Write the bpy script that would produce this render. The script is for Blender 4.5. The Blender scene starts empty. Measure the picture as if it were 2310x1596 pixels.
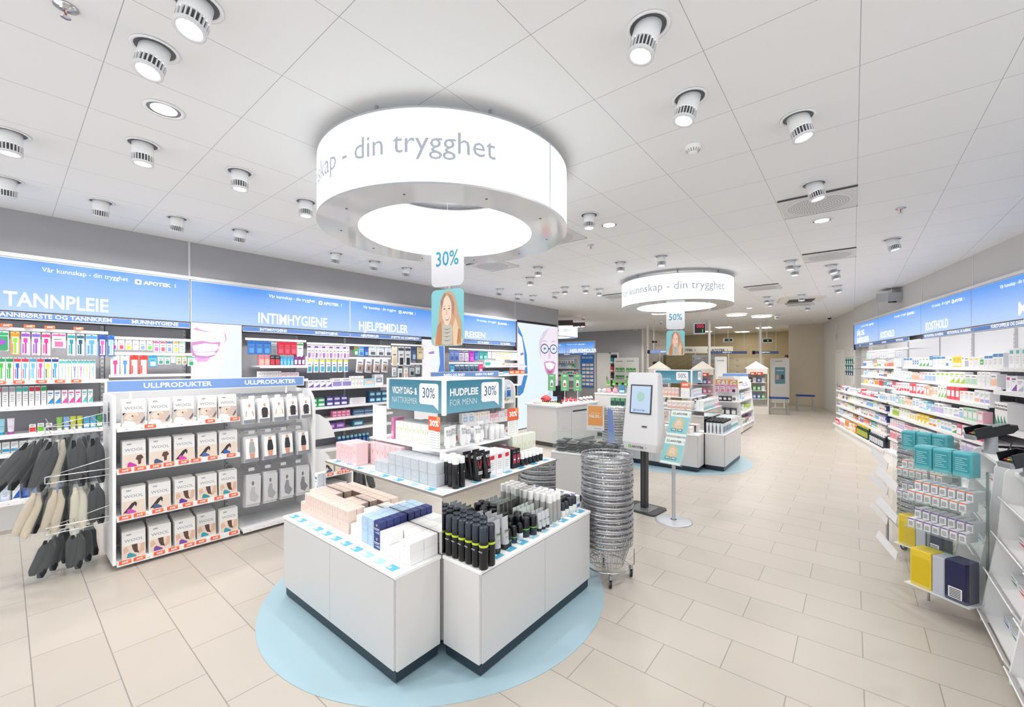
import bpy, math, random
from mathutils import Vector, Matrix
random.seed(7)
D = bpy.data
SC = bpy.context.scene
COL = SC.collection
PI = math.pi
# ------------------------------------------------------------------ camera, world, exposure
CEIL = 3.3
cd = D.cameras.new('camera'); cam = D.objects.new('camera', cd); COL.objects.link(cam)
cd.sensor_width = 36; cd.lens = 36 * 940 / 2310; cd.shift_y = 24 / 2310; cd.clip_start = .05
cam.location = (0, 0, 1.7); cam.rotation_euler = (PI / 2, 0, math.radians(39.32))
SC.camera = cam
SC.view_settings.view_transform = 'Standard'
SC.view_settings.look = 'None'
SC.view_settings.gamma = 1
SC.view_settings.use_curve_mapping = False
SC.view_settings.exposure = 0.21
SC.cycles.caustics_reflective = False; SC.cycles.caustics_refractive = False; SC.cycles.transparent_max_bounces = 16
wd = D.worlds.new('daylight'); SC.world = wd; wd.use_nodes = True
wd.node_tree.nodes['Background'].inputs[0].default_value = (.93, .96, 1, 1)
wd.node_tree.nodes['Background'].inputs[1].default_value = 1.3
SPOT_W = 44
RING_E = 1.0
# ------------------------------------------------------------------ materials
MC = {}
def lin(h):
    h = h.lstrip('#'); r = []
    for i in (0, 2, 4):
        c = int(h[i:i+2], 16) / 255
        r.append(c / 12.92 if c <= .04045 else ((c + .055) / 1.055) ** 2.4)
    return (*r, 1)
def mat(hexc, rough=.45, metal=0., emis=0., glass=0., name=None, spec=.5):
    k = (hexc, rough, metal, emis, glass, spec)
    if k in MC: return MC[k]
    m = D.materials.new(name or ('finish_' + hexc.lstrip('#'))); m.use_nodes = True
    nt = m.node_tree; b = nt.nodes['Principled BSDF']
    b.inputs['Base Color'].default_value = lin(hexc); b.inputs['Roughness'].default_value = rough
    b.inputs['Metallic'].default_value = metal; b.inputs['Specular IOR Level'].default_value = spec
    if emis:
        b.inputs['Base Color'].default_value = tuple(c * (.18 if emis >= .5 else .7) for c in lin(hexc)[:3]) + (1,)
        b.inputs['Emission Color'].default_value = lin(hexc); b.inputs['Emission Strength'].default_value = emis
    if glass:
        out = nt.nodes['Material Output']; t = nt.nodes.new('ShaderNodeBsdfTransparent'); t.inputs[0].default_value = (.97, .985, .98, 1)
        mx = nt.nodes.new('ShaderNodeMixShader'); mx.inputs[0].default_value = glass
        nt.links.new(b.outputs[0], mx.inputs[1]); nt.links.new(t.outputs[0], mx.inputs[2]); nt.links.new(mx.outputs[0], out.inputs[0])
    m.diffuse_color = lin(hexc)
    MC[k] = m; return m
WHITE = mat('#dddbd9', .4, name='white_laminate')
SHELF = mat('#f2f2f4', .35, name='white_shelf_lacquer')
GREYP = mat('#a9a9ae', .6, name='grey_back_panel')
PLATE = mat('#c9c9cd', .5, name='pale_grey_panel')
BLACK = mat('#15161a', .35)
DARK = mat('#26343f', .35, name='dark_kick_plinth')
CHROME = mat('#d6d6d8', .16, 1., name='chrome_wire')
STEEL = mat('#b9bcc0', .3, .9, name='satin_steel')
SILV = mat('#c9ccd2', .35, .35, name='silver_paint')
ACRY = mat('#eef6f6', .08, spec=.2, glass=.94, name='clear_acrylic')
FILM = mat('#dfe3e6', .2, glass=.9, name='clear_bag_film')
MIRR = mat('#f0f0ee', .02, 1., name='mirror')
LWH = mat('#ffffff', .5, emis=1.0, name='lit_lettering')
TAGW = mat('#fafafa', .5, name='price_ticket')
ORANGE = mat('#f2673f', .5, name='orange_offer_card')
W = mat('#f7f7f7', .45)
PAL = '#e8e8ea'
def grad(name, c0, c1, strength=1., axis='Z', noise=0):
    m = D.materials.new(name); m.use_nodes = True; nt = m.node_tree; N = nt.nodes; L = nt.links
    b = N['Principled BSDF']; tc = N.new('ShaderNodeTexCoord'); sp = N.new('ShaderNodeSeparateXYZ'); rp = N.new('ShaderNodeValToRGB')
    rp.color_ramp.elements[0].color = lin(c0); rp.color_ramp.elements[1].color = lin(c1); rp.color_ramp.elements[0].position = .15 if noise else 0
    L.new(tc.outputs['Generated'], sp.inputs[0])
    src = sp.outputs[axis]
    if noise:
        mp = N.new('ShaderNodeMapping'); mp.inputs['Scale'].default_value = (1, 1.2, 7); nz = N.new('ShaderNodeTexNoise'); nz.inputs['Scale'].default_value = 2.
        L.new(tc.outputs['Generated'], mp.inputs[0]); L.new(mp.outputs[0], nz.inputs[0])
        ma = N.new('ShaderNodeMath'); ma.operation = 'MULTIPLY_ADD'; ma.inputs[1].default_value = noise; L.new(nz.outputs[0], ma.inputs[0]); L.new(src, ma.inputs[2]); src = ma.outputs[0]
    L.new(src, rp.inputs[0])
    L.new(rp.outputs[0], b.inputs['Base Color']); b.inputs['Roughness'].default_value = .35
    if strength:
        b.inputs['Base Color'].default_value = (0, 0, 0, 1)
        L.new(rp.outputs[0], b.inputs['Emission Color']); b.inputs['Emission Strength'].default_value = strength
        for l in list(b.inputs['Base Color'].links): L.remove(l)
        b.inputs['Base Color'].default_value = (.05, .07, .1, 1)
    return m
SIGNB = grad('backlit_sky_print', '#aac6f6', '#4690e8', .86, 'Z', .12)
STRIP = mat('#5d84c4', .5, emis=.25, name='blue_category_strip')
BAND = mat('#7ba0da', .5, emis=.25, name='pale_blue_header_band')
TEAL = grad('teal_poster_print', '#6fa9bd', '#3f8299', 0, 'Z', .2)
def floor_mat():
    m = D.materials.new('cream_floor_tiles'); m.use_nodes = True; nt = m.node_tree; N = nt.nodes; L = nt.links
    b = N['Principled BSDF']; tc = N.new('ShaderNodeTexCoord'); mp = N.new('ShaderNodeMapping')
    mp.inputs['Location'].default_value = (.887 + 20 * .62, -2.54 + 60 * .305, 0)
    br = N.new('ShaderNodeTexBrick'); br.offset = .5; br.squash = 1
    br.inputs['Scale'].default_value = 1; br.inputs['Brick Width'].default_value = .62; br.inputs['Row Height'].default_value = .305
    br.inputs['Mortar Size'].default_value = .0028; br.inputs['Mortar Smooth'].default_value = .1; br.inputs['Bias'].default_value = 0
    br.inputs['Color1'].default_value = lin('#c2bab0'); br.inputs['Color2'].default_value = lin('#c7bfb6'); br.inputs['Mortar'].default_value = lin('#979088')
    nz = N.new('ShaderNodeTexNoise'); nz.inputs['Scale'].default_value = 1.4; mx = N.new('ShaderNodeMixRGB'); mx.blend_type = 'MULTIPLY'; mx.inputs[0].default_value = .12
    L.new(tc.outputs['Object'], mp.inputs[0]); L.new(mp.outputs[0], br.inputs[0]); L.new(tc.outputs['Object'], nz.inputs[0])
    L.new(br.outputs[0], mx.inputs[1]); L.new(nz.outputs[0], mx.inputs[2]); L.new(mx.outputs[0], b.inputs['Base Color'])
    b.inputs['Roughness'].default_value = .33
    return m
def ceil_mat():
    m = D.materials.new('white_ceiling_panels'); m.use_nodes = True; nt = m.node_tree; N = nt.nodes; L = nt.links
    b = N['Principled BSDF']; tc = N.new('ShaderNodeTexCoord'); mp = N.new('ShaderNodeMapping')
    mp.inputs['Location'].default_value = (.592 + 20 * .619, -.336 + 20 * .643, 0)
    br = N.new('ShaderNodeTexBrick'); br.offset = 0; br.squash = 1
    br.inputs['Scale'].default_value = 1; br.inputs['Brick Width'].default_value = .619; br.inputs['Row Height'].default_value = .643
    br.inputs['Mortar Size'].default_value = .0016; br.inputs['Mortar Smooth'].default_value = .1
    br.inputs['Color1'].default_value = lin('#f3f3f2'); br.inputs['Color2'].default_value = lin('#f1f1f1'); br.inputs['Mortar'].default_value = lin('#a8a8a8')
    L.new(tc.outputs['Object'], mp.inputs[0]); L.new(mp.outputs[0], br.inputs[0]); L.new(br.outputs[0], b.inputs['Base Color'])
    b.inputs['Roughness'].default_value = .8
    return m
def plaster(name, c, c2, sc=3.):
    m = D.materials.new(name); m.use_nodes = True; nt = m.node_tree; N = nt.nodes; L = nt.links
    b = N['Principled BSDF']; tc = N.new('ShaderNodeTexCoord'); nz = N.new('ShaderNodeTexNoise'); nz.inputs['Scale'].default_value = sc
    rp = N.new('ShaderNodeValToRGB'); rp.color_ramp.elements[0].color = lin(c); rp.color_ramp.elements[1].color = lin(c2)
    L.new(tc.outputs['Object'], nz.inputs[0]); L.new(nz.outputs[0], rp.inputs[0]); L.new(rp.outputs[0], b.inputs['Base Color']); b.inputs['Roughness'].default_value = .8
    return m
WALLG = plaster('grey_wall_paint', '#a3a3a7', '#a9a9ac')
WALLB = plaster('beige_wall_paint', '#d6cbb9', '#dcd1c0')
WALLD = plaster('khaki_wall_paint', '#c4b594', '#cabb9b')
WALLC = plaster('pale_wall_paint', '#d6d5d3', '#dad9d7')
# ------------------------------------------------------------------ mesh building
TXC = {}
def textgeo(s, bold=0.):
    k = (s, bold)
    if k in TXC: return TXC[k]
    cu = D.curves.new('t', 'FONT'); cu.body = s; cu.size = 1; cu.offset = bold; cu.resolution_u = 2
    o = D.objects.new('t', cu); COL.objects.link(o)
    dg = bpy.context.evaluated_depsgraph_get(); me = D.meshes.new_from_object(o.evaluated_get(dg))
    vs = [tuple(v.co) for v in me.vertices]; fs = [tuple(p.vertices) for p in me.polygons]
    D.meshes.remove(me); D.objects.remove(o); D.curves.remove(cu)
    x0 = min(v[0] for v in vs); x1 = max(v[0] for v in vs)
    vs = [(v[0] - x0, v[1], 0) for v in vs]
    TXC[k] = (vs, fs, x1 - x0); return TXC[k]
class MB:
    def __init__(s): s.v = []; s.f = []; s.m = []; s.mats = []; s.sm = []
    def mi(s, m):
        if m not in s.mats: s.mats.append(m)
        return s.mats.index(m)
    def add(s, vs, fs, m, smooth=False):
        o = len(s.v); s.v += [tuple(v) for v in vs]; k = s.mi(m)
        for f in fs: s.f.append(tuple(i + o for i in f)); s.m.append(k); s.sm.append(smooth)
        return s
    def box(s, x0, x1, y0, y1, z0, z1, m):
        return s.add([(x0,y0,z0),(x1,y0,z0),(x1,y1,z0),(x0,y1,z0),(x0,y0,z1),(x1,y0,z1),(x1,y1,z1),(x0,y1,z1)],
                     [(3,2,1,0),(4,5,6,7),(0,1,5,4),(1,2,6,5),(2,3,7,6),(3,0,4,7)], m)
    def bbox(s, x0, x1, y0, y1, z0, z1, m, b=.004):
        # box with chamfered vertical and top edges
        o = len(s.v)
        def ring(z, i): return [(x0+i+b,y0+i,z),(x1-i-b,y0+i,z),(x1-i,y0+i+b,z),(x1-i,y1-i-b,z),(x1-i-b,y1-i,z),(x0+i+b,y1-i,z),(x0+i,y1-i-b,z),(x0+i,y0+i+b,z)]
        vs = ring(z0, 0) + ring(z1 - b, 0) + ring(z1, b * .7)
        fs = [tuple(reversed(range(8))), tuple(range(16, 24))]
        for k in (0, 8):
            for i in range(8): j = (i + 1) % 8; fs.append((k+i, k+j, k+8+j, k+8+i))
        return s.add(vs, fs, m)
    def fr(s, x0, x1, z0, z1, y, m):
        return s.add([(x0,y,z0),(x1,y,z0),(x1,y,z1),(x0,y,z1)], [(0,1,2,3)], m)
    def top(s, x0, x1, y0, y1, z, m):
        return s.add([(x0,y0,z),(x1,y0,z),(x1,y1,z),(x0,y1,z)], [(0,1,2,3)], m)
    def poly(s, pts, y, m):
        return s.add([(p[0], y, p[1]) for p in pts], [tuple(range(len(pts)))], m)
    def prism(s, pts, y0, y1, m, axis='y'):
        n = len(pts)
        if axis == 'y': a = [(p[0], y0, p[1]) for p in pts]; b = [(p[0], y1, p[1]) for p in pts]
        elif axis == 'x': a = [(y0, p[0], p[1]) for p in pts]; b = [(y1, p[0], p[1]) for p in pts]
        else: a = [(p[0], p[1], y0) for p in pts]; b = [(p[0], p[1], y1) for p in pts]
        return s.add(a + b, [tuple(range(n)), tuple(reversed(range(n, 2*n)))] + [((i+1)%n, i, i+n, (i+1)%n+n) for i in range(n)], m)
    def lathe(s, prof, m, n=14, c=(0,0,0), smooth=True, cap=False):
        vs = []; fs = []
        for r, z in prof:
            for i in range(n):
                a = 2*PI*i/n; vs.append((c[0]+r*math.cos(a), c[1]+r*math.sin(a), c[2]+z))
        for k in range(len(prof)-1):
            for i in range(n):
                j = (i+1)%n; fs.append((k*n+i, k*n+j, (k+1)*n+j, (k+1)*n+i))
        s.add(vs, fs, m, smooth)
        if cap and prof[0][0] > 1e-4: s.add(vs[:n], [tuple(reversed(range(n)))], m)
        if cap and prof[-1][0] > 1e-4: s.add(vs[-n:], [tuple(range(n))], m)
        return s
    def cyl(s, p0, p1, r0, m, r1=None, n=10, smooth=True, caps=True):
        r1 = r0 if r1 is None else r1; p0 = Vector(p0); p1 = Vector(p1); d = (p1-p0).normalized()
        a = d.orthogonal().normalized(); b = d.cross(a); vs = []
        for p, r in ((p0, r0), (p1, r1)):
            for i in range(n):
                t = 2*PI*i/n; vs.append(tuple(p + a*(r*math.cos(t)) + b*(r*math.sin(t))))
        s.add(vs, [(i, (i+1)%n, (i+1)%n+n, i+n) for i in range(n)], m, smooth)
        if caps: s.add(vs, [tuple(reversed(range(n))), tuple(range(n, 2*n))], m)
        return s
    def tube(s, path, r, m, n=5, closed=False):
        P = [Vector(p) for p in path]; vs = []; fs = []; L = len(P)
        for i, p in enumerate(P):
            if closed: d = (P[(i+1)%L]-P[i-1]).normalized()
            else: d = (P[min(i+1, L-1)]-P[max(i-1, 0)]).normalized()
            up = Vector((0,0,1)) if abs(d.z) < .9 else Vector((1,0,0))
            a = d.cross(up).normalized(); b = d.cross(a)
            for k in range(n): t = 2*PI*k/n; vs.append(tuple(p + a*(r*math.cos(t)) + b*(r*math.sin(t))))
        for i in range(L if closed else L-1):
            j = (i+1)%L
            for k in range(n): q = (k+1)%n; fs.append((i*n+k, i*n+q, j*n+q, j*n+k))
        return s.add(vs, fs, m, True)
    def text(s, t, x, z, h, y, m, al='c', bold=.0, sx=1., maxw=None, mirror=False):
        if not t: return s
        vs, fs, w = textgeo(t, bold)
        k = h / .72; kx = k * sx
        if maxw and w * kx > maxw: kx = maxw / w
        off = {'c': -w*kx/2, 'l': 0, 'r': -w*kx}[al]
        return s.add([(x + off + v[0]*kx, y, z + v[1]*k) for v in vs], fs, m)
    def loft(s, rings, m, smooth=True, cap=True):
        n = len(rings[0]); vs = [p for r in rings for p in r]; fs = []
        for k in range(len(rings)-1):
            for i in range(n): j = (i+1)%n; fs.append((k*n+i, k*n+j, (k+1)*n+j, (k+1)*n+i))
        s.add(vs, fs, m, smooth)
        if cap: s.add(vs, [tuple(reversed(range(n))), tuple(range((len(rings)-1)*n, len(rings)*n))], m)
        return s
    def xf(s, M, start=0):
        for i in range(start, len(s.v)): s.v[i] = tuple(M @ Vector(s.v[i]))
        return s
    def mesh(s, name='m'):
        me = D.meshes.new(name); me.from_pydata(s.v, [], s.f)
        for m in s.mats: me.materials.append(m)
        me.polygons.foreach_set('material_index', s.m); me.polygons.foreach_set('use_smooth', s.sm)
        me.update(); return me
MEC = {}
def cached(fn):
    def g(*a, **k):
        key = (fn.__name__, a, tuple(sorted(k.items())))
        if key not in MEC: MEC[key] = fn(*a, **k)
        return MEC[key]
    return g
class Fr:
    def __init__(s, x=0, y=0, deg=0, z=0): s.o = (x, y, z); s.r = math.radians(deg); s.c = math.cos(s.r); s.s = math.sin(s.r)
    def loc(s, lx, ly, z): return (s.o[0] + s.c*lx - s.s*ly, s.o[1] + s.s*lx + s.c*ly, z + s.o[2])
    def sub(s, lx, ly, deg=0, z=0):
        p = s.loc(lx, ly, z); return Fr(p[0], p[1], math.degrees(s.r) + deg, p[2])
ID = Fr()
def ob(name, data, parent=None, loc=(0,0,0), rot=(0,0,0), label=None, cat=None, group=None, kind=None):
    if isinstance(data, MB): data = data.mesh(name)
    o = D.objects.new(name, data); COL.objects.link(o); o.location = loc; o.rotation_euler = rot
    if parent: o.parent = parent
    if label: o['label'] = label
    if cat: o['category'] = cat
    if group: o['group'] = group
    if kind: o['kind'] = kind
    return o
LBL = set()
def thing(name, label, cat, parts, fr=ID, lx=0, ly=0, z=0, rz=0, rx=0, ry=0, group=None):
    # parts: list of (name, mesh[, loc, rot, subparts, label])
    if label in LBL: print('DUP LABEL', label)
    LBL.add(label)
    L = fr.loc(lx, ly, z); R = (rx, ry, fr.r + rz)
    if not isinstance(parts, list): return ob(name, parts, None, L, R, label, cat, group)
    root = ob(name, None, None, L, R, label, cat, group)
    for p in parts:
        p = tuple(p) + (None,) * (6 - len(p))
        c = ob(p[0], p[1], root, p[2] or (0,0,0), p[3] or (0,0,0), p[5])
        for q in (p[4] or []): q = tuple(q) + (None,)*(5-len(q)); ob(q[0], q[1], c, q[2] or (0,0,0), q[3] or (0,0,0), q[4])
    return root
def struct(name, mb, fr=ID, z=0): return ob(name, mb, None, fr.loc(0,0,z), (0,0,fr.r), kind='structure')
ORD = ['first','second','third','fourth','fifth','sixth','seventh','eighth','ninth','tenth','eleventh','twelfth','thirteenth','fourteenth','fifteenth','sixteenth','seventeenth','eighteenth','nineteenth','twentieth','twenty-first','twenty-second','twenty-third','twenty-fourth','twenty-fifth','twenty-sixth','twenty-seventh','twenty-eighth','twenty-ninth','thirtieth'] + ['thirty-' + x for x in 'first second third fourth fifth sixth seventh eighth ninth'.split()] + ['fortieth'] + ['forty-' + x for x in 'first second third fourth fifth sixth seventh eighth ninth'.split()] + ['fiftieth']
def rrect(x0, x1, z0, z1, r, n=5):
    P = []
    for cx, cz, a0 in ((x1-r, z0+r, -PI/2), (x1-r, z1-r, 0), (x0+r, z1-r, PI/2), (x0+r, z0+r, PI)):
        for i in range(n+1): a = a0 + PI/2*i/n; P.append((cx + r*math.cos(a), cz + r*math.sin(a)))
    return P
# ------------------------------------------------------------------ goods
@cached
def boxi(w, d, h, c, a='#888888', st='band', t=None):
    b = MB(); m = mat(c, .4); am = mat(a, .45); y = -d/2 - .0007
    b.bbox(-w/2, w/2, -d/2, d/2, 0, h, m, min(.003, w*.06))
    gm = mat('#8f9196', .5)
    if st == 'band':
        b.fr(-w*.44, w*.44, h*.12, h*.38, y, am)
        for k in range(3): b.fr(-w*.38, w*(.38-.15*k), h*(.78-.09*k), h*(.81-.09*k), y, gm)
    elif st == 'patch':
        b.fr(-w*.36, w*.36, h*.25, h*.72, y, am); b.fr(-w*.3, w*.2, h*.82, h*.87, y, gm); b.fr(-w*.2, w*.2, h*.42, h*.5, y-.0004, W)
    elif st == 'top':
        b.fr(-w*.46, w*.46, h*.74, h*.96, y, am)
        for k in range(4): b.fr(-w*.3, w*(.3-.1*(k % 2)), h*(.56-.1*k), h*(.585-.1*k), y, gm)
    elif st == 'v':
        b.text('V', 0, h*.5, min(h*.3, w*.6), y, am); b.fr(-w*.3, w*.3, h*.2, h*.215, y, am); b.fr(-w*.24, w*.24, h*.13, h*.145, y, am)
    elif st == 'vb':
        b.text('V', 0, h*.62, min(h*.2, w*.6), y, W, bold=.02); b.fr(-w*.4, w*.4, h*.45, h*.5, y, W); b.fr(-w*.3, w*.3, h*.36, h*.39, y, W); b.poly([(-w*.4, h*.2), (w*.4, h*.1), (w*.4, h*.3)], y, am)
    elif st == 'sq':
        b.fr(-w*.3, w*.25, h*.72, h*.9, y, am)
        for k in range(4): b.fr(-w*.3, w*.2, h*(.55-.1*k), h*(.565-.1*k), y, gm)
    elif st == 'code':
        b.fr(-w*.4, w*.4, h*.1, h*.7, y, W)
        for k in range(7): b.fr(-w*.33, w*.33, h*(.16+.07*k), h*(.16+.07*k+(.02 if k % 2 else .04)), y-.0004, BLACK)
        b.fr(-w*.5, w*.5, h*.86, h*.98, y, am)
    elif st == 'diag':
        b.poly([(-w*.46, h*.05), (w*.46, h*.05), (w*.46, h*.5), (-w*.1, h*.25)], y, am); b.fr(-w*.38, w*.3, h*.75, h*.84, y, am); b.fr(-w*.3, w*.1, h*.62, h*.66, y, gm)
    elif st == 'pic':
        b.fr(-w*.45, w*.45, h*.08, h*.62, y, am); b.lathe([(min(w,h)*.16, 0), (min(w,h)*.16, .0006)], W, 10, (0, y, h*.34)); b.fr(-w*.38, w*.3, h*.76, h*.86, y, gm)
    if t: b.text(t, 0, h*.66, h*.12, y-.0005, mat('#5a5c60'), maxw=w*.8)
    # printed top
    if st in ('band', 'top', 'patch'): b.top(-w*.3, w*.3, -d*.2, d*.2, h+.0006, am)
    return b.mesh('carton')
@cached
def blis(w, h, c, a, p, st=0):
    b = MB(); am = mat(a, .4); pm = mat(p, .3)
    b.prism(rrect(-w/2, w/2, 0, h, .006, 2), -.002, .002, mat(c, .4))
    b.fr(-w*.47, w*.47, h*.8, h*.93, -.0027, am)
    b.fr(-w*.08, w*.08, h*.945, h*.975, -.0027, BLACK)
    if st == 0:      # toothbrush in a blister
        b.bbox(-w*.36, w*.36, -.016, -.002, h*.05, h*.78, mat('#e6edf2', .15), .006)
        b.fr(-w*.12, w*.12, h*.08, h*.6, -.0168, pm); b.fr(-w*.24, w*.24, h*.55, h*.74, -.0172, pm); b.fr(-w*.34, -w*.2, h*.1, h*.5, -.0168, am)
    elif st == 1:    # slim interdental brush
        b.bbox(-w*.25, w*.25, -.012, -.002, h*.06, h*.76, mat('#f1f4f6', .15), .005)
        b.poly([(-w*.04, h*.08), (w*.06, h*.08), (w*.08, h*.45), (w*.22, h*.66), (w*.12, h*.68), (0, h*.5), (-w*.12, h*.68), (-w*.22, h*.66), (-w*.06, h*.45)], -.0128, pm)
    elif st == 2:    # pouch with window
        b.bbox(-w*.44, w*.44, -.014, -.002, h*.04, h*.76, mat(c, .3), .006)
        b.fr(-w*.3, w*.3, h*.1, h*.45, -.0148, pm); b.fr(-w*.34, w*.2, h*.56, h*.62, -.0148, mat('#6b6f76'))
    elif st == 3:    # round toy shape
        b.bbox(-w*.44, w*.44, -.03, -.002, h*.06, h*.78, mat('#3c9a6b', .3), .01)
        b.poly([(w*.3*math.cos(i*PI/6), h*.45+w*.3*math.sin(i*PI/6)) for i in range(12)], -.031, pm)
    return b.mesh('blister')
@cached
def tubei(w, h, c, cap, a='#7a7d80', t=None, r=None):
    r = r or w*.42; n = 16; R = []
    for z, f in ((h*.16, 0), (h*.3, .1), (h*.6, .45), (h*.97, 1), (h, 1)):
        R.append([((r*(1-f)+w/2*f)*math.cos(2*PI*i/n), (r*(1-f)+.0016*f)*math.sin(2*PI*i/n)*1., z) for i in range(n)])
    b = MB(); b.loft(R, mat(c, .3))
    y = -r*.86
    b2 = len(b.v)
    b.fr(-w*.3, w*.3, h*.5, h*.52, -r*.62-.002, mat(a))
    if t: b.text(t, 0, h*.55, h*.1, -r*.62-.003, mat('#303236'), bold=.01, maxw=w*.75)
    b.fr(-w*.25, w*.25, h*.38, h*.395, -r*.82, mat('#7a7d80')); b.fr(-w*.25, w*.15, h*.33, h*.34, -r*.85, mat('#7a7d80'))
    k = MB(); k.lathe([(r*.92, 0), (r*.96, h*.02), (r*.96, h*.155), (r*.7, h*.16)], mat(cap, .25), 14)
    return b.mesh('tube'), k.mesh('cap')
@cached
def tubei_inv(w, h, c, a):
    # crimped tube standing on its cap, printed
    b, k = tubei(w, h, c, a, a); return b, k
@cached
def bottle(r, h, c, cap, lab=None, capf=.25, dome=False, neck=.8, n=16, ring=None, t=None):
    hb = h*(1-capf); b = MB()
    b.lathe([(.0001, 0), (r*.9, 0), (r, h*.02), (r, hb*.88), (r*.96, hb*.95), (r*neck, hb)], mat(c, .25), n)
    if ring: b.lathe([(r*1.01, hb*.8), (r*1.02, hb*.83), (r*1.02, hb*.86), (r*1.01, hb*.88)], mat(ring, .4), n)
    if lab:
        L = []
        for z in (hb*.15, hb*.7): L += [(r*1.012*math.sin(a), -r*1.012*math.cos(a), z) for a in (-.9, -.45, 0, .45, .9)]
        b.add(L, [(i, i+1, i+6, i+5) for i in range(4)], mat(lab, .45), True)
        for q in range(3): b.fr(-r*.4, r*.4, hb*(.3+.1*q), hb*(.325+.1*q), -r*1.016, mat('#85888c'))
    if t: b.text(t, 0, hb*.62, h*.05, -r*1.02, mat('#e8f0f0'), maxw=r*1.3)
    k = MB(); rc = r*max(neck, .55)*1.02
    if dome: k.lathe([(rc, 0), (rc, h*capf*.6), (rc*.86, h*capf*.85), (rc*.5, h*capf*.98), (0.0001, h*capf)], mat(cap, .2), n)
    else: k.lathe([(rc, 0), (rc, h*capf*.9), (rc*.9, h*capf), (.0001, h*capf)], mat(cap, .25), n)
    return b.mesh('bottle'), k.mesh('cap'), hb
def bparts(*a, **k):
    b, c, z = bottle(*a, **k); return [('body', b), ('cap', c, (0, 0, z))]
def tparts(*a, **k):
    b, c = tubei(*a, **k); return [('tube_body', b), ('cap', c)]
@cached
def bagi(w, h, c, a, st=0):
    # flat garment or pouch in a clear film bag
    b = MB(); n = 6; R = []
    for i in range(n+1):
        z = h*i/n; t = .011*math.sin(PI*min(1, max(.06, i/n*.96+.03)))+.001; ww = w/2*(1-.04*(i == n))
        R.append([(-ww, 0, z), (-ww*.7, -t, z), (ww*.7, -t, z), (ww, 0, z), (ww*.7, t, z), (-ww*.7, t, z)])
    b.loft(R, mat(c, .2), True)
    y = -.0125
    if st == 0:    # print of a figure in a top
        b.fr(-w*.38, w*.38, h*.16, h*.9, y, W); b.poly([(-w*.2, h*.2), (w*.2, h*.2), (w*.24, h*.55), (w*.1, h*.62), (-w*.1, h*.62), (-w*.24, h*.55)], y-.0006, mat(a))
        b.poly([(w*.09*math.cos(i*PI/5), h*.72+h*.07*math.sin(i*PI/5)) for i in range(10)], y-.0006, mat('#dca58c')); b.poly([(-w*.24, h*.53), (-w*.32, h*.3), (-w*.24, h*.28), (-w*.19, h*.48)], y-.0006, mat('#e0ad95')); b.poly([(w*.24, h*.53), (w*.19, h*.48), (w*.24, h*.28), (w*.32, h*.3)], y-.0006, mat('#e0ad95'))
        b.fr(-w*.42, w*.42, h*.03, h*.15, y, mat('#8d8f9a'))
    elif st == 1:  # print of shorts
        b.fr(-w*.36, w*.4, h*.14, h*.92, y, W); b.poly([(-w*.1, h*.78), (w*.14, h*.78), (w*.22, h*.5), (w*.2, h*.36), (-w*.16, h*.36), (-w*.16, h*.55)], y-.0006, mat(a))
        b.poly([(-w*.08, h*.79), (w*.12, h*.79), (w*.1, h*.9), (-w*.06, h*.9)], y-.0006, mat('#dca58c')); b.poly([(-w*.15, h*.35), (w*.19, h*.35), (w*.15, h*.14), (-w*.1, h*.14)], y-.0006, mat('#dd9e84')); b.fr(-w*.42, w*.42, h*.03, h*.13, y, mat('#8d8f9a'))
    elif st == 2:  # monochrome seated figure
        b.fr(-w*.44, w*.44, h*.08, h*.93, y, mat('#cfcfd1')); b.poly([(-w*.2, h*.2), (w*.1, h*.12), (w*.34, h*.28), (w*.1, h*.42), (w*.06, h*.6), (-w*.12, h*.62), (-w*.24, h*.4)], y-.0006, mat(a))
        b.poly([(-w*.06+w*.08*math.cos(i*PI/5), h*.72+h*.07*math.sin(i*PI/5)) for i in range(10)], y-.0006, mat('#77787c'))
    elif st == 3:  # plain printed pack
        b.fr(-w*.36, w*.36, h*.12, h*.6, y, mat(a)); b.fr(-w*.36, w*.2, h*.7, h*.8, y, mat('#8c90a0')); b.fr(-w*.08, w*.08, h*.2, h*.45, y-.0006, mat('#3a3d44'))
    return b.mesh('bag')
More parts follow.
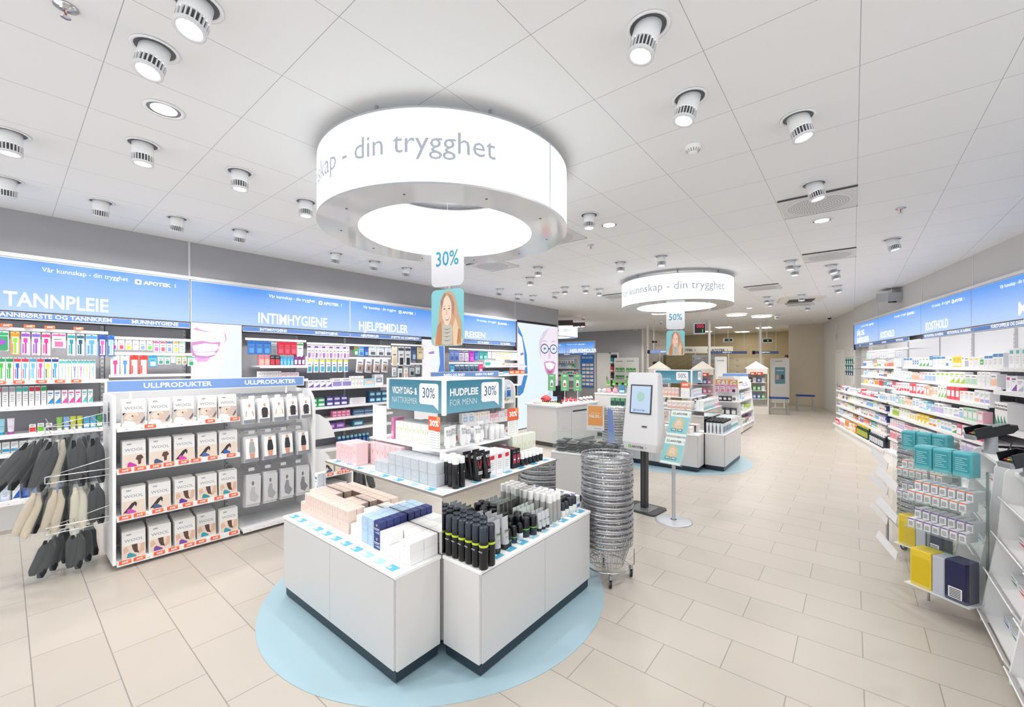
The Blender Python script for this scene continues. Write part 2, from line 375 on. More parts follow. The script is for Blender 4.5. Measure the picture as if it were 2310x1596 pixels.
@cached
def woolbox(pic, wedge):
    w, d, h = .15, .022, .225; b = MB(); y = -d/2-.0007
    b.bbox(-w/2, w/2, -d/2, d/2, 0, h, mat('#efedea', .45), .002)
    b.fr(-w*.47, w*.47, h*.53, h*.97, y, mat('#e6e5e4'))
    b.fr(-w*.3, -w*.12, h*.86, h*.905, y-.0006, BLACK); b.fr(-w*.28, -w*.22, h*.872, h*.893, y-.001, W); b.fr(-w*.2, -w*.14, h*.872, h*.893, y-.001, W)
    b.text('WOOL', 0, h*.62, h*.11, y-.0006, mat('#8a8a8e'), sx=1.15, maxw=w*.8)
    br = mat('#5b4038'); sk = mat('#d9b39c')
    if pic == 0:     # sleeping baby picture
        b.fr(-w*.47, w*.47, h*.03, h*.5, y, mat('#c8b8ae')); b.poly([(-w*.47, h*.5), (-w*.47, h*.4), (-w*.34, h*.5)], y-.0006, BLACK)
        b.poly([(-w*.4, h*.3), (-w*.3, h*.46), (w*.1, h*.5), (w*.2, h*.42), (0, h*.25), (-w*.2, h*.2)], y-.0006, mat('#e3cfc2'))
        b.poly([(-w*.08, h*.34), (w*.02, h*.44), (w*.14, h*.38), (w*.1, h*.24), (-w*.02, h*.2)], y-.001, mat('#d7b9a6')); b.poly([(-w*.12, h*.36), (-w*.06, h*.42), (-w*.02, h*.34)], y-.0014, mat('#4c3c38'))
        b.poly([(w*.24, h*.1), (w*.47, h*.36), (w*.47, h*.22), (w*.34, h*.08)], y-.001, mat('#6a6468')); b.poly([(-w*.47, h*.03), (w*.1, h*.03), (w*.0, h*.16), (-w*.4, h*.22)], y-.001, mat('#efe8e0'))
    else:
        b.fr(-w*.47, w*.47, h*.03, h*.5, y, mat('#e2d2c4'))
        if pic == 1: b.poly([(w*.05, h*.3), (w*.12, h*.44), (w*.3, h*.46), (w*.4, h*.34), (w*.3, h*.28), (w*.28, h*.12), (w*.16, h*.1), (w*.15, h*.26)], y-.0006, br)
        elif pic == 2: b.poly([(-w*.45, h*.08), (-w*.2, h*.3), (-w*.1, h*.4), (w*.06, h*.46), (w*.14, h*.38), (w*.1, h*.24), (w*.04, h*.34), (-w*.1, h*.2), (-w*.3, h*.08)], y-.0006, mat('#3a302e')); 
        else:
            b.poly([(-w*.1, h*.5), (w*.14, h*.5), (w*.16, h*.28), (w*.22, h*.14), (w*.02, h*.2), (-w*.06, h*.34)], y-.0006, br); b.poly([(-w*.46, h*.4), (-w*.3, h*.46), (-w*.2, h*.3), (-w*.42, h*.2)], y-.0006, sk); b.poly([(w*.2, h*.1), (w*.3, h*.48), (w*.46, h*.48), (w*.44, h*.2)], y-.0006, sk)
        b.poly([(-w*.3, h*.04), (-w*.28, h*.18), (-w*.18, h*.23), (w*.08, h*.1), (w*.1, h*.04)], y-.001, mat(wedge))
    return b.mesh('carton')
@cached
def tag(t, w=.062, h=.03, big=False):
    b = MB(); b.box(-w/2, w/2, 0, .0015, 0, h, ORANGE)
    b.fr(w*.1, w*.5, h*.5, h, -.0004, mat('#f5935f', .5))
    b.text(t, 0, h*.26, h*.46, -.001, W, bold=.035, sx=1.15, maxw=w*.8)
    return b.mesh('offer_card')
# rows of goods --------------------------------------------------------------
def row(fr, x0, items, ly, z, where, group=None, gap=.004, hang=False, rx=0, jit=0, side='left', n0=0):
    """items: (count, width, height, parts_or_mesh, object name, description, category)"""
    x = x0; k = n0
    for it in items:
        cnt, w, h, P, nm, desc, cat = it
        for i in range(cnt):
            x += w/2
            thing(nm, '%s, %s from %s, %s' % (desc, ORD[k], side, where), cat, P, fr, x, ly, (z - h) if hang else z, rx=rx, rz=random.uniform(-jit, jit), group=group)
            x += w/2 + gap; k += 1
    return x
def shelf_mesh(w, d, lip=.03, t=.02, tick=True, seed=0):
    b = MB(); b.bbox(0, w, -d, 0, -t, 0, SHELF, .002)
    return b.mesh('shelf')
def strip_mesh(w, d, lip=.036, seed=0, blue=False):
    b = MB(); b.box(.002, w-.002, -d-.012, -d-.0005, -lip, .004, SHELF); rnd = random.Random(seed); x = .05
    while x < w-.06:
        b.fr(x, x+.035, -lip+.006, -.004, -d-.0126, TAGW); b.fr(x+.004, x+.02, -lip+.016, -lip+.02, -d-.013, mat('#8a8a90')); x += rnd.uniform(.09, .2)
    return b.mesh('label_strip')
def shelving(name, label, cat, fr, x0, x1, back_y, zt, shelves, base=None, rails=(), uprights=(), backm=GREYP, zb=0., sides=False):
    """shelves: (x0,x1,z,front_ly) ; rails: (x0,x1,z,ly)"""
    o = fr.loc(0, 0, 0); root = ob(name, None, None, o, (0, 0, fr.r), label, cat)
    b = MB(); b.box(x0, x1, back_y-.02, back_y, zb, zt, backm); ob('back_panel', b, root)
    for u in uprights:
        b = MB(); b.box(u-.014, u+.014, back_y-.045, back_y-.021, zb+.02, zt-.01, PLATE); z = zb+.1
        while z < zt-.05:
            b.fr(u-.007, u-.003, z, z+.02, back_y-.0455, BLACK); b.fr(u+.003, u+.007, z, z+.02, back_y-.0455, BLACK); z += .05
        ob('slotted_upright', b, root)
    for i, (a, c, z, f) in enumerate(shelves):
        s = ob('shelf', shelf_mesh(c-a, back_y-.05-f), root, (a, back_y-.05, z)); ob('label_strip', strip_mesh(c-a, back_y-.05-f, seed=i), s)
    for a, c, z, f in rails:
        b = MB(); b.box(a, c, f, f+.006, z-.012, z+.02, SHELF)
        x = a+.04
        while x < c-.02: b.cyl((x, back_y-.04, z), (x, f+.006, z), .0022, CHROME, n=4); b.fr(x-.02, x+.02, z-.008, z+.016, f-.0006, TAGW); x += .09
        ob('hook_rail', b, root)
    if base:
        a, c, f, h = base; b = MB(); b.box(a, c, f, back_y-.021, 0, h, W); b.box(a+.005, c-.005, f+.03, back_y-.03, .0, .03, BLACK); ob('plinth', b, root)
    return root
# ------------------------------------------------------------------ room shell
b = MB(); b.box(-16, 3.3, -2.6, 27, -.05, 0, floor_mat()); struct('floor', b)
b = MB(); b.box(-16, 3.8, -4.8, 27, CEIL, CEIL+.05, ceil_mat()); struct('ceiling', b)
b = MB(); b.box(-7.05, -6.95, -2.6, 10.28, 0, CEIL, WALLG); b.box(-6.95, -6.72, -2.6, 10.28, 2.85, CEIL, WALLG); b.box(-7.05, -6.72, 10.2801, 10.36, 0, CEIL, WALLG); struct('wall_left', b)
for i, y in enumerate((1.54, 8.32)):
    b = MB(); b.box(-6.72, -6.712, y-.012, y+.012, 2.85, CEIL, mat('#cfcfd4')); struct('trim_%d' % (i+1), b)
RW = Fr(-.525, 17.911, -78.04); LW = Fr(-6.7, 0, 90)
b = MB(); b.box(-2.55, 14.6, .12, .24, 0, CEIL, WALLC); b.box(2.75, 14.6, 0, .12, 2.84, CEIL, WALLC); b.box(2.7, 2.75, 0, .12, 0, CEIL, WALLC)
struct('wall_right', b, RW)
for i, u in enumerate((4.75, 7.3, 9.1)):
    b = MB(); b.box(u-.015, u+.015, -.008, .0, 2.85, CEIL, mat('#dcdce0')); struct('trim_%d' % (i+3), b, RW)
b = MB(); b.box(-1.95, -.85, 20.35, 20.45, 0, CEIL, WALLB); struct('wall_corner', b)
b = MB(); b.box(-2.05, -1.95, 20.35, 26, 0, CEIL, WALLB); struct('wall_passage', b)
b = MB(); b.box(-16, -7.45, 18.4, 18.5, 0, CEIL, WALLG); struct('wall_back', b)
b = MB(); b.box(-7.45, -7.35, 18.4, 24.2, 0, CEIL, WALLC); struct('wall_alcove', b)
b = MB(); b.box(-9, -1.9, 24.2, 24.3, 0, CEIL, WALLD); struct('wall_dispensary', b)
b = MB(); b.box(-16.1, -16, -7, 18.5, 0, CEIL, WALLG); struct('wall_far_left', b)

# doors
def door(nm, fr, u0, u1, h, y, handle):
    root = ob(nm, None, None, fr.loc(0, 0, 0), (0, 0, fr.r), kind='structure')
    b = MB(); f = .06; m = mat('#e9e9e6', .4)
    b.box(u0-f, u0, y-.05, y-.001, 0, h+f, m); b.box(u1, u1+f, y-.05, y-.001, 0, h+f, m); b.box(u0, u1, y-.05, y-.001, h, h+f, m); ob('door_frame', b, root)
    b = MB(); b.box(u0+.003, u1-.003, y-.03, y-.002, .01, h-.003, m); ob('door_leaf', b, root)
    b = MB(); b.cyl((handle, y-.03, 1.0), (handle, y-.08, 1.0), .01, STEEL); b.cyl((handle, y-.075, 1.0), (handle+.1, y-.075, 1.0), .009, STEEL); b.box(handle-.02, handle+.02, y-.035, y-.03, .93, 1.1, STEEL); ob('door_handle', b, root)
door('door_1', RW, 0, .82, 2.1, .12, .1)
door('door_2', Fr(0, 18.4, 0), -9.62, -9.02, 2.18, 0, -9.15)
door('door_3', RW, 2.05, 2.55, 2.12, .12, 2.2)
b = MB(); b.box(-9.02, -8.62, -.05, -.001, 2.181, 2.24, mat('#e9e9e6', .4)); b.box(-8.62, -8.56, -.05, -.001, 0, 2.24, mat('#e9e9e6', .4)); struct('trim_6', b, Fr(0, 18.4, 0))
# ------------------------------------------------------------------ ceiling fixtures
@cached
def spot_parts():
    h = MB(); h.lathe([(.098, .0), (.102, -.004), (.085, -.006), (.083, 0), (.083, .0)], W, 24); h.lathe([(.0, -.0012), (.083, -.0012)], mat('#55585c'), 24, smooth=False)
    a = MB(); a.lathe([(.0001, .03), (.062, .03), (.062, -.085)], mat('#f7f7f8', .35), 20)
    g = MB()
    g.lathe([(.056, -.085), (.056, -.135)], mat('#3e4145'), 20)
    for i in range(22):
        t = 2*PI*i/22; c, s = math.cos(t), math.sin(t)
        g.add([(.056*c-.003*s, .056*s+.003*c, -.085), (.056*c+.003*s, .056*s-.003*c, -.085), (.064*c+.003*s, .064*s-.003*c, -.085), (.064*c-.003*s, .064*s+.003*c, -.085),
               (.056*c-.003*s, .056*s+.003*c, -.135), (.056*c+.003*s, .056*s-.003*c, -.135), (.062*c+.003*s, .062*s-.003*c, -.135), (.062*c-.003*s, .062*s+.003*c, -.135)],
              [(0,1,5,4),(1,2,6,5),(2,3,7,6),(3,0,4,7)], mat('#e4e4e6', .35))
    g.lathe([(.063, -.132), (.063, -.146), (.05, -.147), (.044, -.138)], mat('#e4e4e6', .35), 20)
    l = MB(); l.lathe([(.0001, -.1375), (.048, -.1375)], mat('#fffdf8', .3, emis=9), 20, smooth=False)
    l.lathe([(.026, -.139), (.026, -.1375)], mat('#d9dade'), 16)
    return h.mesh('flange'), a.mesh('housing'), g.mesh('heat_sink'), l.mesh('lens')
LIGHTS = 0
def spotlight(x, y, label, tx=0., ty=0., watt=1.):
    f, a, g, l = spot_parts()
    r = thing('ceiling_spotlight', label, 'spotlight', [('flange', f), ('housing', a, (0,0,0), (ty, tx, 0), [('heat_sink', g), ('lens', l)])], ID, x, y, CEIL-.0015, group='swivel ceiling spotlights')
    if watt:
        ld = D.lights.new('spot_bulb', 'SPOT'); ld.energy = SPOT_W*watt; ld.spot_size = math.radians(140); ld.spot_blend = .8; ld.shadow_soft_size = .05; ld.color = (1, .965, .92)
        lo = D.objects.new('spot_bulb', ld); COL.objects.link(lo); lo.parent = r.children[1] if r.children[1].name.startswith('housing') else r.children[0]; lo.location = (0, 0, -.16)
S1 = [(-2.256,.546,'above the left of the ring lamp, cut by the top edge'), (-.752,1.935,'largest, right of the big ring lamp'), (-.759,2.608,'just beyond the largest right one'), (-.278,3.263,'midway above the aisle'),
 (-2.738,.488,'largest on the left of the ring lamp'), (-3.992,.642,'below the round recessed light'), (-4.512,.028,'cut by the left edge, upper one'), (-5.669,.018,'cut by the left edge, near the wall'),
 (-5.723,.609,'above the tooth care sign'), (-5.72,1.206,'above the hygiene sign joint'), (-3.947,1.246,'between sign wall and big ring lamp'), (-5.668,1.795,'above the intimate hygiene sign'), (-4.165,1.886,'close left of the big ring lamp'),
 (-5.778,3.044,'above the hygiene sign far half'), (-5.762,3.66,'above the aids sign'), (-5.744,4.254,'left of the hanging offer card'), (-.271,4.555,'in front of the large square vent'), (-2.189,3.976,'right of the big ring lamp, middle distance'),
 (-4.018,5.586,'between the two ring lamps, upper left'), (-4.604,6.148,'between the two ring lamps, lower left'), (-5.803,6.683,'above the travel sign, near end'), (-5.915,7.46,'above the travel sign, middle'), (-5.765,7.82,'above the travel sign, far end'),
 (-5.127,7.802,'off the end of the travel sign'), (-4.631,7.38,'left of the far ring lamp, nearest'), (-4.248,7.567,'left of the far ring lamp, middle'), (-4.172,8.019,'left of the far ring lamp, farthest'),
 (-2.825,6.139,'in front of the far ring lamp, left'), (-2.196,6.169,'in front of the far ring lamp, right'), (-.751,7.693,'right of the far ring lamp, upper of a pair'), (-.743,8.229,'right of the far ring lamp, lower of a pair'),
 (-.276,8.453,'beyond the second square vent, upper'), (-.253,9.05,'beyond the second square vent, lower'), (-.259,10.772,'beyond the second square vent, single'), (.382,7.207,'nearest the right shelf wall'),
 (-1.588,11.49,'far pair left, front one'), (-.922,11.628,'far right group, front one'), (-1.607,12.185,'far pair left, rear one'), (-.951,13.729,'far right group, rear one'), (-4.1,11.5,'far middle, in front of the dark dome'), (-6.9,12.2,'over the far left opening'), (-8.2,14.2,'over the far aids sign'), (-1.9,15.8,'over the prescription desks, right'), (-5.4,15.2,'over the prescription desks, left'), (-9.4,16.4,'in front of the far tips panel'), (-7.2,17.2,'near the back doorway')]
for i, (x, y, t) in enumerate(S1):
    tx, ty = 0., 0.
    if x < -5: tx = .28
    elif x > -.3: tx = -.22
    elif i in (0, 4): tx = -.12; ty = -.22
    elif i in (1, 2): tx = .2; ty = -.16
    spotlight(x, y, 'white swivel ceiling spotlight, ' + t, tx, ty, 1. if y < 7 else (1.15 if y < 10 else 1.8))
@cached
def recess_parts():
    a = MB(); a.lathe([(.105, 0), (.108, -.004), (.09, -.006), (.085, -.002)], W, 24); a.lathe([(.0, -.001), (.085, -.001)], mat('#7a7d80'), 24, smooth=False)
    l = MB(); l.lathe([(.0001, -.003), (.066, -.003)], mat('#fffdf8', .3, emis=9), 20, smooth=False); l.lathe([(.012, -.006), (.012, -.003)], W, 10)
    return a.mesh('flange'), l.mesh('lens')
for x, y, t in ((-3.347,.639,'left of the big ring lamp'), (-2.172,4.412,'right of the big ring lamp, farther away'), (-.271,5.778,'between the two square vents'), (-3.6,9.6,'left beyond the far ring lamp'), (-2.3,13.5,'far away above the prescription desks')):
    a, l = recess_parts(); thing('recessed_downlight', 'round white recessed downlight flush in ceiling, ' + t, 'downlight', [('flange', a), ('lens', l)], ID, x, y, CEIL-.0012, group='recessed downlights')
@cached
def vent_parts():
    p = MB(); p.box(-.3, .3, -.3, .3, -.014, 0, mat('#dcdcdc', .5)); p.box(-.305, .305, -.305, -.3, -.016, 0, mat('#4a4c50')); p.box(-.305, .305, .3, .305, -.016, 0, mat('#8a8c90'))
    g = MB(); hol = mat('#7e8186')
    g.lathe([(.27, -.014), (.27, -.02), (.26, -.022), (.0001, -.022)], mat('#e2e2e2', .5), 32, smooth=False)
    for k in range(1, 12):
        r = .022*k; n = max(6, int(k*5.2))
        for i in range(n):
            t = 2*PI*i/n; w = .0065
            if i % 1 == 0:
                c, s = math.cos(t), math.sin(t)
                g.add([((r-w*.8)*c-w*s, (r-w*.8)*s+w*c, -.0228), ((r-w*.8)*c+w*s, (r-w*.8)*s-w*c, -.0228), ((r+w*.8)*c+w*s, (r+w*.8)*s-w*c, -.0228), ((r+w*.8)*c-w*s, (r+w*.8)*s+w*c, -.0228)], [(0,1,2,3)], hol)
    return p.mesh('plate'), g.mesh('perforated_disc')
for x, y, t in ((-.273,5.12,'largest, above the aisle'), (-.273,7.67,'second above the aisle'), (-4.5,5.0,'behind the hanging portrait card'), (-2.9,4.35,'peeping past the big ring lamp'), (-4.3,9.1,'left of the far ring lamp, near'), (-4.25,10.8,'left of the far ring lamp, far'), (-1.45,10.0,'right below the far ring lamp'), (-1.1,13.4,'farthest on the right')):
    p, g = vent_parts(); thing('ceiling_vent', 'white square ceiling vent with round perforated disc, ' + t, 'vent', [('plate', p), ('perforated_disc', g)], ID, x, y, CEIL-.0012, group='square ceiling vents')
b = MB(); b.lathe([(.055, 0), (.055, -.02), (.05, -.03), (.03, -.05), (.0001, -.055)], W, 20)
c = MB()
for i in range(16): t = 2*PI*i/16; c.cyl((.05*math.cos(t), .05*math.sin(t), -.028), (.033*math.cos(t), .033*math.sin(t), -.045), .003, mat('#4c4f54'), n=4)
thing('smoke_detector', 'round white smoke detector on the ceiling beside the spotlights', 'smoke detector', [('housing', b.mesh()), ('slots', c.mesh())], ID, -.911, 3.206, CEIL-.001)
@cached
def spr():
    a = MB(); a.lathe([(.04, 0), (.042, -.004), (.02, -.006), (.02, -.012), (.0001, -.012)], CHROME, 18)
    c = MB(); c.cyl((0,0,-.01), (0,0,-.04), .004, mat('#c9362c')); c.tube([(-.012,0,-.01), (-.018,0,-.03), (0,0,-.045), (.018,0,-.03), (.012,0,-.01)], .0025, CHROME); c.lathe([(.0001, -.044), (.018, -.046), (.018, -.048), (.0001, -.048)], CHROME, 12)
    return a.mesh('rose'), c.mesh('sprinkler_head')
for x, y, t in ((-2.725,.177,'in the top left corner'), (-2.724,4.996,'beyond the big ring lamp'), (.376,5.831,'on the right side')):
    a, c = spr(); thing('fire_sprinkler', 'chrome ceiling fire sprinkler with red bulb, ' + t, 'sprinkler', [('rose', a), ('sprinkler_head', c)], ID, x, y, CEIL-.001, group='fire sprinklers')
# ring lamps
def ringlamp(x, y, label, txt, a0, cards=None, R=.98, r=.70, z0=2.77, z1=3.235, txth=.135):
    root = ob('ring_lamp', None, None, (x, y, 0), (0,0,0), label, 'lamp', 'large ring pendant lamps')
    sh = MB(); n = 96; e = grad('lit_lamp_shade', '#ffffff', '#ffffff', RING_E) if 0 else mat('#f8fcff', .5, emis=RING_E)
    sh.lathe([(R, z0+.012), (R, z1-.012)], e, n)
    i = MB(); i.lathe([(r, z1-.012), (r, z0+.008)], mat('#ffffff', .5, emis=RING_E*2.6), n); i.lathe([(r+.03, z1-.1), (R-.03, z1-.1)], mat('#ffffff', .5, emis=RING_E*4.2), n); ob('inner_shade', i, root)
    bt = MB(); bt.lathe([(r-.004, z0), (r-.004, z0+.012)], W, n); bt.lathe([(R+.004, z0), (r-.004, z0)], mat('#d4d5d6', .09, spec=.8), n); bt.lathe([(R+.004, z0+.012), (R+.004, z0)], mat('#b6b8bc', .4), n)
    for k in range(10): t = 2*PI*k/10+.2; bt.cyl(((R+r)/2*math.cos(t), (R+r)/2*math.sin(t), z0-.004), ((R+r)/2*math.cos(t), (R+r)/2*math.sin(t), z0), .008, mat('#6a6c70'), n=8)
    ob('lower_panel', bt, root)
    tp = MB(); tp.lathe([(R, z1-.012), (R+.004, z1-.012), (R+.004, z1), (r-.004, z1), (r-.004, z1-.012)], mat('#b6b8bc', .4), n); ob('top_rim', tp, root)
    for k in range(8):
        t = 2*PI*k/8 + .35; rr = R-.06; b = MB(); b.cyl((rr*math.cos(t), rr*math.sin(t), z1), (rr*math.cos(t), rr*math.sin(t), CEIL-.001), .011, mat('#9a9ca2', .4)); ob('suspension_rod', b, root)
    # curved lettering: glyph geometry bent round the shade
    vs, fs, w = textgeo(txt, .0); k = txth/.72; b = sh; a0 = math.radians(a0) - w*k/R
    zt = (z0+z1)/2 - txth*.33
    b.add([((R+.003)*math.cos(a0 + v[0]*k/R), (R+.003)*math.sin(a0 + v[0]*k/R), zt + v[1]*k) for v in vs], fs, mat('#a9b0ba', .6, emis=.42)); ob('lamp_shade', b, root)
    b = MB(); t = a0 + w*k/R + .49
    b.cyl(((R+.002)*math.cos(t), (R+.002)*math.sin(t), z0+.01), ((R+.002)*math.cos(t), (R+.002)*math.sin(t), z1-.01), .004, mat('#c8ccd2')); ob('shade_seam', b, root)
    return root
W0 = 'Vår kunnskap - din trygghet'
ringlamp(-2.6, 2.33, 'largest white ring lamp, hanging above the nearest display island', W0, -24.5)
ringlamp(-2.6, 8.05, 'second white ring lamp, farther back above the second island', W0, -21)
ringlamp(-9.4, 14.1, 'small distant ring lamp seen past the left wall corner', W0, 20)
ringlamp(-2.6, -3.45, 'added ring lamp, unseen behind the viewpoint, to help light the room', W0, 60)  # extra lamp out of view behind the camera, added to fill the room with light
# hanging cards
def portrait(b, y, w, z0, z1):
    h = z1-z0; X = lambda u: u*w; Z = lambda v: z0+v*h
    P = lambda pts, m, dy: b.poly([(X(u), Z(v)) for u, v in pts], y-dy, m)
    P([(-.42, .0), (-.44, .13), (-.3, .2), (.3, .22), (.49, .12), (.46, .0)], mat('#c9bcae'), .0006)
    P([(-.38, .0), (-.36, .2), (-.27, .38), (-.25, .62), (-.2, .84), (-.08, .96), (.06, .98), (.2, .92), (.28, .78), (.32, .62), (.42, .42), (.45, .2), (.42, .0)], mat('#c9a07e'), .001)
    P([(-.36, .02), (-.3, .36), (-.18, .45), (-.16, .1), (-.2, .0)], mat('#b98258'), .0014); P([(.2, .0), (.16, .3), (.26, .5), (.36, .3), (.32, .0)], mat('#e2c29f'), .0014); P([(.3, .02), (.34, .3), (.42, .28), (.42, .05)], mat('#b98258'), .0014)
    P([(-.16, .66), (-.12, .84), (0, .9), (.1, .86), (.14, .7), (.13, .5), (.06, .38), (.0, .35), (-.07, .38), (-.14, .5)], mat('#f0cdb9'), .002)
    P([(-.17, .62), (-.2, .8), (-.1, .93), (-.02, .94), (-.1, .84)], mat('#9b7a68'), .0024); P([(.0, .94), (.12, .9), (.22, .74), (.2, .52), (.15, .6), (.14, .76)], mat('#a68570'), .0024)
    for u in (-.08, .065):
        P([(u-.045, .655), (u, .672), (u+.045, .66), (u, .648)], mat('#4a3a34'), .0028); P([(u-.05, .7), (u, .715), (u+.05, .7), (u, .705)], mat('#8a6450'), .0028)
    P([(-.02, .66), (.0, .66), (.02, .56), (-.035, .555)], mat('#e3b39c'), .0026); P([(-.07, .5), (0, .485), (.08, .505), (.04, .45), (-.03, .448)], mat('#c06a66'), .0028); P([(-.055, .495), (0, .482), (.065, .498), (.03, .47), (-.025, .468)], W, .0032)
    P([(-.14, .36), (-.1, .4), (0, .34), (.1, .4), (.16, .34), (.17, .04), (.0, .0), (-.16, .04)], mat('#bdb9ae'), .0028)
    for v in (.1, .17, .24, .3): P([(-.13, v), (0, v-.025), (.14, v+.01), (0, v-.01)], mat('#77736a'), .0032)
def hangcards(x, y, pct, lab, rz, zc=2.345, w=.325, h=.48, half=True):
    root = ob('hanging_offer_card', None, None, (x, y, 0), (0,0,rz), lab, 'sign', 'hanging portrait offer cards')
    m = mat('#cfcfd3', .5)
    def card(z0, mm): b = MB(); b.prism(rrect(-w/2, w/2, z0, z0+h-.01, .045), -.003, .003, mm); return b
    b = card(zc, m)
    b.text(pct, 0, zc+h*.36, h*.26, -.0036, mat('#1c8aa4', .5), bold=.01, sx=.82, maxw=w*.78); ob('percent_card', b, root)
    b = card(zc-h-.015, mat('#84c5cb', .5)); portrait(b, -.0032, w, zc-h-.01, zc-.03); ob('portrait_card', b, root)
    b = MB()
    for s in (-.02, .02):
        b.tube([(s-.006, 0, zc-.04), (s-.006, 0, zc+.02), (s+.006, 0, zc+.02), (s+.006, 0, zc-.04)], .0015, mat('#ffffff', .2), n=4, closed=True)
        b.tube([(s-.006, 0, zc+h-.03), (s-.006, 0, zc+h+.03), (s+.006, 0, zc+h+.03), (s+.006, 0, zc+h-.03)], .0015, mat('#ffffff', .2), n=4, closed=True)
    b.cyl((0, 0, zc+h+.03), (0, 0, CEIL-.001), .001, mat('#e6e6ea'), n=4); ob('hanging_clips', b, root)
hangcards(-2.6, 2.33, '30%', 'hanging thirty percent card above smiling woman portrait, under the big ring lamp', math.radians(12))
hangcards(-2.6, 8.05, '50%', 'hanging fifty percent card above smiling woman portrait, under the far ring lamp', math.radians(22), zc=2.36)
# ------------------------------------------------------------------ left wall: signs, posters, shelving
def logo(b, x, z, h, y, m, m2, al='l', txt=True, mt=None):
    b.prism(rrect(x, x+h, z, z+h, h*.22, 3), y-.0012, y, m)
    b.fr(x+h*.42, x+h*.58, z+h*.2, z+h*.8, y-.0018, m2); b.fr(x+h*.2, x+h*.8, z+h*.42, z+h*.58, y-.0018, m2)
    if txt: b.text('APOTEK', x+h*1.3, z+h*.14, h*.74, y-.0012, mt or m, al='l', bold=.03, sx=1.1); b.text('1', x+h*6.35, z+h*.14, h*.8, y-.0012, mt or m, al='l')
def signbox(fr, x0, x1, title, lab, tx, th, y=-.03, z0=2.25, z1=2.8, sl=None, lg=True, sx=1.1, two=None, slh=.05, lx=None, tw=None, tz=.05):
    root = ob('category_sign', None, None, fr.loc(0,0,0), (0,0,fr.r), lab, 'sign', 'backlit blue category signs')
    b = MB(); b.box(x0, x1, y+.002, -.0005 if y < 0 else y+.03, z0, z1, mat('#dfe1e4')); ob('frame', b, root)
    b = MB(); b.box(x0+.006, x1-.006, y-.004, y+.0015, z0+.006, z1-.012, SIGNB)
    yy = y-.0062
    if title: b.text(title, tx, z0+tz, th, yy, LWH, al='l', bold=.016, sx=sx, maxw=tw)
    if two: b.text(two, tx, z0+.06, th, yy, LWH, al='l', bold=.022, sx=sx)
    if lg:
        hh = .06; lx = lx or x1-.55
        b.text('Vår kunnskap - din trygghet', lx-.06, z1-.115, .05, yy, LWH, al='r', maxw=min(.68, lx-x0-.1))
        logo(b, lx, z1-.14, hh, yy, LWH, mat('#3f7fd0', emis=.6))
    ob('lit_panel', b, root)
def strip(fr, x0, x1, t, lab, y=-.012, z=2.165, h=.075, m=STRIP, nm='category_strip', th=.04, tl=None):
    b = MB(); b.box(x0, x1, y, y+.015, z, z+h, SHELF); b.fr(x0+.002, x1-.002, z+.008, z+h-.006, y-.0008, m)
    n = len(t)
    for i, s in enumerate(t):
        if s: b.text(s, x0+(x1-x0)*((i+.5)/n if tl is None else tl[i]), z+h*.3, th, y-.0018, LWH, bold=.02, maxw=(x1-x0)/n*.85)
    thing(nm, lab, 'sign', b.mesh('category_strip'), fr)
b = MB(); b.box(-.9, 8.34, -.034, -.0, 2.803, 2.845, mat('#d9d9dc')); b.box(8.31, 8.34, -.034, -.001, 2.1, 2.802, mat('#4d4a55')); thing('light_box_rail', 'long pale grey rail along the top of the left signs', 'rail', b.mesh('rail'), LW)
signbox(LW, -.9, 1.535, 'TANNPLEIE', 'backlit blue sign for tooth care at the left picture edge', .0, .15, tw=.77, sx=1.25, lx=1.0)
signbox(LW, 1.545, 3.755, 'INTIMHYGIENE', 'backlit blue sign for intimate hygiene, second from the left', 2.34, .155, tw=1.02, lx=3.22)
signbox(LW, 3.765, 5.9, 'HJELPEMIDLER', 'backlit blue sign for health aids left of the hanging portrait', 3.93, .155, tw=1.03, lx=4.75)
signbox(LW, 5.91, 8.3, 'REISEN', 'backlit blue sign for travel goods right of the hanging portrait', 6.5, .14, tw=.65, lx=7.6, sx=1.15)
strip(LW, -.9, 1.54, ('TANNBØRSTE OG TANNKREM', 'MUNNHYGIENE'), 'blue strip for toothbrushes and mouth hygiene below the tooth care sign', th=.045, tl=(.52, .86))
strip(LW, 2.15, 3.77, ('INTIMHYGIENE', 'INTIMHYGIENE'), 'blue strip repeating intimate hygiene twice below its sign')
strip(LW, 3.78, 5.3, ('HJELPEMIDLER', 'STØTTE OG KOMPRESJON'), 'blue strip for aids and compression below the aids sign')
strip(LW, 5.92, 8.3, ('', 'ALT TIL REISEN', 'ALT TIL REISEN'), 'blue strip repeating travel goods below the travel sign')
def poster(fr, x0, x1, z0, z1, lab, art, y=-.03, base=('#f2f7fb', '#eef3fb')):
    root = ob('backlit_poster', None, None, fr.loc(0,0,0), (0,0,fr.r), lab, 'poster')
    b = MB(); b.box(x0, x1, y+.001, -.0005, z0, z1, mat('#e3e6ea')); ob('frame', b, root)
    b = MB(); b.box(x0+.006, x1-.006, y-.003, y+.0005, z0+.006, z1-.006, grad('backlit_print', base[0], base[1], .82, 'Y'))
    w = x1-x0; h = z1-z0
    P = lambda pts, c, k, e=.9: b.poly([(x0+u*w, z0+v*h) for u, v in pts], y-.004-k*.0005, mat(c, .5, emis=e*.88))
    art(P); ob('lit_panel', b, root)
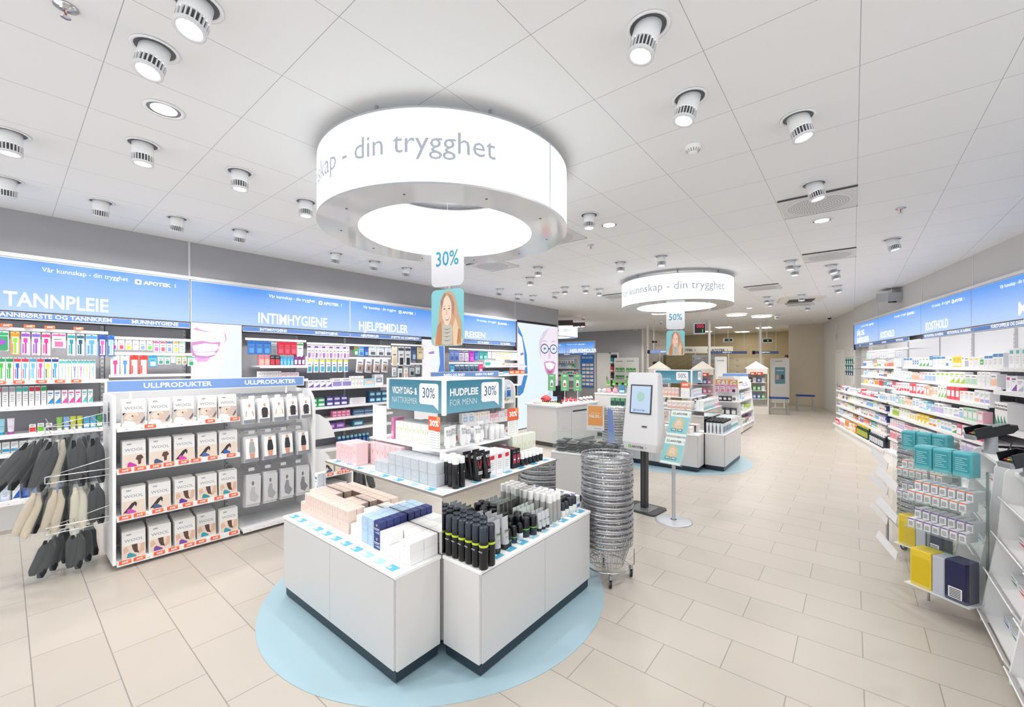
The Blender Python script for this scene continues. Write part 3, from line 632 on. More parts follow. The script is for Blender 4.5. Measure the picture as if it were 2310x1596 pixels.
def smile(P):
    P([(.0, 1-.0), (.62, .99), (.68, .9), (.62, .5), (.55, .3), (.4, .0), (.0, .0)], '#f7eef6', 0)
    P([(.03, .9), (.1, .93), (.14, .905), (.3, .88), (.44, .885), (.3, .87), (.12, .885)], '#d59bc8', 1); P([(.6, .9), (.67, .84), (.68, .77), (.62, .68), (.66, .77), (.64, .85)], '#d39ad8', 1)
    P([(.0, .71), (.2, .735), (.4, .715), (.56, .73), (.53, .62), (.45, .52), (.3, .475), (.15, .47), (.0, .5)], '#d093cb', 1); P([(.02, .66), (.25, .7), (.5, .69), (.54, .64), (.46, .59), (.2, .57), (.04, .58)], '#fdfaff', 2); P([(.04, .57), (.2, .565), (.44, .58), (.48, .54), (.3, .51), (.1, .52)], '#f1ecfb', 2)
    for u in (.1, .19, .29, .39): P([(u, .69), (u+.008, .69), (u+.008, .58), (u, .58)], '#cbb9e2', 3)
    P([(.04, .5), (.2, .47), (.36, .49), (.3, .43), (.12, .42)], '#e7b2dd', 2)
poster(LW, 1.55, 2.13, .3, 2.245, 'backlit poster of a smiling mouth with white teeth on the left wall', lambda P: smile(lambda pts, c, k, e=.9: P([(u, .54+v*.46) for u, v in pts], c, k, e)))
def bluehair(P):
    P([(.0, 1), (.62, 1), (.55, .85), (.3, .78), (.42, .6), (.2, .5), (.05, .4), (0, .4)], '#f0eefa', 0); P([(.95, 1), (.98, .6), (.9, .25), (.7, .1), (.75, .4), (.62, .55), (.78, .75), (.7, 1)], '#5b83cf', 1); P([(.25, .86), (.5, .88), (.52, .85), (.3, .845)], '#a07fc0', 2); P([(.98, .5), (.75, .36), (.95, .33)], '#4f77c4', 2)
poster(LW, 5.31, 5.9, .3, 2.2, 'narrow backlit poster with blue hair, just below the hanging portrait', lambda P: bluehair(P))
def glasses(P):
    # profile with hair at the left edge, bespectacled laughing face at the right
    P([(.0, .97), (.1, .88), (.2, .7), (.22, .5), (.12, .34), (.0, .3)], '#3f86c4', 0); P([(.0, .9), (.09, .86), (.14, .72), (.16, .55), (.08, .42), (.0, .4)], '#ece8f8', 1); P([(.05, .71), (.12, .72), (.13, .7), (.06, .69)], '#7a7fc0', 2)
    P([(.5, .84), (.6, .93), (.75, .985), (1, .99), (1, .36), (.92, .36), (.8, .42), (.68, .52), (.58, .62), (.5, .72)], '#efe6f2', 0)
    P([(.5, .84), (.6, .93), (.75, .985), (.7, .93), (.58, .84), (.54, .76), (.56, .66), (.5, .72)], '#dccfe6', 1); P([(.92, .36), (1, .36), (1, .46), (.9, .44)], '#dccfe6', 1)
    import math as _m
    for cx in (.64, .88):
        P([(cx+.105*_m.cos(a*PI/8), .765+.05*_m.sin(a*PI/8)) for a in range(16)], '#39406e', 2); P([(cx+.088*_m.cos(a*PI/8), .765+.04*_m.sin(a*PI/8)) for a in range(16)], '#e4ecfa', 3); P([(cx-.05, .765), (cx, .782), (cx+.05, .765), (cx, .752)], '#8fb0de', 4); P([(cx-.016, .765), (cx, .776), (cx+.016, .765), (cx, .756)], '#26305c', 5)
        P([(cx-.09, .83), (cx, .85), (cx+.09, .835), (cx, .842)], '#b49cc0', 3)
    P([(.735, .772), (.785, .772), (.785, .76), (.735, .76)], '#39406e', 3); P([(.75, .75), (.77, .75), (.8, .68), (.77, .665), (.73, .675)], '#dcc8e0', 3)
    P([(.62, .625), (.7, .64), (.78, .635), (.86, .64), (.94, .615), (.9, .53), (.82, .48), (.74, .48), (.66, .54)], '#cf93bf', 2); P([(.65, .62), (.78, .628), (.91, .61), (.87, .565), (.78, .55), (.69, .57)], '#fbf8ff', 3); P([(.7, .55), (.78, .535), (.86, .545), (.82, .5), (.75, .498)], '#b56a94', 3)
    P([(.4, .0), (.5, .2), (.72, .3), (.86, .38), (.97, .34), (1, .36), (1, 0)], '#bcd9f6', 0); P([(.66, .0), (.8, .2), (.84, .0)], '#8fbcec', 1)
poster(LW, 8.38, 10.25, .02, 2.78, 'tall backlit poster of a laughing face with glasses on the left wall', lambda P: glasses(P), base=('#e4f1fa', '#ecf6fc'))
# tooth care bay
shelving('wall_shelving', 'grey wall shelving bay full of toothbrushes at the far left', 'shelving', LW, -.9, .755, .2, 2.16,
  [(-.9,.755,1.53,-.2), (-.9,.755,1.27,-.2), (-.9,.755,.99,-.2), (-.9,.755,.805,-.2), (-.9,.755,.625,-.2), (-.9,.755,.33,-.22)], base=(-.9, .755, -.0, .3), rails=[(-.9,.755,2.05,-.14)], uprights=(.74,), backm=GREYP)
shelving('wall_shelving', 'grey wall shelving bay with hanging mouth hygiene packs', 'shelving', LW, .765, 1.54, .2, 2.16,
  [(.765,1.54,1.27,-.15), (.765,1.54,.9,-.15)], rails=[(.765,1.54,2.0,-.12), (.765,1.54,1.82,-.12), (.765,1.54,1.56,-.12)], uprights=(1.52,))
TB = '%s toothbrush pack'
def br(c, a, p, d, w=.058, h=.24, st=0, n=1, nm='toothbrush_pack', cat='toothbrush'): return (n, w, h, blis(w, h, c, a, p, st), nm, d, cat)
row(LW, -.12, [br('#1f3a6e','#2a62b8','#34a4c8','navy toothbrush pack'), br('#e8f0ea','#2f9b68','#a04fc4','round green toy toothbrush pack', .085, .2, 3), br('#f2b55a','#ef8b2c','#8cc63f','orange and green childrens toothbrush pack'), br('#e9d3ec','#8c4fb0','#c2479d','purple striped toothbrush pack'), br('#efe0ef','#7c5cb8','#9c4fc0','lilac toothbrush pack'), br('#f7e3ec','#e0337e','#d42a84','magenta toothbrush pack'), br('#f4f4f6','#e75a97','#ef6f9d','wide pale pink toothbrush pack', .1, .16, 2), br('#e6f2f2','#31939b','#2b8c97','teal toothbrush pack'), br('#d5e6e8','#1c5f6e','#1a4f63','dark teal toothbrush pack'), br('#b5d3e8','#4c8fc4','#5fa2cf','light blue toothbrush pack', .09), br('#2f5cae','#1e4a9c','#e05fa4','blue and pink toothbrush pack'), br('#3c78c0','#2b5fae','#8fc6ea','blue toothbrush pack')], -.13, 2.03, 'top tooth care hooks', 'hanging toothbrush packs', .012, True, rx=.03, jit=.08)
L2 = [('#e6f4ea','#27a06a','#ec4f95','green edged pink toothbrush pack'), ('#e6f4ea','#27a06a','#ec4f95','pink toothbrush pack'), ('#e6f4ea','#27a06a','#4fb04a','green toothbrush pack'), ('#e6f4ea','#1f9a5a','#3f9f3c','deep green toothbrush pack'), ('#e8eff8','#e84c5a','#2565b0','royal blue toothbrush pack'), ('#e8eff8','#e84c5a','#6aaede','sky blue toothbrush pack'), ('#e8eff8','#5ab0d8','#67b0d8','pale blue toothbrush pack'), ('#e8eff8','#e84c5a','#e84a98','rosy toothbrush pack'), ('#f2f2ec','#2b3f7c','#e8d43a','yellow toothbrush pack'), ('#eef2f8','#2b3f7c','#3fa0c4','cyan toothbrush pack')]
x = row(LW, -.14, [br(a, c, d, e, .048, .24) for a, c, d, e in L2], -.1, 1.531, 'upper tooth care shelf', 'standing toothbrush packs', .004, rx=-.03)
row(LW, x, [br('#f2f7f8','#5fb8b8',c, e + ' interdental brush pack', .043, .22, 1, 1, 'interdental_brush_pack', 'interdental brush') for c, e in (('#8aa8d8','steel blue'),('#9ccc4c','lime'),('#2a3f92','navy'),('#e0329a','magenta'),('#a4cf4f','light lime'),('#45a8b4','teal'))], -.1, 1.531, 'upper tooth care shelf', 'standing interdental brush packs', .004, rx=-.03, n0=10)
def bx(n, w, d, h, c, a, st, desc, nm='carton', cat='carton', t=None): return (n, w, h, boxi(w, d, h, c, a, st, t), nm, desc, cat)
row(LW, -.1, [bx(2,.04,.035,.2,'#f2f2f2','#d83a44','top','tall white toothpaste box with red top','toothpaste_box','toothpaste'), bx(2,.04,.035,.2,'#f2f2f2','#a8adb4','top','tall white toothpaste box with grey top','toothpaste_box','toothpaste'), bx(2,.036,.035,.2,'#f2f2f2','#3fb4a4','top','tall white toothpaste box with teal top','toothpaste_box','toothpaste'), bx(2,.036,.035,.2,'#f2f2f2','#c23040','top','tall white toothpaste box with crimson top','toothpaste_box','toothpaste'), bx(1,.036,.035,.2,'#f2f2f2','#2fa35a','top','tall white toothpaste box with green top','toothpaste_box','toothpaste'), bx(2,.045,.04,.15,'#f4f5f8','#2a88cc','diag','white box with blue wedge','toothpaste_box','toothpaste'), bx(3,.045,.04,.15,'#f8f2f6','#e84c9e','diag','white box with pink wedge','toothpaste_box','toothpaste'), bx(2,.04,.04,.15,'#f0f6f4','#5fc0b4','diag','white box with mint wedge','toothpaste_box','toothpaste')], -.1, 1.271, 'toothpaste shelf', 'toothpaste boxes', .006)
def tb(n, w, h, c, cap, a, desc, t=None): return (n, w, h, tparts(w, h, c, cap, a, t), 'tube', desc, 'tube')
row(LW, -.1, [tb(2,.05,.16,'#9fd4e6','#2fa0b8','#2a6cb0','standing light blue tube'), tb(1,.05,.16,'#efe6f2','#b04fa4','#8f3f9a','standing white and purple tube')], -.1, .991, 'third tooth care shelf', 'standing tubes', .012)
row(LW, .17, [bx(1,.045,.045,.085,'#f6f6f4','#e03a3a','pic','small white box with red print'), bx(1,.045,.045,.09,'#f6f6f4','#6fbf3c','pic','small white box with green print'), bx(1,.045,.045,.085,'#f6f6f4','#3a3438','pic','small white box with dark print')], -.1, .991, 'third tooth care shelf', 'small cartons', .012, n0=3)
row(LW, .36, [tb(1,.045,.14,'#8cc65a','#f2f2f2','#e84c4c','standing green childrens tube'), tb(1,.045,.14,'#7fb2e4','#f2f2f2','#ef8b2c','standing blue and orange childrens tube'), tb(2,.045,.14,'#c4cf3c','#f2f2f2','#ef6b2c','standing lime and orange childrens tube'), bx(2,.045,.035,.13,'#4fa8d4','#ffffff','band','blue and white box'), bx(1,.045,.035,.14,'#2b8f4c','#ffffff','band','green box')], -.1, .991, 'third tooth care shelf', 'childrens toothpaste', .006, n0=6)
row(LW, -.12, [bx(8,.05,.045,.11,'#f2f2f0','#2f9cc8','band','white box with cyan band')], -.1, .806, 'fourth tooth care shelf', 'white boxes with cyan bands', .006)
row(LW, -.1, [bx(1,.05,.05,.12,'#e6ecea','#2f9a84','band','pale box with green band'), bx(1,.05,.05,.05,'#b4b6ba','#8a8c92','band','low grey box'), bx(1,.1,.06,.1,'#e03c34','#f2c83a','diag','wide red and yellow box'), bx(3,.06,.05,.09,'#3f9f94','#e8f2f0','band','teal box')], -.1, .626, 'fifth tooth care shelf', None, .006)
row(LW, -.12, [(2,.085,.22,bparts(.038,.22,'#c8d4ea','#e9eef6','#dfe8f6',.28,neck=.55),'mouthwash_bottle','pale blue mouthwash bottle','bottle'), bx(1,.05,.05,.19,'#f2f4f8','#2a5cb4','diag','tall white and blue box'), (4,.07,.15,bparts(.03,.15,'#1b3f8c','#f2f2f4','#2b62c0',.3,neck=.62),'medicine_bottle','dark blue bottle with white cap','bottle')], -.11, .331, 'bottom tooth care shelf', 'bottles on the bottom shelf', .004)
for i, x in enumerate((.02, .17, .31, .52)): thing('offer_card', 'orange fifty percent card above hanging toothbrushes, %s from the left' % ORD[i], 'price card', tag('50%', .075, .032), LW, x, -.165, 2.072, group='orange offer cards at tooth care')
for i, x in enumerate((-.02, .1, .25, .38, .5)): thing('offer_card', 'orange fifty percent card on toothbrush shelf edge, %s from the left' % ORD[i], 'price card', tag('50%', .075, .032), LW, x, -.218, 1.505, group='orange offer cards at tooth care')
def bl(n, c, a, p, d, w=.055, h=.12, st=2, nm='hanging_pack', cat='pack'): return (n, w, h, blis(w, h, c, a, p, st), nm, d, cat)
row(LW, .78, [bl(1,'#f4f4f6','#e8e8ec',c,'small white pack with %s window' % e) for c, e in (('#d8289c','magenta'),('#ef4f5c','red'),('#e6cf2f','yellow'),('#e6e9ee','clear'),('#7ea0dc','blue'),('#6fcf4c','green'))] + [bl(1,'#f0f0f4',c,c2,'small pack with %s header' % e, .055, .14) for c, c2, e in (('#e0409c','#ef6fb0','pink'),('#e04c6c','#ef5f6f','rose'),('#3f62a8','#7f9cd0','navy'),('#e6a83a','#f0c84c','amber'),('#8ac09c','#a8dcb4','mint'))], -.11, 1.985, 'top hooks by the smile poster', 'small dental packs', .008, True, jit=.1)
row(LW, .78, [bl(1,'#eef2f2','#d8e4e4','#e8458c','white pack with pink brush', .075,.24,0), bl(1,'#eef2f8','#d8e4f4','#5f8fd0','white pack with pale blue brush', .075,.24,0), bl(2,'#ef5c4c','#e03c34','#f2f2f2','red toothbrush card', .075,.24,0), bl(1,'#5fb8e0','#3f98cc','#e8f4fa','sky blue pouch', .08,.14), bl(2,'#e2f0ec','#4fae9a','#3f9a88','small teal pack', .055,.11), bl(1,'#f4f4f4','#c8ccd0','#f0f0f0','small plain white pack', .045,.09), bl(2,'#eaf0dc','#9cbf5c','#a89a84','small green and beige pack', .05,.11), bl(1,'#e2f2ec','#5fbf9a','#2f9f6c','clear green pack', .07,.13)], -.11, 1.805, 'second hooks by the smile poster', 'dental packs', .008, True, jit=.1)
# intimate hygiene and aids bays
shelving('wall_shelving', 'grey wall shelving right of the smile poster', 'shelving', LW, 2.14, 2.975, .2, 2.16, [(2.3,2.975,1.68,-.2), (2.2,2.975,1.475,-.2), (2.14,2.975,1.2,-.2)], rails=[(2.14,2.975,2.05,-.14)], uprights=(2.96,))
shelving('wall_shelving', 'grey wall shelving with dark lower shelves left of the offer island sign', 'shelving', LW, 2.985, 4.5, .2, 2.16, [(2.985,4.5,1.325,-.2), (2.985,4.5,1.02,-.2), (2.985,4.5,.83,-.2), (2.985,4.5,.64,-.2), (2.985,4.5,.34,-.22)], base=(2.14, 8.3, -.0, .3), rails=[(2.985,4.5,2.02,-.14), (2.985,4.5,1.8,-.14)], uprights=(3.77, 4.49), backm=mat('#8b8b92', .6))
shelving('wall_shelving', 'grey wall shelving of supports and sleeves left of the narrow poster', 'shelving', LW, 4.51, 5.3, .2, 2.16, [(4.51,5.3,1.2,-.2)], rails=[(4.51,5.3,2.06,-.14), (4.51,5.3,1.7,-.14)], uprights=(5.28,))
def cy(n, r, h, c, cap, lab, desc, **k): return (n, r*2+.004, h, bparts(r, h, c, cap, lab, **k), 'bottle', desc, 'bottle')
row(LW, 2.17, [bl(3,'#3f7cc8','#2a62b0','#5f9ce0','wide blue pouch', .095,.19), bl(1,'#8f949c','#b4b8c0','#7c828a','grey pouch', .08,.19), bl(3,'#d83a52','#c02840','#e8607a','crimson pouch', .088,.19), bl(1,'#f2f4f0','#3f9a4c','#f4f6f4','tall white pack with green foot', .09,.22)], -.13, 2.03, 'hooks right of smile poster', 'hanging pouches', .006, True, rx=.03, jit=.06)
row(LW, 2.31, [bx(2,.07,.05,.15,'#ef7a84','#f8b0a4','pic','coral box'), bx(2,.065,.05,.15,'#2c2830','#c0404c','pic','black box'), cy(4,.021,.13,'#4fb4e8','#2f9ad8','#7fcaf0','sky blue bottle'), cy(3,.024,.16,'#8a2f84','#6f2a6c','#f0e4f0','purple bottle'), cy(4,.018,.14,'#f2eef2','#e8e0e8',None,'slim white bottle')], -.12, 1.681, 'shelf right of smile poster', None, .004)
row(LW, 2.3, [bx(8,.035,.06,.12,'#f2eef0','#c8a0b4','band','slim white carton'), bx(4,.06,.06,.1,'#f4dfe8','#e0609c','band','pale pink carton')], -.12, 1.476, 'lower shelf right of smile poster', 'pale cartons', .004)
row(LW, 2.99, [bl(1,'#f4f2f6','#6b4a9c','#8f74b8','white and purple pack', .055,.22), bl(1,'#f4f2f6','#c8b8dc','#d8a0cc','white and lilac pack', .055,.22)]*6, -.13, 2.0, 'top hooks, second hygiene bay', 'white and purple packs', .004, True, rx=.02, jit=.12)
row(LW, 2.99, [bl(7,'#e4f0f4','#e6d84c','#4fa8cc','pale blue pack with yellow top', .08,.22)], -.13, 1.785, 'lower hooks, second hygiene bay', 'pale blue packs', .02, True, rx=.02, jit=.12)
row(LW, 3.0, [bx(4,.09,.08,.12,'#f2eef6','#7a5cb0','diag','white box with purple wedge'), bx(2,.16,.1,.14,'#f4f4f4','#8f84c0','pic','wide white box with circle'), bx(4,.05,.1,.17,'#f4f4f2','#d8d8d8','band','upright plain white carton'), bx(1,.2,.1,.12,'#a8d8ec','#f0c8b0','patch','wide light blue box'), bx(1,.17,.1,.19,'#e8e8ea','#9aa0a8','patch','tall grey and white box')], -.1, 1.326, 'long shelf above dark shelves', None, .008)
row(LW, 3.78, [bl(1,'#5fb45c','#e04c3c','#f2f2f2','green pack', .07,.15), bl(1,'#8fc0e8','#5f9cd8','#3f84cc','light blue pack', .1,.16), bl(1,'#2f62b4','#24509c','#7fb0e8','blue pack', .08,.16), bl(3,'#eef0f4','#b8cce4',"#5a5f70",'white pack with dark window', .15,.15)], -.13, 2.0, 'on top hooks of the aids bay', 'aids packs', .01, True, jit=.1)
for i in range(4): thing('padded_pack', 'large white padded pack with picture, %s from the left in the aids bay' % ORD[i], 'pack', bagi(.16, .24, '#e6e8f0', '#b09a8c', 3), LW, 3.86+i*.165, -.16, 1.55, rz=.2, ry=.1, group='large white padded packs')
row(LW, 4.53, [bl(1,'#e4dccc','#f0e8dc','#d8c8a8','beige sleeve pack', .12,.38), bl(2,'#d8dce0','#40454c','#2a2d33','grey pack with black sleeve', .13,.38), bl(1,'#3f5c84','#2a4468','#a8c0dc','navy pack', .11,.26), bl(1,'#d8c8a4','#c0b08c','#e8d8b4','sand coloured brace pack', .16,.24)], -.13, 2.03, 'on top hooks of the support bay', 'support packs', .02, True)
row(LW, 4.53, [bl(1,'#e8e8ec','#c8ccd4','#9aa4b0','white support pack', .1,.2), bl(1,'#dce0e4','#3f444c','#50555f','grey support pack', .1,.24), bl(1,'#ecece8','#b8bcc4','#e0b8a8','pale support pack', .1,.24), bl(1,'#b8bcc0','#70757c','#2f3338','dark grey support pack', .12,.2), bl(1,'#e4e8ec','#4c5a70','#8fa0b8','small blue grey support pack', .1,.16)], -.13, 1.67, 'on lower hooks of the support bay', 'support packs', .03, True)
def stack(fr, x0, n, lev, w, d, h, c, a, st, ly, z, desc, where, nm='hygiene_box', cat='hygiene box', gap=.003, back=1, t=None):
    P = boxi(w, d, h, c, a, st, t)
    for k in range(lev):
        for j in range(back):
            for i in range(n):
                lb = '%s, %s from the left%s%s %s' % (desc, ORD[i], (' in %s layer' % ('bottom', 'second', 'third', 'fourth')[k]) if lev > 1 else '', (', row %s back' % ORD[j]) if back > 1 else '', where)
                thing(nm, lb, cat, P, fr, x0+w/2+i*(w+gap), ly+j*(d+gap), z+k*(h+.0008), rz=random.uniform(-.015, .015), group=desc+'s')
stack(LW, 3.03, 2, 2, .12, .09, .07, '#2f9a5c', '#e8f4ec', 'patch', -.1, 1.021, 'green box', 'on the first dark shelf')
stack(LW, 3.29, 3, 2, .12, .09, .075, '#4a3f94', '#e8e4f6', 'patch', -.1, 1.021, 'violet box', 'on the first dark shelf')
stack(LW, 3.7, 1, 3, .28, .12, .035, '#eceaf0', '#c8c8d0', 'band', -.1, 1.021, 'flat white pack', 'on the first dark shelf')
stack(LW, 4.06, 3, 2, .12, .09, .1, '#2b5a84', '#9fd8e4', 'patch', -.1, 1.021, 'blue and aqua box', 'on the first dark shelf')
stack(LW, 3.4, 4, 2, .075, .07, .05, '#f27cab', '#f8d0e0', 'patch', -.1, .831, 'pink box', 'on the second dark shelf')
stack(LW, 3.76, 2, 2, .2, .1, .045, '#4a7098', '#b8d0e4', 'band', -.1, .831, 'flat blue box', 'on the second dark shelf')
stack(LW, 3.12, 3, 1, .16, .1, .1, '#7c4fa8', '#d0a0e0', 'patch', -.1, .641, 'purple box', 'on the third dark shelf')
stack(LW, 3.75, 1, 1, .2, .1, .1, '#3a7498', '#b8e4ec', 'patch', -.1, .641, 'teal box', 'on the third dark shelf')
row(LW, 3.5, [cy(8,.03,.16,'#27508c','#8fd0e4','#4f8cc0','blue bottle with aqua cap', dome=True)], -.1, .341, 'on the lowest dark shelf', 'blue bottles', .01)
# travel bay
shelving('wall_shelving', 'grey wall shelving of travel goods under the travel sign', 'shelving', LW, 5.92, 8.3, .2, 2.16, [(6.95,8.5,1.66,-.22), (6.95,8.55,1.45,-.22), (5.92,8.3,1.2,-.2), (5.92,8.3,.9,-.2)], rails=[(5.92,8.2,2.02,-.14), (5.92,6.95,1.72,-.14), (5.92,6.95,1.48,-.14)], uprights=(6.7, 7.5))
row(LW, 5.95, [bl(2,'#7f9cd8','#5f7cc0','#3f5cb0','blue pouch', .12,.22), bl(2,'#dcd6e8','#5a4f84','#b8a8c8','grey and navy pouch', .14,.22), bl(1,'#c03fc0','#8f2f98','#d860d0','magenta pouch', .15,.24), bl(1,'#3f68c8','#2f50a8','#6f90e0','royal blue pouch', .13,.2), bl(2,'#2fa098','#1f7f88','#8fe0d8','turquoise pouch', .14,.18), bl(2,'#f2f0f4','#e8a0b8','#f8e0e8','white and pink pack', .13,.16), bl(2,'#f4e8dc','#f0a884','#f8d0b8','peach pack', .09,.2), bl(3,'#f0f0e0','#c8d04c','#e8ec90','yellow green pack', .1,.18), bl(3,'#e8eef0','#a8c8d8','#d0e4ec','clear pale pack', .1,.2)], -.13, 1.99, 'on the travel hooks', 'travel pouches', .012, True, jit=.2)
row(LW, 5.95, [bl(1,'#3fa8dc','#2a80b8','#8fd8f4','bright blue pouch', .13,.2), bl(5,'#4a6888','#cfe4ec','#2a3f58','dark teal case pack', .13,.2), bl(1,'#f0508c','#e03878','#f8c0d8','hot pink pack', .15,.2)], -.13, 1.7, 'on the lower travel hooks', 'travel packs', .015, True, jit=.1)
row(LW, 6.98, [bx(1,.2,.12,.14,'#f2f4f4','#3f9a94','pic','white box with teal print'), bx(3,.13,.12,.12,'#eef2f4','#b8d4dc','patch','pale box'), bx(1,.08,.1,.16,'#f4ece8','#ef7a5c','band','tall box with coral print'), bx(2,.25,.12,.06,'#f4f0f0','#e0384c','band','long flat box with red print'), bx(1,.24,.12,.06,'#f0eaf2','#9a74b8','band','long flat box with lilac print')], -.12, 1.661, 'on the upper travel shelf', None, .01)
row(LW, 7.0, [bx(3,.2,.14,.06,'#e8e4f0','#4f5cb4','band','low box with indigo print'), bx(1,.2,.14,.08,'#5fa8d8','#d8ecf8','band','low sky blue box'), bx(3,.2,.14,.1,'#f0683c','#f8c0a0','patch','orange box')], -.12, 1.451, 'on the lower travel shelf', None, .012)
# ------------------------------------------------------------------ gondola with wool boxes
G = Fr(-4.67, 0, 90)
@cached
def endpanel():
    b = MB(); pts = rrect(-.5, 0, .04, 1.43, .06, 5)
    b.prism([(-x, z) for x, z in reversed(pts)], -.018, .018, W, 'x' if 0 else 'y'); return b.mesh('side_panel')
root = ob('gondola', None, None, G.loc(0,0,0), (0,0,G.r), 'white double sided gondola holding wool boxes beside the left wall', 'shelving')
# local: x along run, y back
def curvedpanel(x, d0, ztop, rad, t=.02):
    b = MB(); P = [(0, .045), (-.0, ztop-rad)]
    pts = [(0.0, .05), (d0, .05), (d0, ztop)]
    for i in range(7): a = PI/2 + PI/2*i/6; pts.append((rad + rad*math.cos(a), ztop-rad + rad*math.sin(a)))
    b.prism(pts, x, x+t, W, 'x'); return b
ob('side_panel', curvedpanel(.565, .52, 1.44, .06), root)
ob('side_panel', curvedpanel(2.2, .52, 1.42, .2), root)
b = MB(); b.box(.586, 2.199, .44, .46, .08, 1.45, mat('#cfcfd0')); b.box(.586, 2.199, .46, .5, .04, .1, W); ob('back_panel', b, root)
for u in (1.485,): b = MB(); b.box(u-.012, u+.012, .415, .439, .1, 1.4, PLATE); [b.fr(u-.006, u-.002, z/100, z/100+.02, .4145, BLACK) for z in range(15, 140, 5)]; [b.fr(u+.002, u+.006, z/100, z/100+.02, .4145, BLACK) for z in range(15, 140, 5)]; ob('slotted_upright', b, root)
for i, z in enumerate((.065, .435, .825, 1.175)):
    s = ob('shelf', shelf_mesh(.89, .42), root, (.588, .43, z)); ob('label_strip', strip_mesh(.89, .42, seed=40+i), s)
s = ob('shelf', shelf_mesh(.7, .44), root, (1.495, .43, .065)); ob('label_strip', strip_mesh(.7, .44, seed=47), s)
b = MB(); b.box(.6, 2.19, .1, .42, .03, .044, W)
for x in (.7, 1.4, 2.1): b.cyl((x, .1, 0), (x, .1, .04), .02, BLACK)
b.cyl((.62, .3, 0), (.62, .3, .04), .02, BLACK); ob('base_frame', b, root)
for i, z in enumerate((1.36, 1.0, .62)):
    b = MB(); b.box(1.5, 2.19, .28, .292, z, z+.03, STEEL); b.box(1.5, 1.51, .29, .43, z, z+.012, STEEL); b.box(2.18, 2.19, .29, .43, z, z+.012, STEEL)
    n = 5 if i == 0 else 4
    for k in range(n): x = 1.56+k*(.62/n); b.tube([(x, .28, z+.015), (x, .12, z+.0), (x, .05, z+.012)], .003, CHROME, n=4); b.prism(rrect(x+.03, x+.085, z-.018, z+.014, .003, 1), .118, .12, TAGW); b.box(x-.005, x+.005, .27, .281, z-.02, z+.035, CHROME)
    ob('hook_rail', b, root)
b = MB(); b.box(.545, 2.2, .235, .26, 1.455, 1.56, SHELF); b.fr(.56, 2.19, 1.462, 1.553, .2342, BAND); b.text('ULLPRODUKTER', 1.05, 1.487, .045, .233, LWH, bold=.02, sx=1.1); b.text('ULLPRODUKTER', 1.85, 1.487, .045, .233, LWH, bold=.02, sx=1.1)
b.box(.7, .715, .24, .255, 1.38, 1.455, W); b.box(2.0, 2.015, .24, .255, 1.38, 1.455, W); ob('header_sign', b, root)
b = MB()
for z in (1.12, .72):
    pts = [(.05, z-.28), (.1, z-.28)] + [(.1-.3*math.cos(a*PI/12)*.0 + .02*a, z-.28+.3*math.sin(a*PI/12)) for a in range(0, 7)] + [(.05, z+.04)]
    b.prism([(2.23, z-.28), (2.48, z-.28), (2.46, z-.2), (2.4, z-.08), (2.3, z+.0), (2.23, z+.02)], .06, .075, W)
ob('end_bracket', b, root)
xs = (.7, .87, 1.045, 1.22, 1.39)
def wool(level, z, cfg):
    for i, (n, pic, wd, dn) in enumerate(cfg):
        for k in range(n):
            pos = 'front' if k == 0 else ORD[k] + ' behind the front'
            thing('wool_sock_box', '%s wool box, %s stack from the left, %s gondola shelf' % (pos, ORD[i], level), 'box', woolbox(pic, wd), G, xs[i]+random.uniform(-.004, .004)+k*.003, .035+dn+k*.033, z+.001, rx=-.06, rz=random.uniform(-.03, .03), group='wool sock boxes')
wool('top', 1.175, [(3,0,'#efe8e0',.02), (3,0,'#efe8e0',.01), (4,0,'#efe8e0',.03), (3,0,'#efe8e0',.02), (3,0,'#efe8e0',.02)])
wool('second', .825, [(4,1,'#c23a9c',0), (4,1,'#46587c',0), (5,2,'#cc4fa8',0), (4,2,'#4a6a9c',0), (4,2,'#2f62a4',0)])
wool('third', .435, [(4,2,'#c44fae',0), (6,2,'#4c5c84',0), (5,3,'#5a3a94',0), (4,3,'#2f8f98',0), (4,3,'#3f9aa8',0)])
wool('lowest', .065, [(8,3,'#3f98ac',0), (9,3,'#7a4a9c',0), (9,3,'#7c4fa0',0), (8,3,'#2f9cae',.04), (3,3,'#4098ac',0)])
for nm, z, xx in (('top', 1.152, (.8, 1.23, 1.43)), ('second', .803, (.64, .735, .835, .925, 1.03, 1.12, 1.25, 1.4)), ('third', .413, (.64, .73, .85, .95, 1.06, 1.17, 1.3, 1.42)), ('lowest', .044, (.64, .73, .86, .96, 1.07, 1.16, 1.27, 1.42))):
    for i, x in enumerate(xx): thing('offer_card', 'orange thirty percent card, %s from the left on %s gondola shelf edge' % (ORD[i], nm), 'price card', tag('30%', .075, .033), G, x, -.007, z, rz=random.uniform(-.04, .04), group='orange offer cards on the gondola')
def bags(level, n, ztop, w, h, c, a, st, x0, dx, tilt=0):
    for i in range(n):
        for k in range(3):
            pos = 'front' if k == 0 else ORD[k] + ' behind front'
            thing('garment_pack', '%s clear garment pack on hook %s from left, %s hook row' % (pos, ORD[i], level), 'garment pack', bagi(w, h, c, a[i % len(a)], st), G, x0+i*dx, .03+k*.035, ztop-h-(.006*k), rx=-.1, rz=.08+random.uniform(-.05, .05), ry=tilt, group='garment packs')
bags('top', 5, 1.35, .13, .25, '#e4e4e6', ['#f2f2f2', '#3c3d42', '#f2f0ec', '#3a3c40', '#404048'], 0, 1.57, .14)
bags('middle', 4, .97, .15, .26, '#c6c7ca', ['#a8aeb0', '#33353a', '#3a3d42', '#303338'], 1, 1.59, .17)
bags('lower', 4, .58, .15, .32, '#cfd0d4', ['#b8b8bc', '#a4a4a8', '#8f8f94', '#808086'], 2, 1.6, .165, .06)
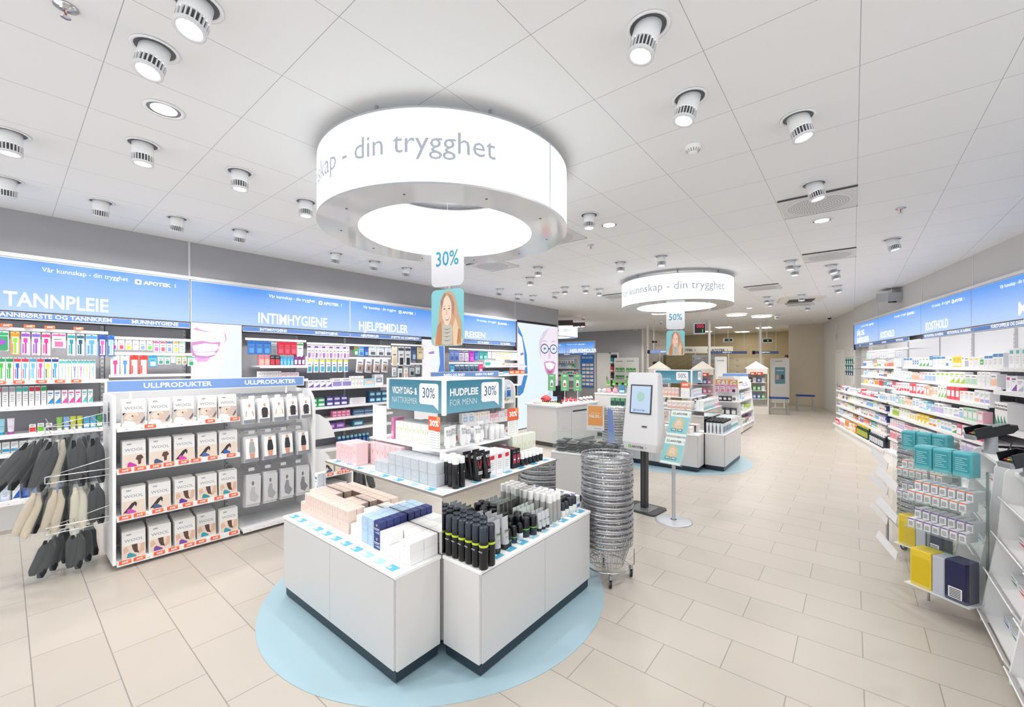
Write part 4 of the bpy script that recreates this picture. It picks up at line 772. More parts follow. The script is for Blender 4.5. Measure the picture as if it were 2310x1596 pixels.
# glove rack on the near end of the gondola
GR = Fr(-4.72, .56, 0)
@cached
def glove(c, L, seed):
    r = random.Random(seed); b = MB(); n = 10; m = mat(c, .8)
    for fs, ln in ((-.023, L*.94), (.023, L)):
        R = []
        for i in range(9):
            t = i/8; z = -.07-ln*t; w = .027*min(1, .35+t*2.2)*(1 if t < .9 else .62)
            R.append([(fs*(1-.35*(t < .2))+w*math.cos(2*PI*j/n)+.006*math.sin(t*5+seed), w*.55*math.sin(2*PI*j/n)+.01*math.sin(t*3+fs*40), z) for j in range(n)])
        b.loft(R, m)
    f = MB(); R = []
    for i in range(7):
        t = i/6; z = .0-(L+.1)*t; w = .006+.054*min(1, t*3)*(1-.1*t); R.append([(w*math.cos(2*PI*j/n), .4*w*math.sin(2*PI*j/n)+.004, z) for j in range(n)])
    f.loft(R, FILM, True, False)
    return b.mesh('glove'), f.mesh('clear_bag')
root = ob('glove_rack', None, None, GR.loc(0,0,0), (0,0,0), 'chrome wire hanging rack on the near end of the gondola', 'rack')
def glove_level(zt, lev, items, L):
    b = MB()
    for y in (-.06, -.2, -.33):
        b.tube([(-.02, y, zt), (-.62, y, zt+.012)], .004, CHROME); b.tube([(-.02, y, zt-.05), (-.62, y, zt-.04)], .003, CHROME)
    b.tube([(-.02, 0, zt), (-.02, -.36, zt)], .004, CHROME); b.tube([(-.02, 0, zt-.05), (-.02, -.36, zt-.05)], .003, CHROME); b.tube([(-.02, 0, zt+.09), (-.02, -.36, zt)], .003, CHROME); b.tube([(-.02, -.36, zt), (-.02, -.36, zt-.05)], .004, CHROME)
    ob('wire_tier', b, root)
    for i, (x, y, c, cn, t) in enumerate(items):
        g, f = glove(c, L, i % 3)
        thing('bagged_glove', '%s bagged garment, %s from the left on the %s wire tier' % (cn, ORD[i], lev), 'bagged garment', [('garment', g), ('clear_bag', f)], GR, x, y, zt-.062, rz=PI/2+random.uniform(-.12, .12), ry=t, group='bagged dark and beige garments')
K = '#1b1e23'; BG = '#d2c3ae'; BW = '#ddd5c4'
def gl(cols, y0, y1, x0, tilt0, n):
    out = []
    for i in range(n):
        c = cols[i]; f = i/(n-1); out.append((x0-.11*(i % 3)-.04, y0+(y1-y0)*f, {'k': K, 'b': BG, 'w': BW}[c], {'k': 'black', 'b': 'beige', 'w': 'cream'}[c], tilt0*(1-f*1.6) if f < .62 else -.06*f))
    return out
glove_level(1.22, 'top', gl('kkkkwkkkkk', -.4, -.085, -.1, .5, 10), .38)
glove_level(.84, 'middle', gl('bkbbkkwwkk', -.38, -.085, -.1, .25, 10), .34)
glove_level(.45, 'lowest', gl('kkkkkk', -.32, -.1, -.12, .22, 6), .28)
b = MB(); b.prism(rrect(-.09, .09, 0, .2, .01, 2), -.002, .002, mat('#e4e6ec', .3)); b.fr(-.07, .07, .02, .1, -.003, mat('#5c6a86')); thing('rack_info_card', 'small clear card with dark blue print at the gondola corner', 'card', b.mesh('card'), GR, -.17, -.012, 1.18)
# ------------------------------------------------------------------ display islands
FLOORBLUE = mat('#a6c3cf', .3, name='pale_blue_floor_vinyl')
DOORM = mat('#d4d4d4', .35, name='cabinet_door')
def cabinet(parent, fr, x0, x1, y0, y1, h=.587, split=None, ztop=.02, face=('f',), z0=.078):
    """cabinet arm in island frame, doors on the listed faces: f=-Y, b=+Y, l=-X, r=+X"""
    c = ob('cabinet', None, parent)
    fb = face[0] in 'fb'; b = MB(); b.box(x0+(0 if fb else .012), x1-(0 if fb else .012), y0+(.012 if fb else 0), y1-(.012 if fb else 0), z0, h-.02, WHITE); ob('carcass', b, c)
    b = MB(); b.bbox(x0, x1, y0, y1, h-.019, h, W, .003); ob('worktop', b, c)
    b = MB(); b.box(x0+.016, x1-.016, y0+.016, y1-.016, .012, z0-.001, DARK)
    for a in (x0+.07, x1-.07):
        for q in (y0+.07, y1-.07): b.cyl((a, q, 0), (a, q, .012), .015, BLACK)
    ob('plinth', b, c)
    for f in face:
        if f in 'fb':
            n = split or 2; yy = (y0, y0+.0115) if f == 'f' else (y1-.0115, y1)
            for i in range(n): b = MB(); a = x0+.014+(x1-x0-.028)*i/n; e = x0+.014+(x1-x0-.028)*(i+1)/n; b.box(a+.0015, e-.0015, yy[0], yy[1], z0+.004, h-.024, DOORM); ob('door', b, c)
        else:
            n = split or 2; xx = (x0, x0+.0115) if f == 'l' else (x1-.0115, x1)
            for i in range(n): b = MB(); a = y0+.014+(y1-y0-.028)*i/n; e = y0+.014+(y1-y0-.028)*(i+1)/n; b.box(xx[0], xx[1], a+.0015, e-.0015, z0+.004, h-.024, DOORM); ob('door', b, c)
    return c
TICK = mat('#58b5d8', .4, name='cyan_price_ticket'); TICK2 = mat('#a6d3e8', .4)
@cached
def ticket(w, d, light):
    b = MB(); b.top(-w, w, -d, d, .0006, TICK2 if light else TICK); b.top(-w*.75, -w*.2, -d*.7, d*.1, .0009, W)
    return b.mesh('price_ticket')
def tickets(parent, x0, x1, y0, y1, z, n, along):
    rnd = random.Random(n)
    for i in range(n):
        t = (i+.5)/n
        if along == 'x': cx = x0+(x1-x0)*t; cy = (y0+y1)/2; w, d = .036, .026
        else: cx = (x0+x1)/2; cy = y0+(y1-y0)*t; w, d = .026, .036
        ob('price_ticket', ticket(w, d, rnd.random() > .6), parent, (cx, cy, z))
def island(fr, lab, sg1, sg2, pct, nm):
    root = ob('display_island', None, None, fr.loc(0,0,0), (0,0,fr.r), lab, 'display island')
    c = cabinet(root, fr, -.69, .69, -.92, -.602, face=('f',)); tickets(c, -.67, .66, -.905, -.84, .587, 11, 'x')
    c = cabinet(root, fr, .692, 1.0, -.6, .61, face=('r',)); tickets(c, .915, .98, -.58, .6, .587, 10, 'y')
    cabinet(root, fr, -1.0, -.692, -.6, .61, face=('l',)); cabinet(root, fr, -.69, .69, .612, .92, face=('b',))
    b = MB(); b.box(-.685, .685, -.595, .595, .588, .918, mat('#b8aca0', .6)); b.box(-.68, .68, -.59, .6, .08, .585, WHITE)
    b.box(-.69, .69, -.5995, -.596, .588, .918, MIRR); b.box(.686, .69, -.595, .6, .588, .918, MIRR); b.box(-.69, -.686, -.595, .6, .588, .918, MIRR); b.box(-.69, .69, .596, .6, .588, .918, MIRR); ob('mirrored_core', b, root)
    b = MB(); b.bbox(-.695, .695, -.6, .61, .919, .933, W, .002); b.box(-.696, .696, -.602, -.6, .919, .933, mat('#8a8684')); b.box(.695, .697, -.6, .61, .919, .933, mat('#8a8684')); s = ob('middle_shelf', b, root)
    tickets(s, -.68, .62, -.59, -.53, .933, 8, 'x'); tickets(s, .6, .68, -.5, .6, .933, 7, 'y')
    b = MB(); b.bbox(-.395, .465, -.40, .45, 1.118, 1.13, W, .002); ob('top_shelf', b, root)
    for x, y in ((-.37, -.37), (.44, -.37), (-.37, .42), (.44, .42)): b = MB(); b.box(x-.008, x+.008, y-.008, y+.008, .933, 1.118, STEEL); ob('shelf_post', b, root)
    # lit header cube
    x0, x1, y0, y1, z0, z1 = -.205, .425, -.35, .25, 1.365, 1.585
    h = ob('header_cube', None, root)
    b = MB()
    for x, y in ((x0, y0), (x1, y0), (x0, y1), (x1, y1)): b.box(x-.012, x+.012, y-.012, y+.012, z0-.01, z1+.01, W)
    b.box(x0, x1, y0, y1, z1+.002, z1+.01, W)
    for x, y in ((x0+.05, y0+.05), (x1-.05, y1-.05), (x1-.05, y0+.05)): b.box(x-.006, x+.006, y-.006, y+.006, 1.13, z0+.1, ACRY)
    ob('cube_frame', b, h)
    def pan(w, t1, t2, rot, loc):
        b = MB(); b.box(-w/2, w/2, -.004, 0, z0, z1, TEAL)
        b.text(t1, -w*.44, z0+.118, .05, -.0052, W, al='l', bold=.03, maxw=w*.5, sx=.9); b.text(t2, -w*.44, z0+.05, .045, -.0052, mat('#d6e6ec'), al='l', bold=-.005, maxw=w*.5, sx=.85)
        pts = rrect(w*.1, w*.44, z0+.055, z1-.02, .02, 4); b.prism([(p[0], p[1]) for p in pts], -.0056, -.0045, W); b.poly([(w*.34, z0+.058), (w*.44, z0+.02), (w*.44, z0+.09)], -.0054, W)
        b.text(pct, w*.27, z0+.1, .075, -.0064, mat('#2f5f84'), maxw=w*.28, sx=.8)
        ob('printed_panel', b, h, loc, (0, 0, rot))
    pan(x1-x0-.03, sg1[0], sg1[1], 0, ((x0+x1)/2, y0, 0)); pan(y1-y0-.03, sg2[0], sg2[1], PI/2, (x1, (y0+y1)/2, 0)); pan(x1-x0-.03, sg1[0], sg1[1], PI, ((x0+x1)/2, y1, 0)); pan(y1-y0-.03, sg2[0], sg2[1], -PI/2, (x0, (y0+y1)/2, 0))
    b = MB(); b.lathe([(1.262, 0), (1.262, .0025), (.0001, .0025)], FLOORBLUE, 96, smooth=False); thing('floor_circle', 'pale blue round floor mat under the %s display island' % nm, 'floor mat', b.mesh('floor_circle'), fr, 0.01, -.01, .0002)
I1 = Fr(-2.545, 2.22, 0); I2 = Fr(-2.56, 7.79, 0)
island(I1, 'white stepped display island with mirrored core in the foreground', ('VICHY DAG- &', 'NATTKREMER'), ('HUDPLEIE', 'FOR MENN'), '30%', 'nearest')
island(I2, 'white stepped display island farther back under the far ring lamp', ('E', 'OKREMER'), ('', ''), '50%', 'far')
def board(fr, lx, ly, z, rot, lab, t, w=.12, h=.215, oh=.095):
    b = MB(); b.box(-w/2, w/2, -.003, 0, 0, h, ACRY); b.box(-w/2, w/2, -.02, .02, 0, .002, ACRY)
    c = MB(); c.box(-w*.48, w*.48, -.0045, -.0035, .005, h-oh-.005, W)
    for k in range(6): c.fr(-w*.38, w*(.2-.05*(k % 2)), .02+k*.017, .022+k*.017, -.005, mat('#9a9ca0')); c.fr(w*.3, w*.38, .02+k*.017, .023+k*.017, -.005, mat('#6a6c70'))
    d = MB(); d.box(-w/2, w/2, -.005, -.0035, h-oh, h, ORANGE); d.fr(w*.2, w*.5, h-oh*.45, h, -.0052, mat('#f0a468')); d.text(t, 0, h-oh*.68, oh*.42, -.0056, W, bold=.04, sx=1.05, maxw=w*.78)
    thing('offer_stand', lab, 'sign', [('acrylic_holder', b.mesh('h')), ('info_sheet', c.mesh('i')), ('offer_print', d.mesh('o'))], fr, lx, ly, z, rz=rot)
board(I1, .36, -.375, 1.131, 0, 'orange thirty percent stand at the front corner of the top shelf', '30%')
board(I1, .43, .37, 1.131, PI/2, 'orange thirty percent stand at right end of the top shelf', '30%', w=.14)
board(I2, .33, -.375, 1.131, 0, 'orange fifty percent stand on the far display island', '50%', w=.15, h=.26)
b = MB(); b.box(-.09, .09, -.002, .002, 0, .25, W); b.box(-.09, .09, -.03, .03, 0, .002, W); thing('blank_stand', 'blank white board standing at the left end of the top shelf', 'board', b.mesh('board'), I1, -.29, -.375, 1.131)
def grid(fr, x0, nx, y0, ny, lev, w, d, h, c, a, st, z, desc, where, nm='cosmetics_box', cat='cosmetics box', gap=.0028, skip=(), gp=None, t=None, rzs=.02):
    P = boxi(w, d, h, c, a, st, t)
    for k in range(lev):
        for j in range(ny):
            for i in range(nx):
                if (i, j, k) in skip: continue
                lb = desc + ', ' + (ORD[i] + ' from left' if nx > 1 else '') + (', ' if nx > 1 and (ny > 1 or lev > 1) else '') + (('row ' + ['one', 'two', 'three', 'four', 'five', 'six', 'seven'][j]) if ny > 1 else '') + ((' ' if ny > 1 else '') + ['bottom', 'second', 'third', 'fourth'][k] + ' layer' if lev > 1 else '') + ', ' + where
                thing(nm, lb.replace(', , ', ', '), cat, P, fr, x0+w/2+i*(w+gap), y0+d/2+j*(d+gap), z+k*(h+.0006), rz=random.uniform(-rzs, rzs), group=gp or (desc + 's ' + where))
# foreground island, lower level, front arm
T1 = .5885
sk = {(i, 2, 1) for i in (4, 5)} | {(0, 0, 1), (9, 2, 1)}
grid(I1, -.69, 10, -.794, 3, 2, .066, .062, .074, '#e9d3c8', '#e3b59c', 'v', T1, 'peach box', 'front arm', skip=sk)
grid(I1, .01, 2, -.785, 2, 2, .066, .09, .072, '#f1f1f1', '#d2d6dc', 'v', T1, 'white box', 'front arm centre', skip={(0, 0, 1)})
grid(I1, .155, 2, -.794, 3, 2, .069, .062, .082, '#b4cfe8', '#e0eefa', 'v', T1, 'light blue box', 'front arm')
grid(I1, .297, 1, -.799, 4, 2, .069, .047, .082, '#2b3574', '#8fb4dc', 'vb', T1, 'navy box', 'front arm')
grid(I1, .372, 3, -.805, 2, 2, .094, .1, .06, '#f3f3f3', '#d6d9dc', 'v', T1, 'low white box', 'front arm corner', skip={(1, 0, 1)})
grid(I1, -.98, 1, -.55, 5, 1, .05, .05, .19, '#eef4fa', '#3f84c4', 'diag', T1, 'upright white and blue box', 'left arm', gp='upright blue boxes on the left arm')
# right arm bottles; A faces +X
A1 = Fr(-2.545, 2.22, 90)   # lx = y, ly = -x
def bot(fr, lx, ly, z, P, nm, lab, cat, grp): thing(nm, lab, cat, P, fr, lx, ly, z, rz=random.uniform(-.1, .1), group=grp)
SP = bparts(.026, .228, '#17181c', '#2c3440', None, .34, neck=.93, dome=False, ring='#c8e03c', t='man')
for j in range(3):
    for i in range(6 if j < 2 else 4):
        bot(I1, .72+i*.054, -.565+j*.056, T1, SP, 'spray_can', 'tall black spray can with yellow ring, row %s, %s from left' % (['one', 'two', 'three'][j], ORD[i]), 'spray can', 'tall black spray cans')
TP = tparts(.062, .19, '#c3c6cb', '#25282e', '#a8d85a', 'man')
for j in range(2):
    for i in range(5):
        bot(A1, -.375+j*.075-.03*(i > 3), -.915+i*.045, T1, TP, 'tube', 'large silver tube, %s from front edge, %s row' % (ORD[i], ('near', 'far')[j]), 'tube', 'large silver tubes')
RP = bparts(.021, .105, '#2a3c50', '#121317', None, .6, dome=True, neck=.9, ring='#7fe03c'); RW2 = bparts(.021, .105, '#e0e4e8', '#121317', None, .6, dome=True, neck=.9)
for i, (y, x, p, t) in enumerate(((-.26,.91,RP,'nearest'), (-.235,.85,RP,'nearest inner'), (-.2,.905,RP,'second'), (-.175,.85,RP,'second inner'), (-.14,.905,RW2,'pale'))): bot(A1, y, -x, T1, p, 'roll_on', 'black domed roll-on bottle, %s in the small group' % t, 'bottle', 'black domed roll-ons')
JP = bparts(.027, .12, '#23303a', '#14151a', None, .5, neck=.96, ring='#7fe03c'); 
for i, (y, x) in enumerate(((-.08,.905), (-.075,.84), (-.02,.87), (-.02,.92), (-.03,.8))): bot(A1, y, -x, T1, JP, 'jar', 'black jar with green ring, %s from the near end' % ORD[i], 'jar', 'black jars with green rings')
for i, (y, x) in enumerate(((-.16,.76), (-.1,.74), (-.12,.81), (-.2,.78))): bot(A1, y, -x, T1, JP, 'jar', 'black jar beside the mirror, %s from the near end' % ORD[i], 'jar', 'black jars beside the mirror')
GT = tparts(.042, .13, '#d9e4dc', '#25282e', '#7fcf5a', 'man'); 
for i in range(8): bot(A1, .0+(i % 4)*.045, -.80+(i//4)*.05+.0, T1, GT, 'tube', 'pale green tube, %s from the near end of the %s row' % (ORD[i % 4], ('outer', 'inner')[i//4]), 'tube', 'pale green tubes')
ST = tparts(.042, .12, '#cfd2d6', '#25282e', '#9fbf6a', 'man')
for i in range(6): bot(A1, .045+(i % 3)*.045, -.925+(i//3)*.05, T1, ST, 'tube', 'small silver tube, %s from near end, %s row' % (ORD[i % 3], ('outer', 'inner')[i//3]), 'tube', 'small silver tubes')
SS = bparts(.024, .2, '#a9a9a6', '#f2f2f2', None, .28, neck=.92)
for i in range(9): bot(A1, .2+(i % 3)*.052, -.9+(i//3)*.052, T1, SS, 'spray_can', 'silver can with white cap, %s from the near end, %s row' % (ORD[i % 3], ('outer', 'middle', 'inner')[i//3]), 'spray can', 'silver cans with white caps')
for i in range(6): bot(A1, .18+(i % 3)*.05, -.75+(i//3)*.05, T1, SS, 'spray_can', 'silver can by mirror, %s from the near end, %s row' % (ORD[i % 3], ('outer', 'inner')[i//3]), 'spray can', 'silver cans by the mirror')
RB = bparts(.022, .1, '#f0f0e8', '#34383f', None, .55, dome=True, neck=.95); RC = bparts(.024, .11, '#f0f0e8', '#2c3036', None, .5, neck=1.)
for i in range(8): bot(A1, .37+(i % 4)*.05, -.9+(i//4)*.055, T1, RB if i in (0, 1, 4) else RC, 'roll_on', 'white bottle with dark cap, %s from near end, %s row' % (ORD[i % 4], ('outer', 'inner')[i//4]), 'bottle', 'white bottles with dark caps')
for i in range(6): bot(A1, .33+(i % 3)*.05, -.78+(i//3)*.05, T1, RC, 'roll_on', 'white bottle with dark lid, %s from near end, %s inner row' % (ORD[i % 3], ('first', 'second')[i//3]), 'bottle', 'white bottles with dark caps')
grid(A1, .555, 1, -.91, 2, 1, .05, .1, .1, '#f2f2f4', '#5a6aa8', 'band', T1, 'white box', 'far end of the right arm'); grid(A1, .46, 1, -.78, 1, 1, .12, .06, .09, '#f4f4f0', '#e0e0dc', 'band', T1, 'white box', 'beside the mirror on the right arm')
# foreground island, middle level
T2 = .9345
sk = {(0, 0, 1)} - {(0, 0, 1)}
grid(I1, -.645, 4, -.54, 3, 2, .062, .06, .072, '#ecccd0', '#dcaa9c', 'v', T2, 'small pink box', 'middle shelf')
grid(I1, -.385, 1, -.545, 1, 1, .05, .1, .17, '#efd2d4', '#d8a890', 'v', T2, 'upright pink box', 'middle shelf')
grid(I1, -.33, 6, -.43, 2, 1, .062, .05, .17, '#eccfd3', '#d8a890', 'v', T2, 'tall pink box', 'behind small ones on the middle shelf')
grid(I1, -.13, 8, -.52, 2, 1, .082, .078, .074, '#c3c9cf', '#e4e8ec', 'v', T2, 'silver grey box', 'middle shelf'); grid(I1, .035, 6, -.52, 2, 1, .082, .078, .074, '#c6ccd2', '#e4e8ec', 'v', T2+.0752, 'upper silver grey box', 'middle shelf')
BP = bparts(.023, .19, '#16171b', '#f2f2f2', None, .22, neck=.9, t='V'); 
for i in range(7): bot(A1, -.45+(i % 2)*.05+.01*(i//2), -.645+(i//2)*.05, T2, BP, 'bottle', 'black bottle with white cap, %s, %s on middle shelf' % (('near row', 'far row')[i % 2], ORD[i//2]), 'bottle', 'black bottles with white caps')
@cached
def vtube():
    b, k = tubei(.07, .18, '#16171b', '#16171b', '#e8e8e8', None); return b, k
for i in range(6):
    b = MB(); b.loft([[(.036*math.cos(2*PI*j/14)*(1-f)+.035*math.cos(2*PI*j/14)*f, .03*math.sin(2*PI*j/14)*(1-f*.95), z) for j in range(14)] for z, f in ((.03, 0), (.06, .1), (.12, .5), (.178, 1))], mat('#16171b', .3))
    b.text('VICHY', 0, .14, .02, -.0145, W, bold=.03, maxw=.05); b.poly([(-.018, .13), (-.012, .13), (0, .085), (.012, .13), (.018, .13), (.002, .072), (-.002, .072)], -.0225, mat('#d83a50'))
    for q in range(3): b.fr(-.018, .018, .06-q*.008, .064-q*.008, -.0285, W)
    k = MB(); k.lathe([(.026, 0), (.028, .03)], BLACK, 14)
    bot(A1, -.24+(i % 2)*.085, -.63+(i//2)*.05, T2, [('tube_body', b.mesh('tube')), ('cap', k.mesh('cap'))], 'tube', 'black tube with red letter, %s, %s row' % (('left', 'right')[i % 2], ('front', 'second', 'third')[i//2]), 'tube', 'black tubes with red letter')
grid(A1, -.13, 3, -.63, 3, 1, .075, .05, .15, '#f1f1f1', '#d83040', 'sq', T2, 'white box with red square', 'middle shelf')
grid(A1, .14, 2, -.62, 4, 1, .042, .05, .14, '#17181c', '#b03a58', 'patch', T2, 'slim black box', 'middle shelf')
WJ = bparts(.02, .095, '#1c1d22', '#f4f4f4', None, .45, neck=.98)
for i in range(12): bot(A1, .26+(i % 6)*.048, -.61+(i//6)*.048, T2, WJ, 'roll_on', 'small black bottle with white lid, %s from left, %s row' % (ORD[i % 6], ('front', 'back')[i//6]), 'bottle', 'small black bottles with white lids')
grid(A1, .3, 5, -.49, 1, 1, .058, .05, .2, '#eff2e2', '#c8d86a', 'v', T2, 'tall pale green box', 'rear of the middle shelf')
grid(I1, .6, 1, .98-1.3+.0, 1, 1, .04, .04, .1, '#f2f2f2', '#d0d0d0', 'band', 0.5885+.0, 'tiny white box', 'x') if 0 else None
# foreground island, top level
T3 = 1.1315
grid(I1, -.19, 1, -.34, 1, 1, .03, .1, .16, '#ee8fc0', '#f6c8e0', 'band', T3, 'slim pink box', 'on the top shelf')
grid(I1, -.15, 9, -.33, 3, 1, .048, .05, .14, '#f4f4ee', '#c8d86a', 'v', T3, 'white box with green letter', 'top shelf')
for i in range(6):
    b = MB(); h = .145 if i in (0, 1, 2, 5) else .12
    b.loft([[(.03*math.cos(2*PI*j/12)*(1+f*.1), .022*math.sin(2*PI*j/12)*(1-f*.95), z) for j in range(12)] for z, f in ((.02, 0), (h*.5, .4), (h, 1))], W)
    b.text('BULL', 0, h*.74, h*.13, -.013, BLACK, maxw=.045); b.text('DOX', 0, h*.58, h*.13, -.0165, mat('#44464a'), maxw=.045)
    k = MB(); k.lathe([(.02, 0), (.021, .02)], W, 12); bot(A1, -.32+i*.07, -.43+.03*(i % 2), T3, [('tube_body', b.mesh('tube')), ('cap', k.mesh('cap'))], 'tube', 'white tube with outlined letters, %s from left on top shelf' % ORD[i], 'tube', 'white lettered tubes')
for i in range(9): bot(A1, .12+(i % 3)*.055, -.43+(i//3)*.055, T3, bparts(.024, .1, '#f4f4f4', '#fafafa', None, .3, neck=.96), 'jar', 'white jar on top shelf, %s from left, %s row' % (ORD[i % 3], ORD[i//3]), 'jar', 'white jars on the top shelf')
grid(I1, -.1, 7, -.14, 1, 1, .06, .06, .13, '#f4f2f0', '#e0503c', 'band', T3, 'white box under the header cube', 'second row')
# far island goods
grid(I2, -.66, 6, -.88, 3, 1, .09, .08, .12, '#f4f2ee', '#6fbf5a', 'band', T1, 'white box', 'lower level of the far island'); grid(I2, .0, 6, -.88, 3, 1, .09, .08, .1, '#f4eeea', '#e8c0b0', 'band', T1, 'pale box', 'lower level of the far island')
A2 = Fr(-2.56, 7.79, 90)
for j in range(5):
    for i in range(9):
        for _ in (0,): bot(A2, -.55+i*.062, -.95+j*.055, T1, bparts(.024, .2, '#eef0f4', '#26282c', ('#8f98b8', '#4fa8b0', '#9f8fc0')[i % 3], .16, neck=.9), 'spray_can', 'white can with black cap, %s from left, row %s, far island' % (ORD[i], ['one', 'two', 'three', 'four', 'five'][j]), 'spray can', 'black capped cans on the far island')
grid(A2, .02, 8, -.96, 4, 1, .062, .06, .2, '#eef2f4', '#5fb4b8', 'band', T1, 'white and teal box', 'right arm of the far island')
grid(I2, -.62, 2, -.55, 2, 1, .07, .07, .13, '#d8cbe8', '#b8a0d8', 'band', T2, 'lilac box', 'far island')
for i in range(6): bot(I2, -.38+i*.075, -.55, T2, bparts(.028, .15, '#3fb45a', '#f2f4f2', None, .7, neck=.95, dome=True), 'bottle', 'white bottle with green foot, %s from left, far island' % ORD[i], 'bottle', 'green footed bottles')
grid(I2, .09, 5, -.57, 3, 1, .075, .07, .14, '#f4ece8', '#e8b8a8', 'band', T2, 'cream box', 'middle shelf of the far island')
grid(A2, -.5, 12, -.66, 2, 1, .055, .06, .16, '#f0f4f4', '#4fb8c0', 'diag', T2, 'white box with aqua foot', 'far island'); grid(A2, .2, 5, -.66, 2, 1, .055, .06, .17, '#f6eef2', '#f07ab0', 'band', T2, 'white box with pink print', 'far island')
grid(I2, -.35, 9, -.36, 2, 1, .06, .06, .16, '#f4ded6', '#eab8a4', 'band', T3, 'salmon box', 'top shelf of the far island'); grid(A2, -.3, 10, -.44, 2, 1, .05, .05, .14, '#eef0f6', '#c0c8e4', 'band', T3, 'pale lilac box', 'top shelf of the far island')
# ------------------------------------------------------------------ wire baskets
@cached
def basket():
    b = MB(); H_ = .21; n = 40
    def rr(z): t = z/H_; return .13+.069*t
    for z in (.0, .035, .07, .105, .14, .17): b.tube([(rr(z)*math.cos(2*PI*i/28), rr(z)*math.sin(2*PI*i/28), z) for i in range(28)], .0019, CHROME, 4, True)
    b.tube([(.2*math.cos(2*PI*i/32), .2*math.sin(2*PI*i/32), H_) for i in range(32)], .0034, CHROME, 5, True)
    for i in range(n): a = 2*PI*i/n; c, s = math.cos(a), math.sin(a); b.tube([(rr(0)*c, rr(0)*s, 0), (rr(.1)*c, rr(.1)*s, .1), (rr(.17)*c, rr(.17)*s, .17), (.2*c, .2*s, H_)], .0014, CHROME, 3)
    for i in range(7): x = -.12+i*.04; y = math.sqrt(max(0, .132**2-x*x)); b.tube([(x, -y, 0), (x, y, 0)], .0016, CHROME, 3)
    r = MB(); r.lathe([(.2015, .172), (.2045, .172), (.2045, .19), (.2015, .19), (.2015, .172)], mat('#b4b6ba', .25, .9), 36)
    return b.mesh('wire_bowl'), r.mesh('rim_band')
def handle():
    h = MB(); P = []
    for i in range(13): a = PI*i/12; P.append((.1995*math.cos(a), -.1995*math.sin(a), .208+.01*math.sin(a)))
    h.tube(P, .0028, CHROME, 5); h.tube(P[4:9], .0042, mat('#9a9ca0', .4), 6); return h.mesh('handle')
HAN = handle()
def basketstack(x, y, n, where, z0=.115, pitch=.0435):
    root = ob('basket_trolley', None, None, (x, y, 0), (0,0,.6), 'chrome wheeled trolley under the basket stack ' + where, 'trolley', 'basket trolleys')
    b = MB(); b.tube([(.17*math.cos(2*PI*i/24), .17*math.sin(2*PI*i/24), .1) for i in range(24)], .006, CHROME, 6, True)
    for a in (0, PI/2, PI, 3*PI/2): b.tube([(0, 0, .1), (.2*math.cos(a), .2*math.sin(a), .1)], .005, CHROME)
    b.tube([(.2, .0, .1), (.215, 0, .1), (.215, 0, .22)], .005, CHROME); b.tube([(0, .2, .1), (0, .215, .1), (0, .215, .22)], .005, CHROME); ob('frame', b, root)
    for a in (0, PI/2, PI, 3*PI/2):
        cx, cyy = .19*math.cos(a), .19*math.sin(a); c = MB(); c.cyl((cx, cyy, .1), (cx, cyy, .066), .014, STEEL); c.box(cx-.014, cx-.01, cyy-.012, cyy+.02, .03, .07, STEEL); c.box(cx+.01, cx+.014, cyy-.012, cyy+.02, .03, .07, STEEL)
        w = MB(); w.cyl((cx-.009, cyy+.01, .03), (cx+.009, cyy+.01, .03), .03, BLACK, n=16); w.cyl((cx-.0095, cyy+.01, .03), (cx+.0095, cyy+.01, .03), .012, STEEL, n=10); k = ob('caster', c, root); ob('wheel', w, k)
    wb, rb = basket()
    for i in range(n):
        thing('wire_basket', 'chrome wire shopping basket, %s from the bottom of the stack %s' % (ORD[i], where), 'basket', [('wire_bowl', wb), ('rim_band', rb), ('handle', HAN)], ID, x+random.uniform(-.004, .004), y+random.uniform(-.004, .004), z0+i*pitch, rz=random.uniform(0, 6.28) if i < n-1 else 2.2, group='wire baskets in the stack ' + where)
basketstack(-1.53, 3.07, 16, 'beside the near island')
basketstack(.52, 5.32, 17, 'on the right side')
basketstack(-3.1, 6.5, 16, 'by the orange poster')
b = MB(); b.tube([(-.27, 0, .22), (-.265, 0, .25), (-.25, -.04, .25), (-.19, -.16, .21), (-.06, -.235, .19), (.1, -.24, .19)], .011, STEEL); b.cyl((-.27, 0, 0), (-.27, 0, .22), .011, STEEL); b.cyl((.1, -.24, 0), (.1, -.24, .19), .011, STEEL); thing('bumper_rail', 'low steel bumper rail beside the right basket stack', 'rail', b.mesh('rail'), ID, .52, 5.32)
# ------------------------------------------------------------------ kiosk
KF = Fr(-1.9, 4.76, -7)
root = ob('touch_kiosk', None, None, KF.loc(0,0,0), (0,0,KF.r), 'white touch screen kiosk on a dark pole right of the baskets', 'kiosk')
b = MB(); b.prism(rrect(-.21, .21, -.17, .17, .04, 4), 0.0, .018, mat('#3a3c40', .3), 'z'); b.top(-.12, .12, -.14, .14, .0184, mat('#77797c', .2)); ob('base_plate', b, root)
b = MB(); b.box(-.033, .033, -.02, .05, .018, .76, mat('#303236', .35)); b.box(-.011, .011, -.022, -.0195, .05, .7, mat('#4a4c50')); ob('pole', b, root)
b = MB(); R = []
for z, w, d, y0 in ((.70, .205, .10, -.085), (.79, .222, .115, -.1), (1.0, .215, .1, -.075), (1.57, .19, .06, -.015), (1.6, .175, .05, -.012)):
    R.append([(p[0], p[1]+y0+d-.02, z) for p in rrect(-w, w, -d, d, .02, 4)])
b.loft(R, mat('#f1f1f3', .35), False); hd = ob('head', b, root)
sl = math.atan2((-.015+.0)-( -.1), 1.57-.79)  # backward lean of the front
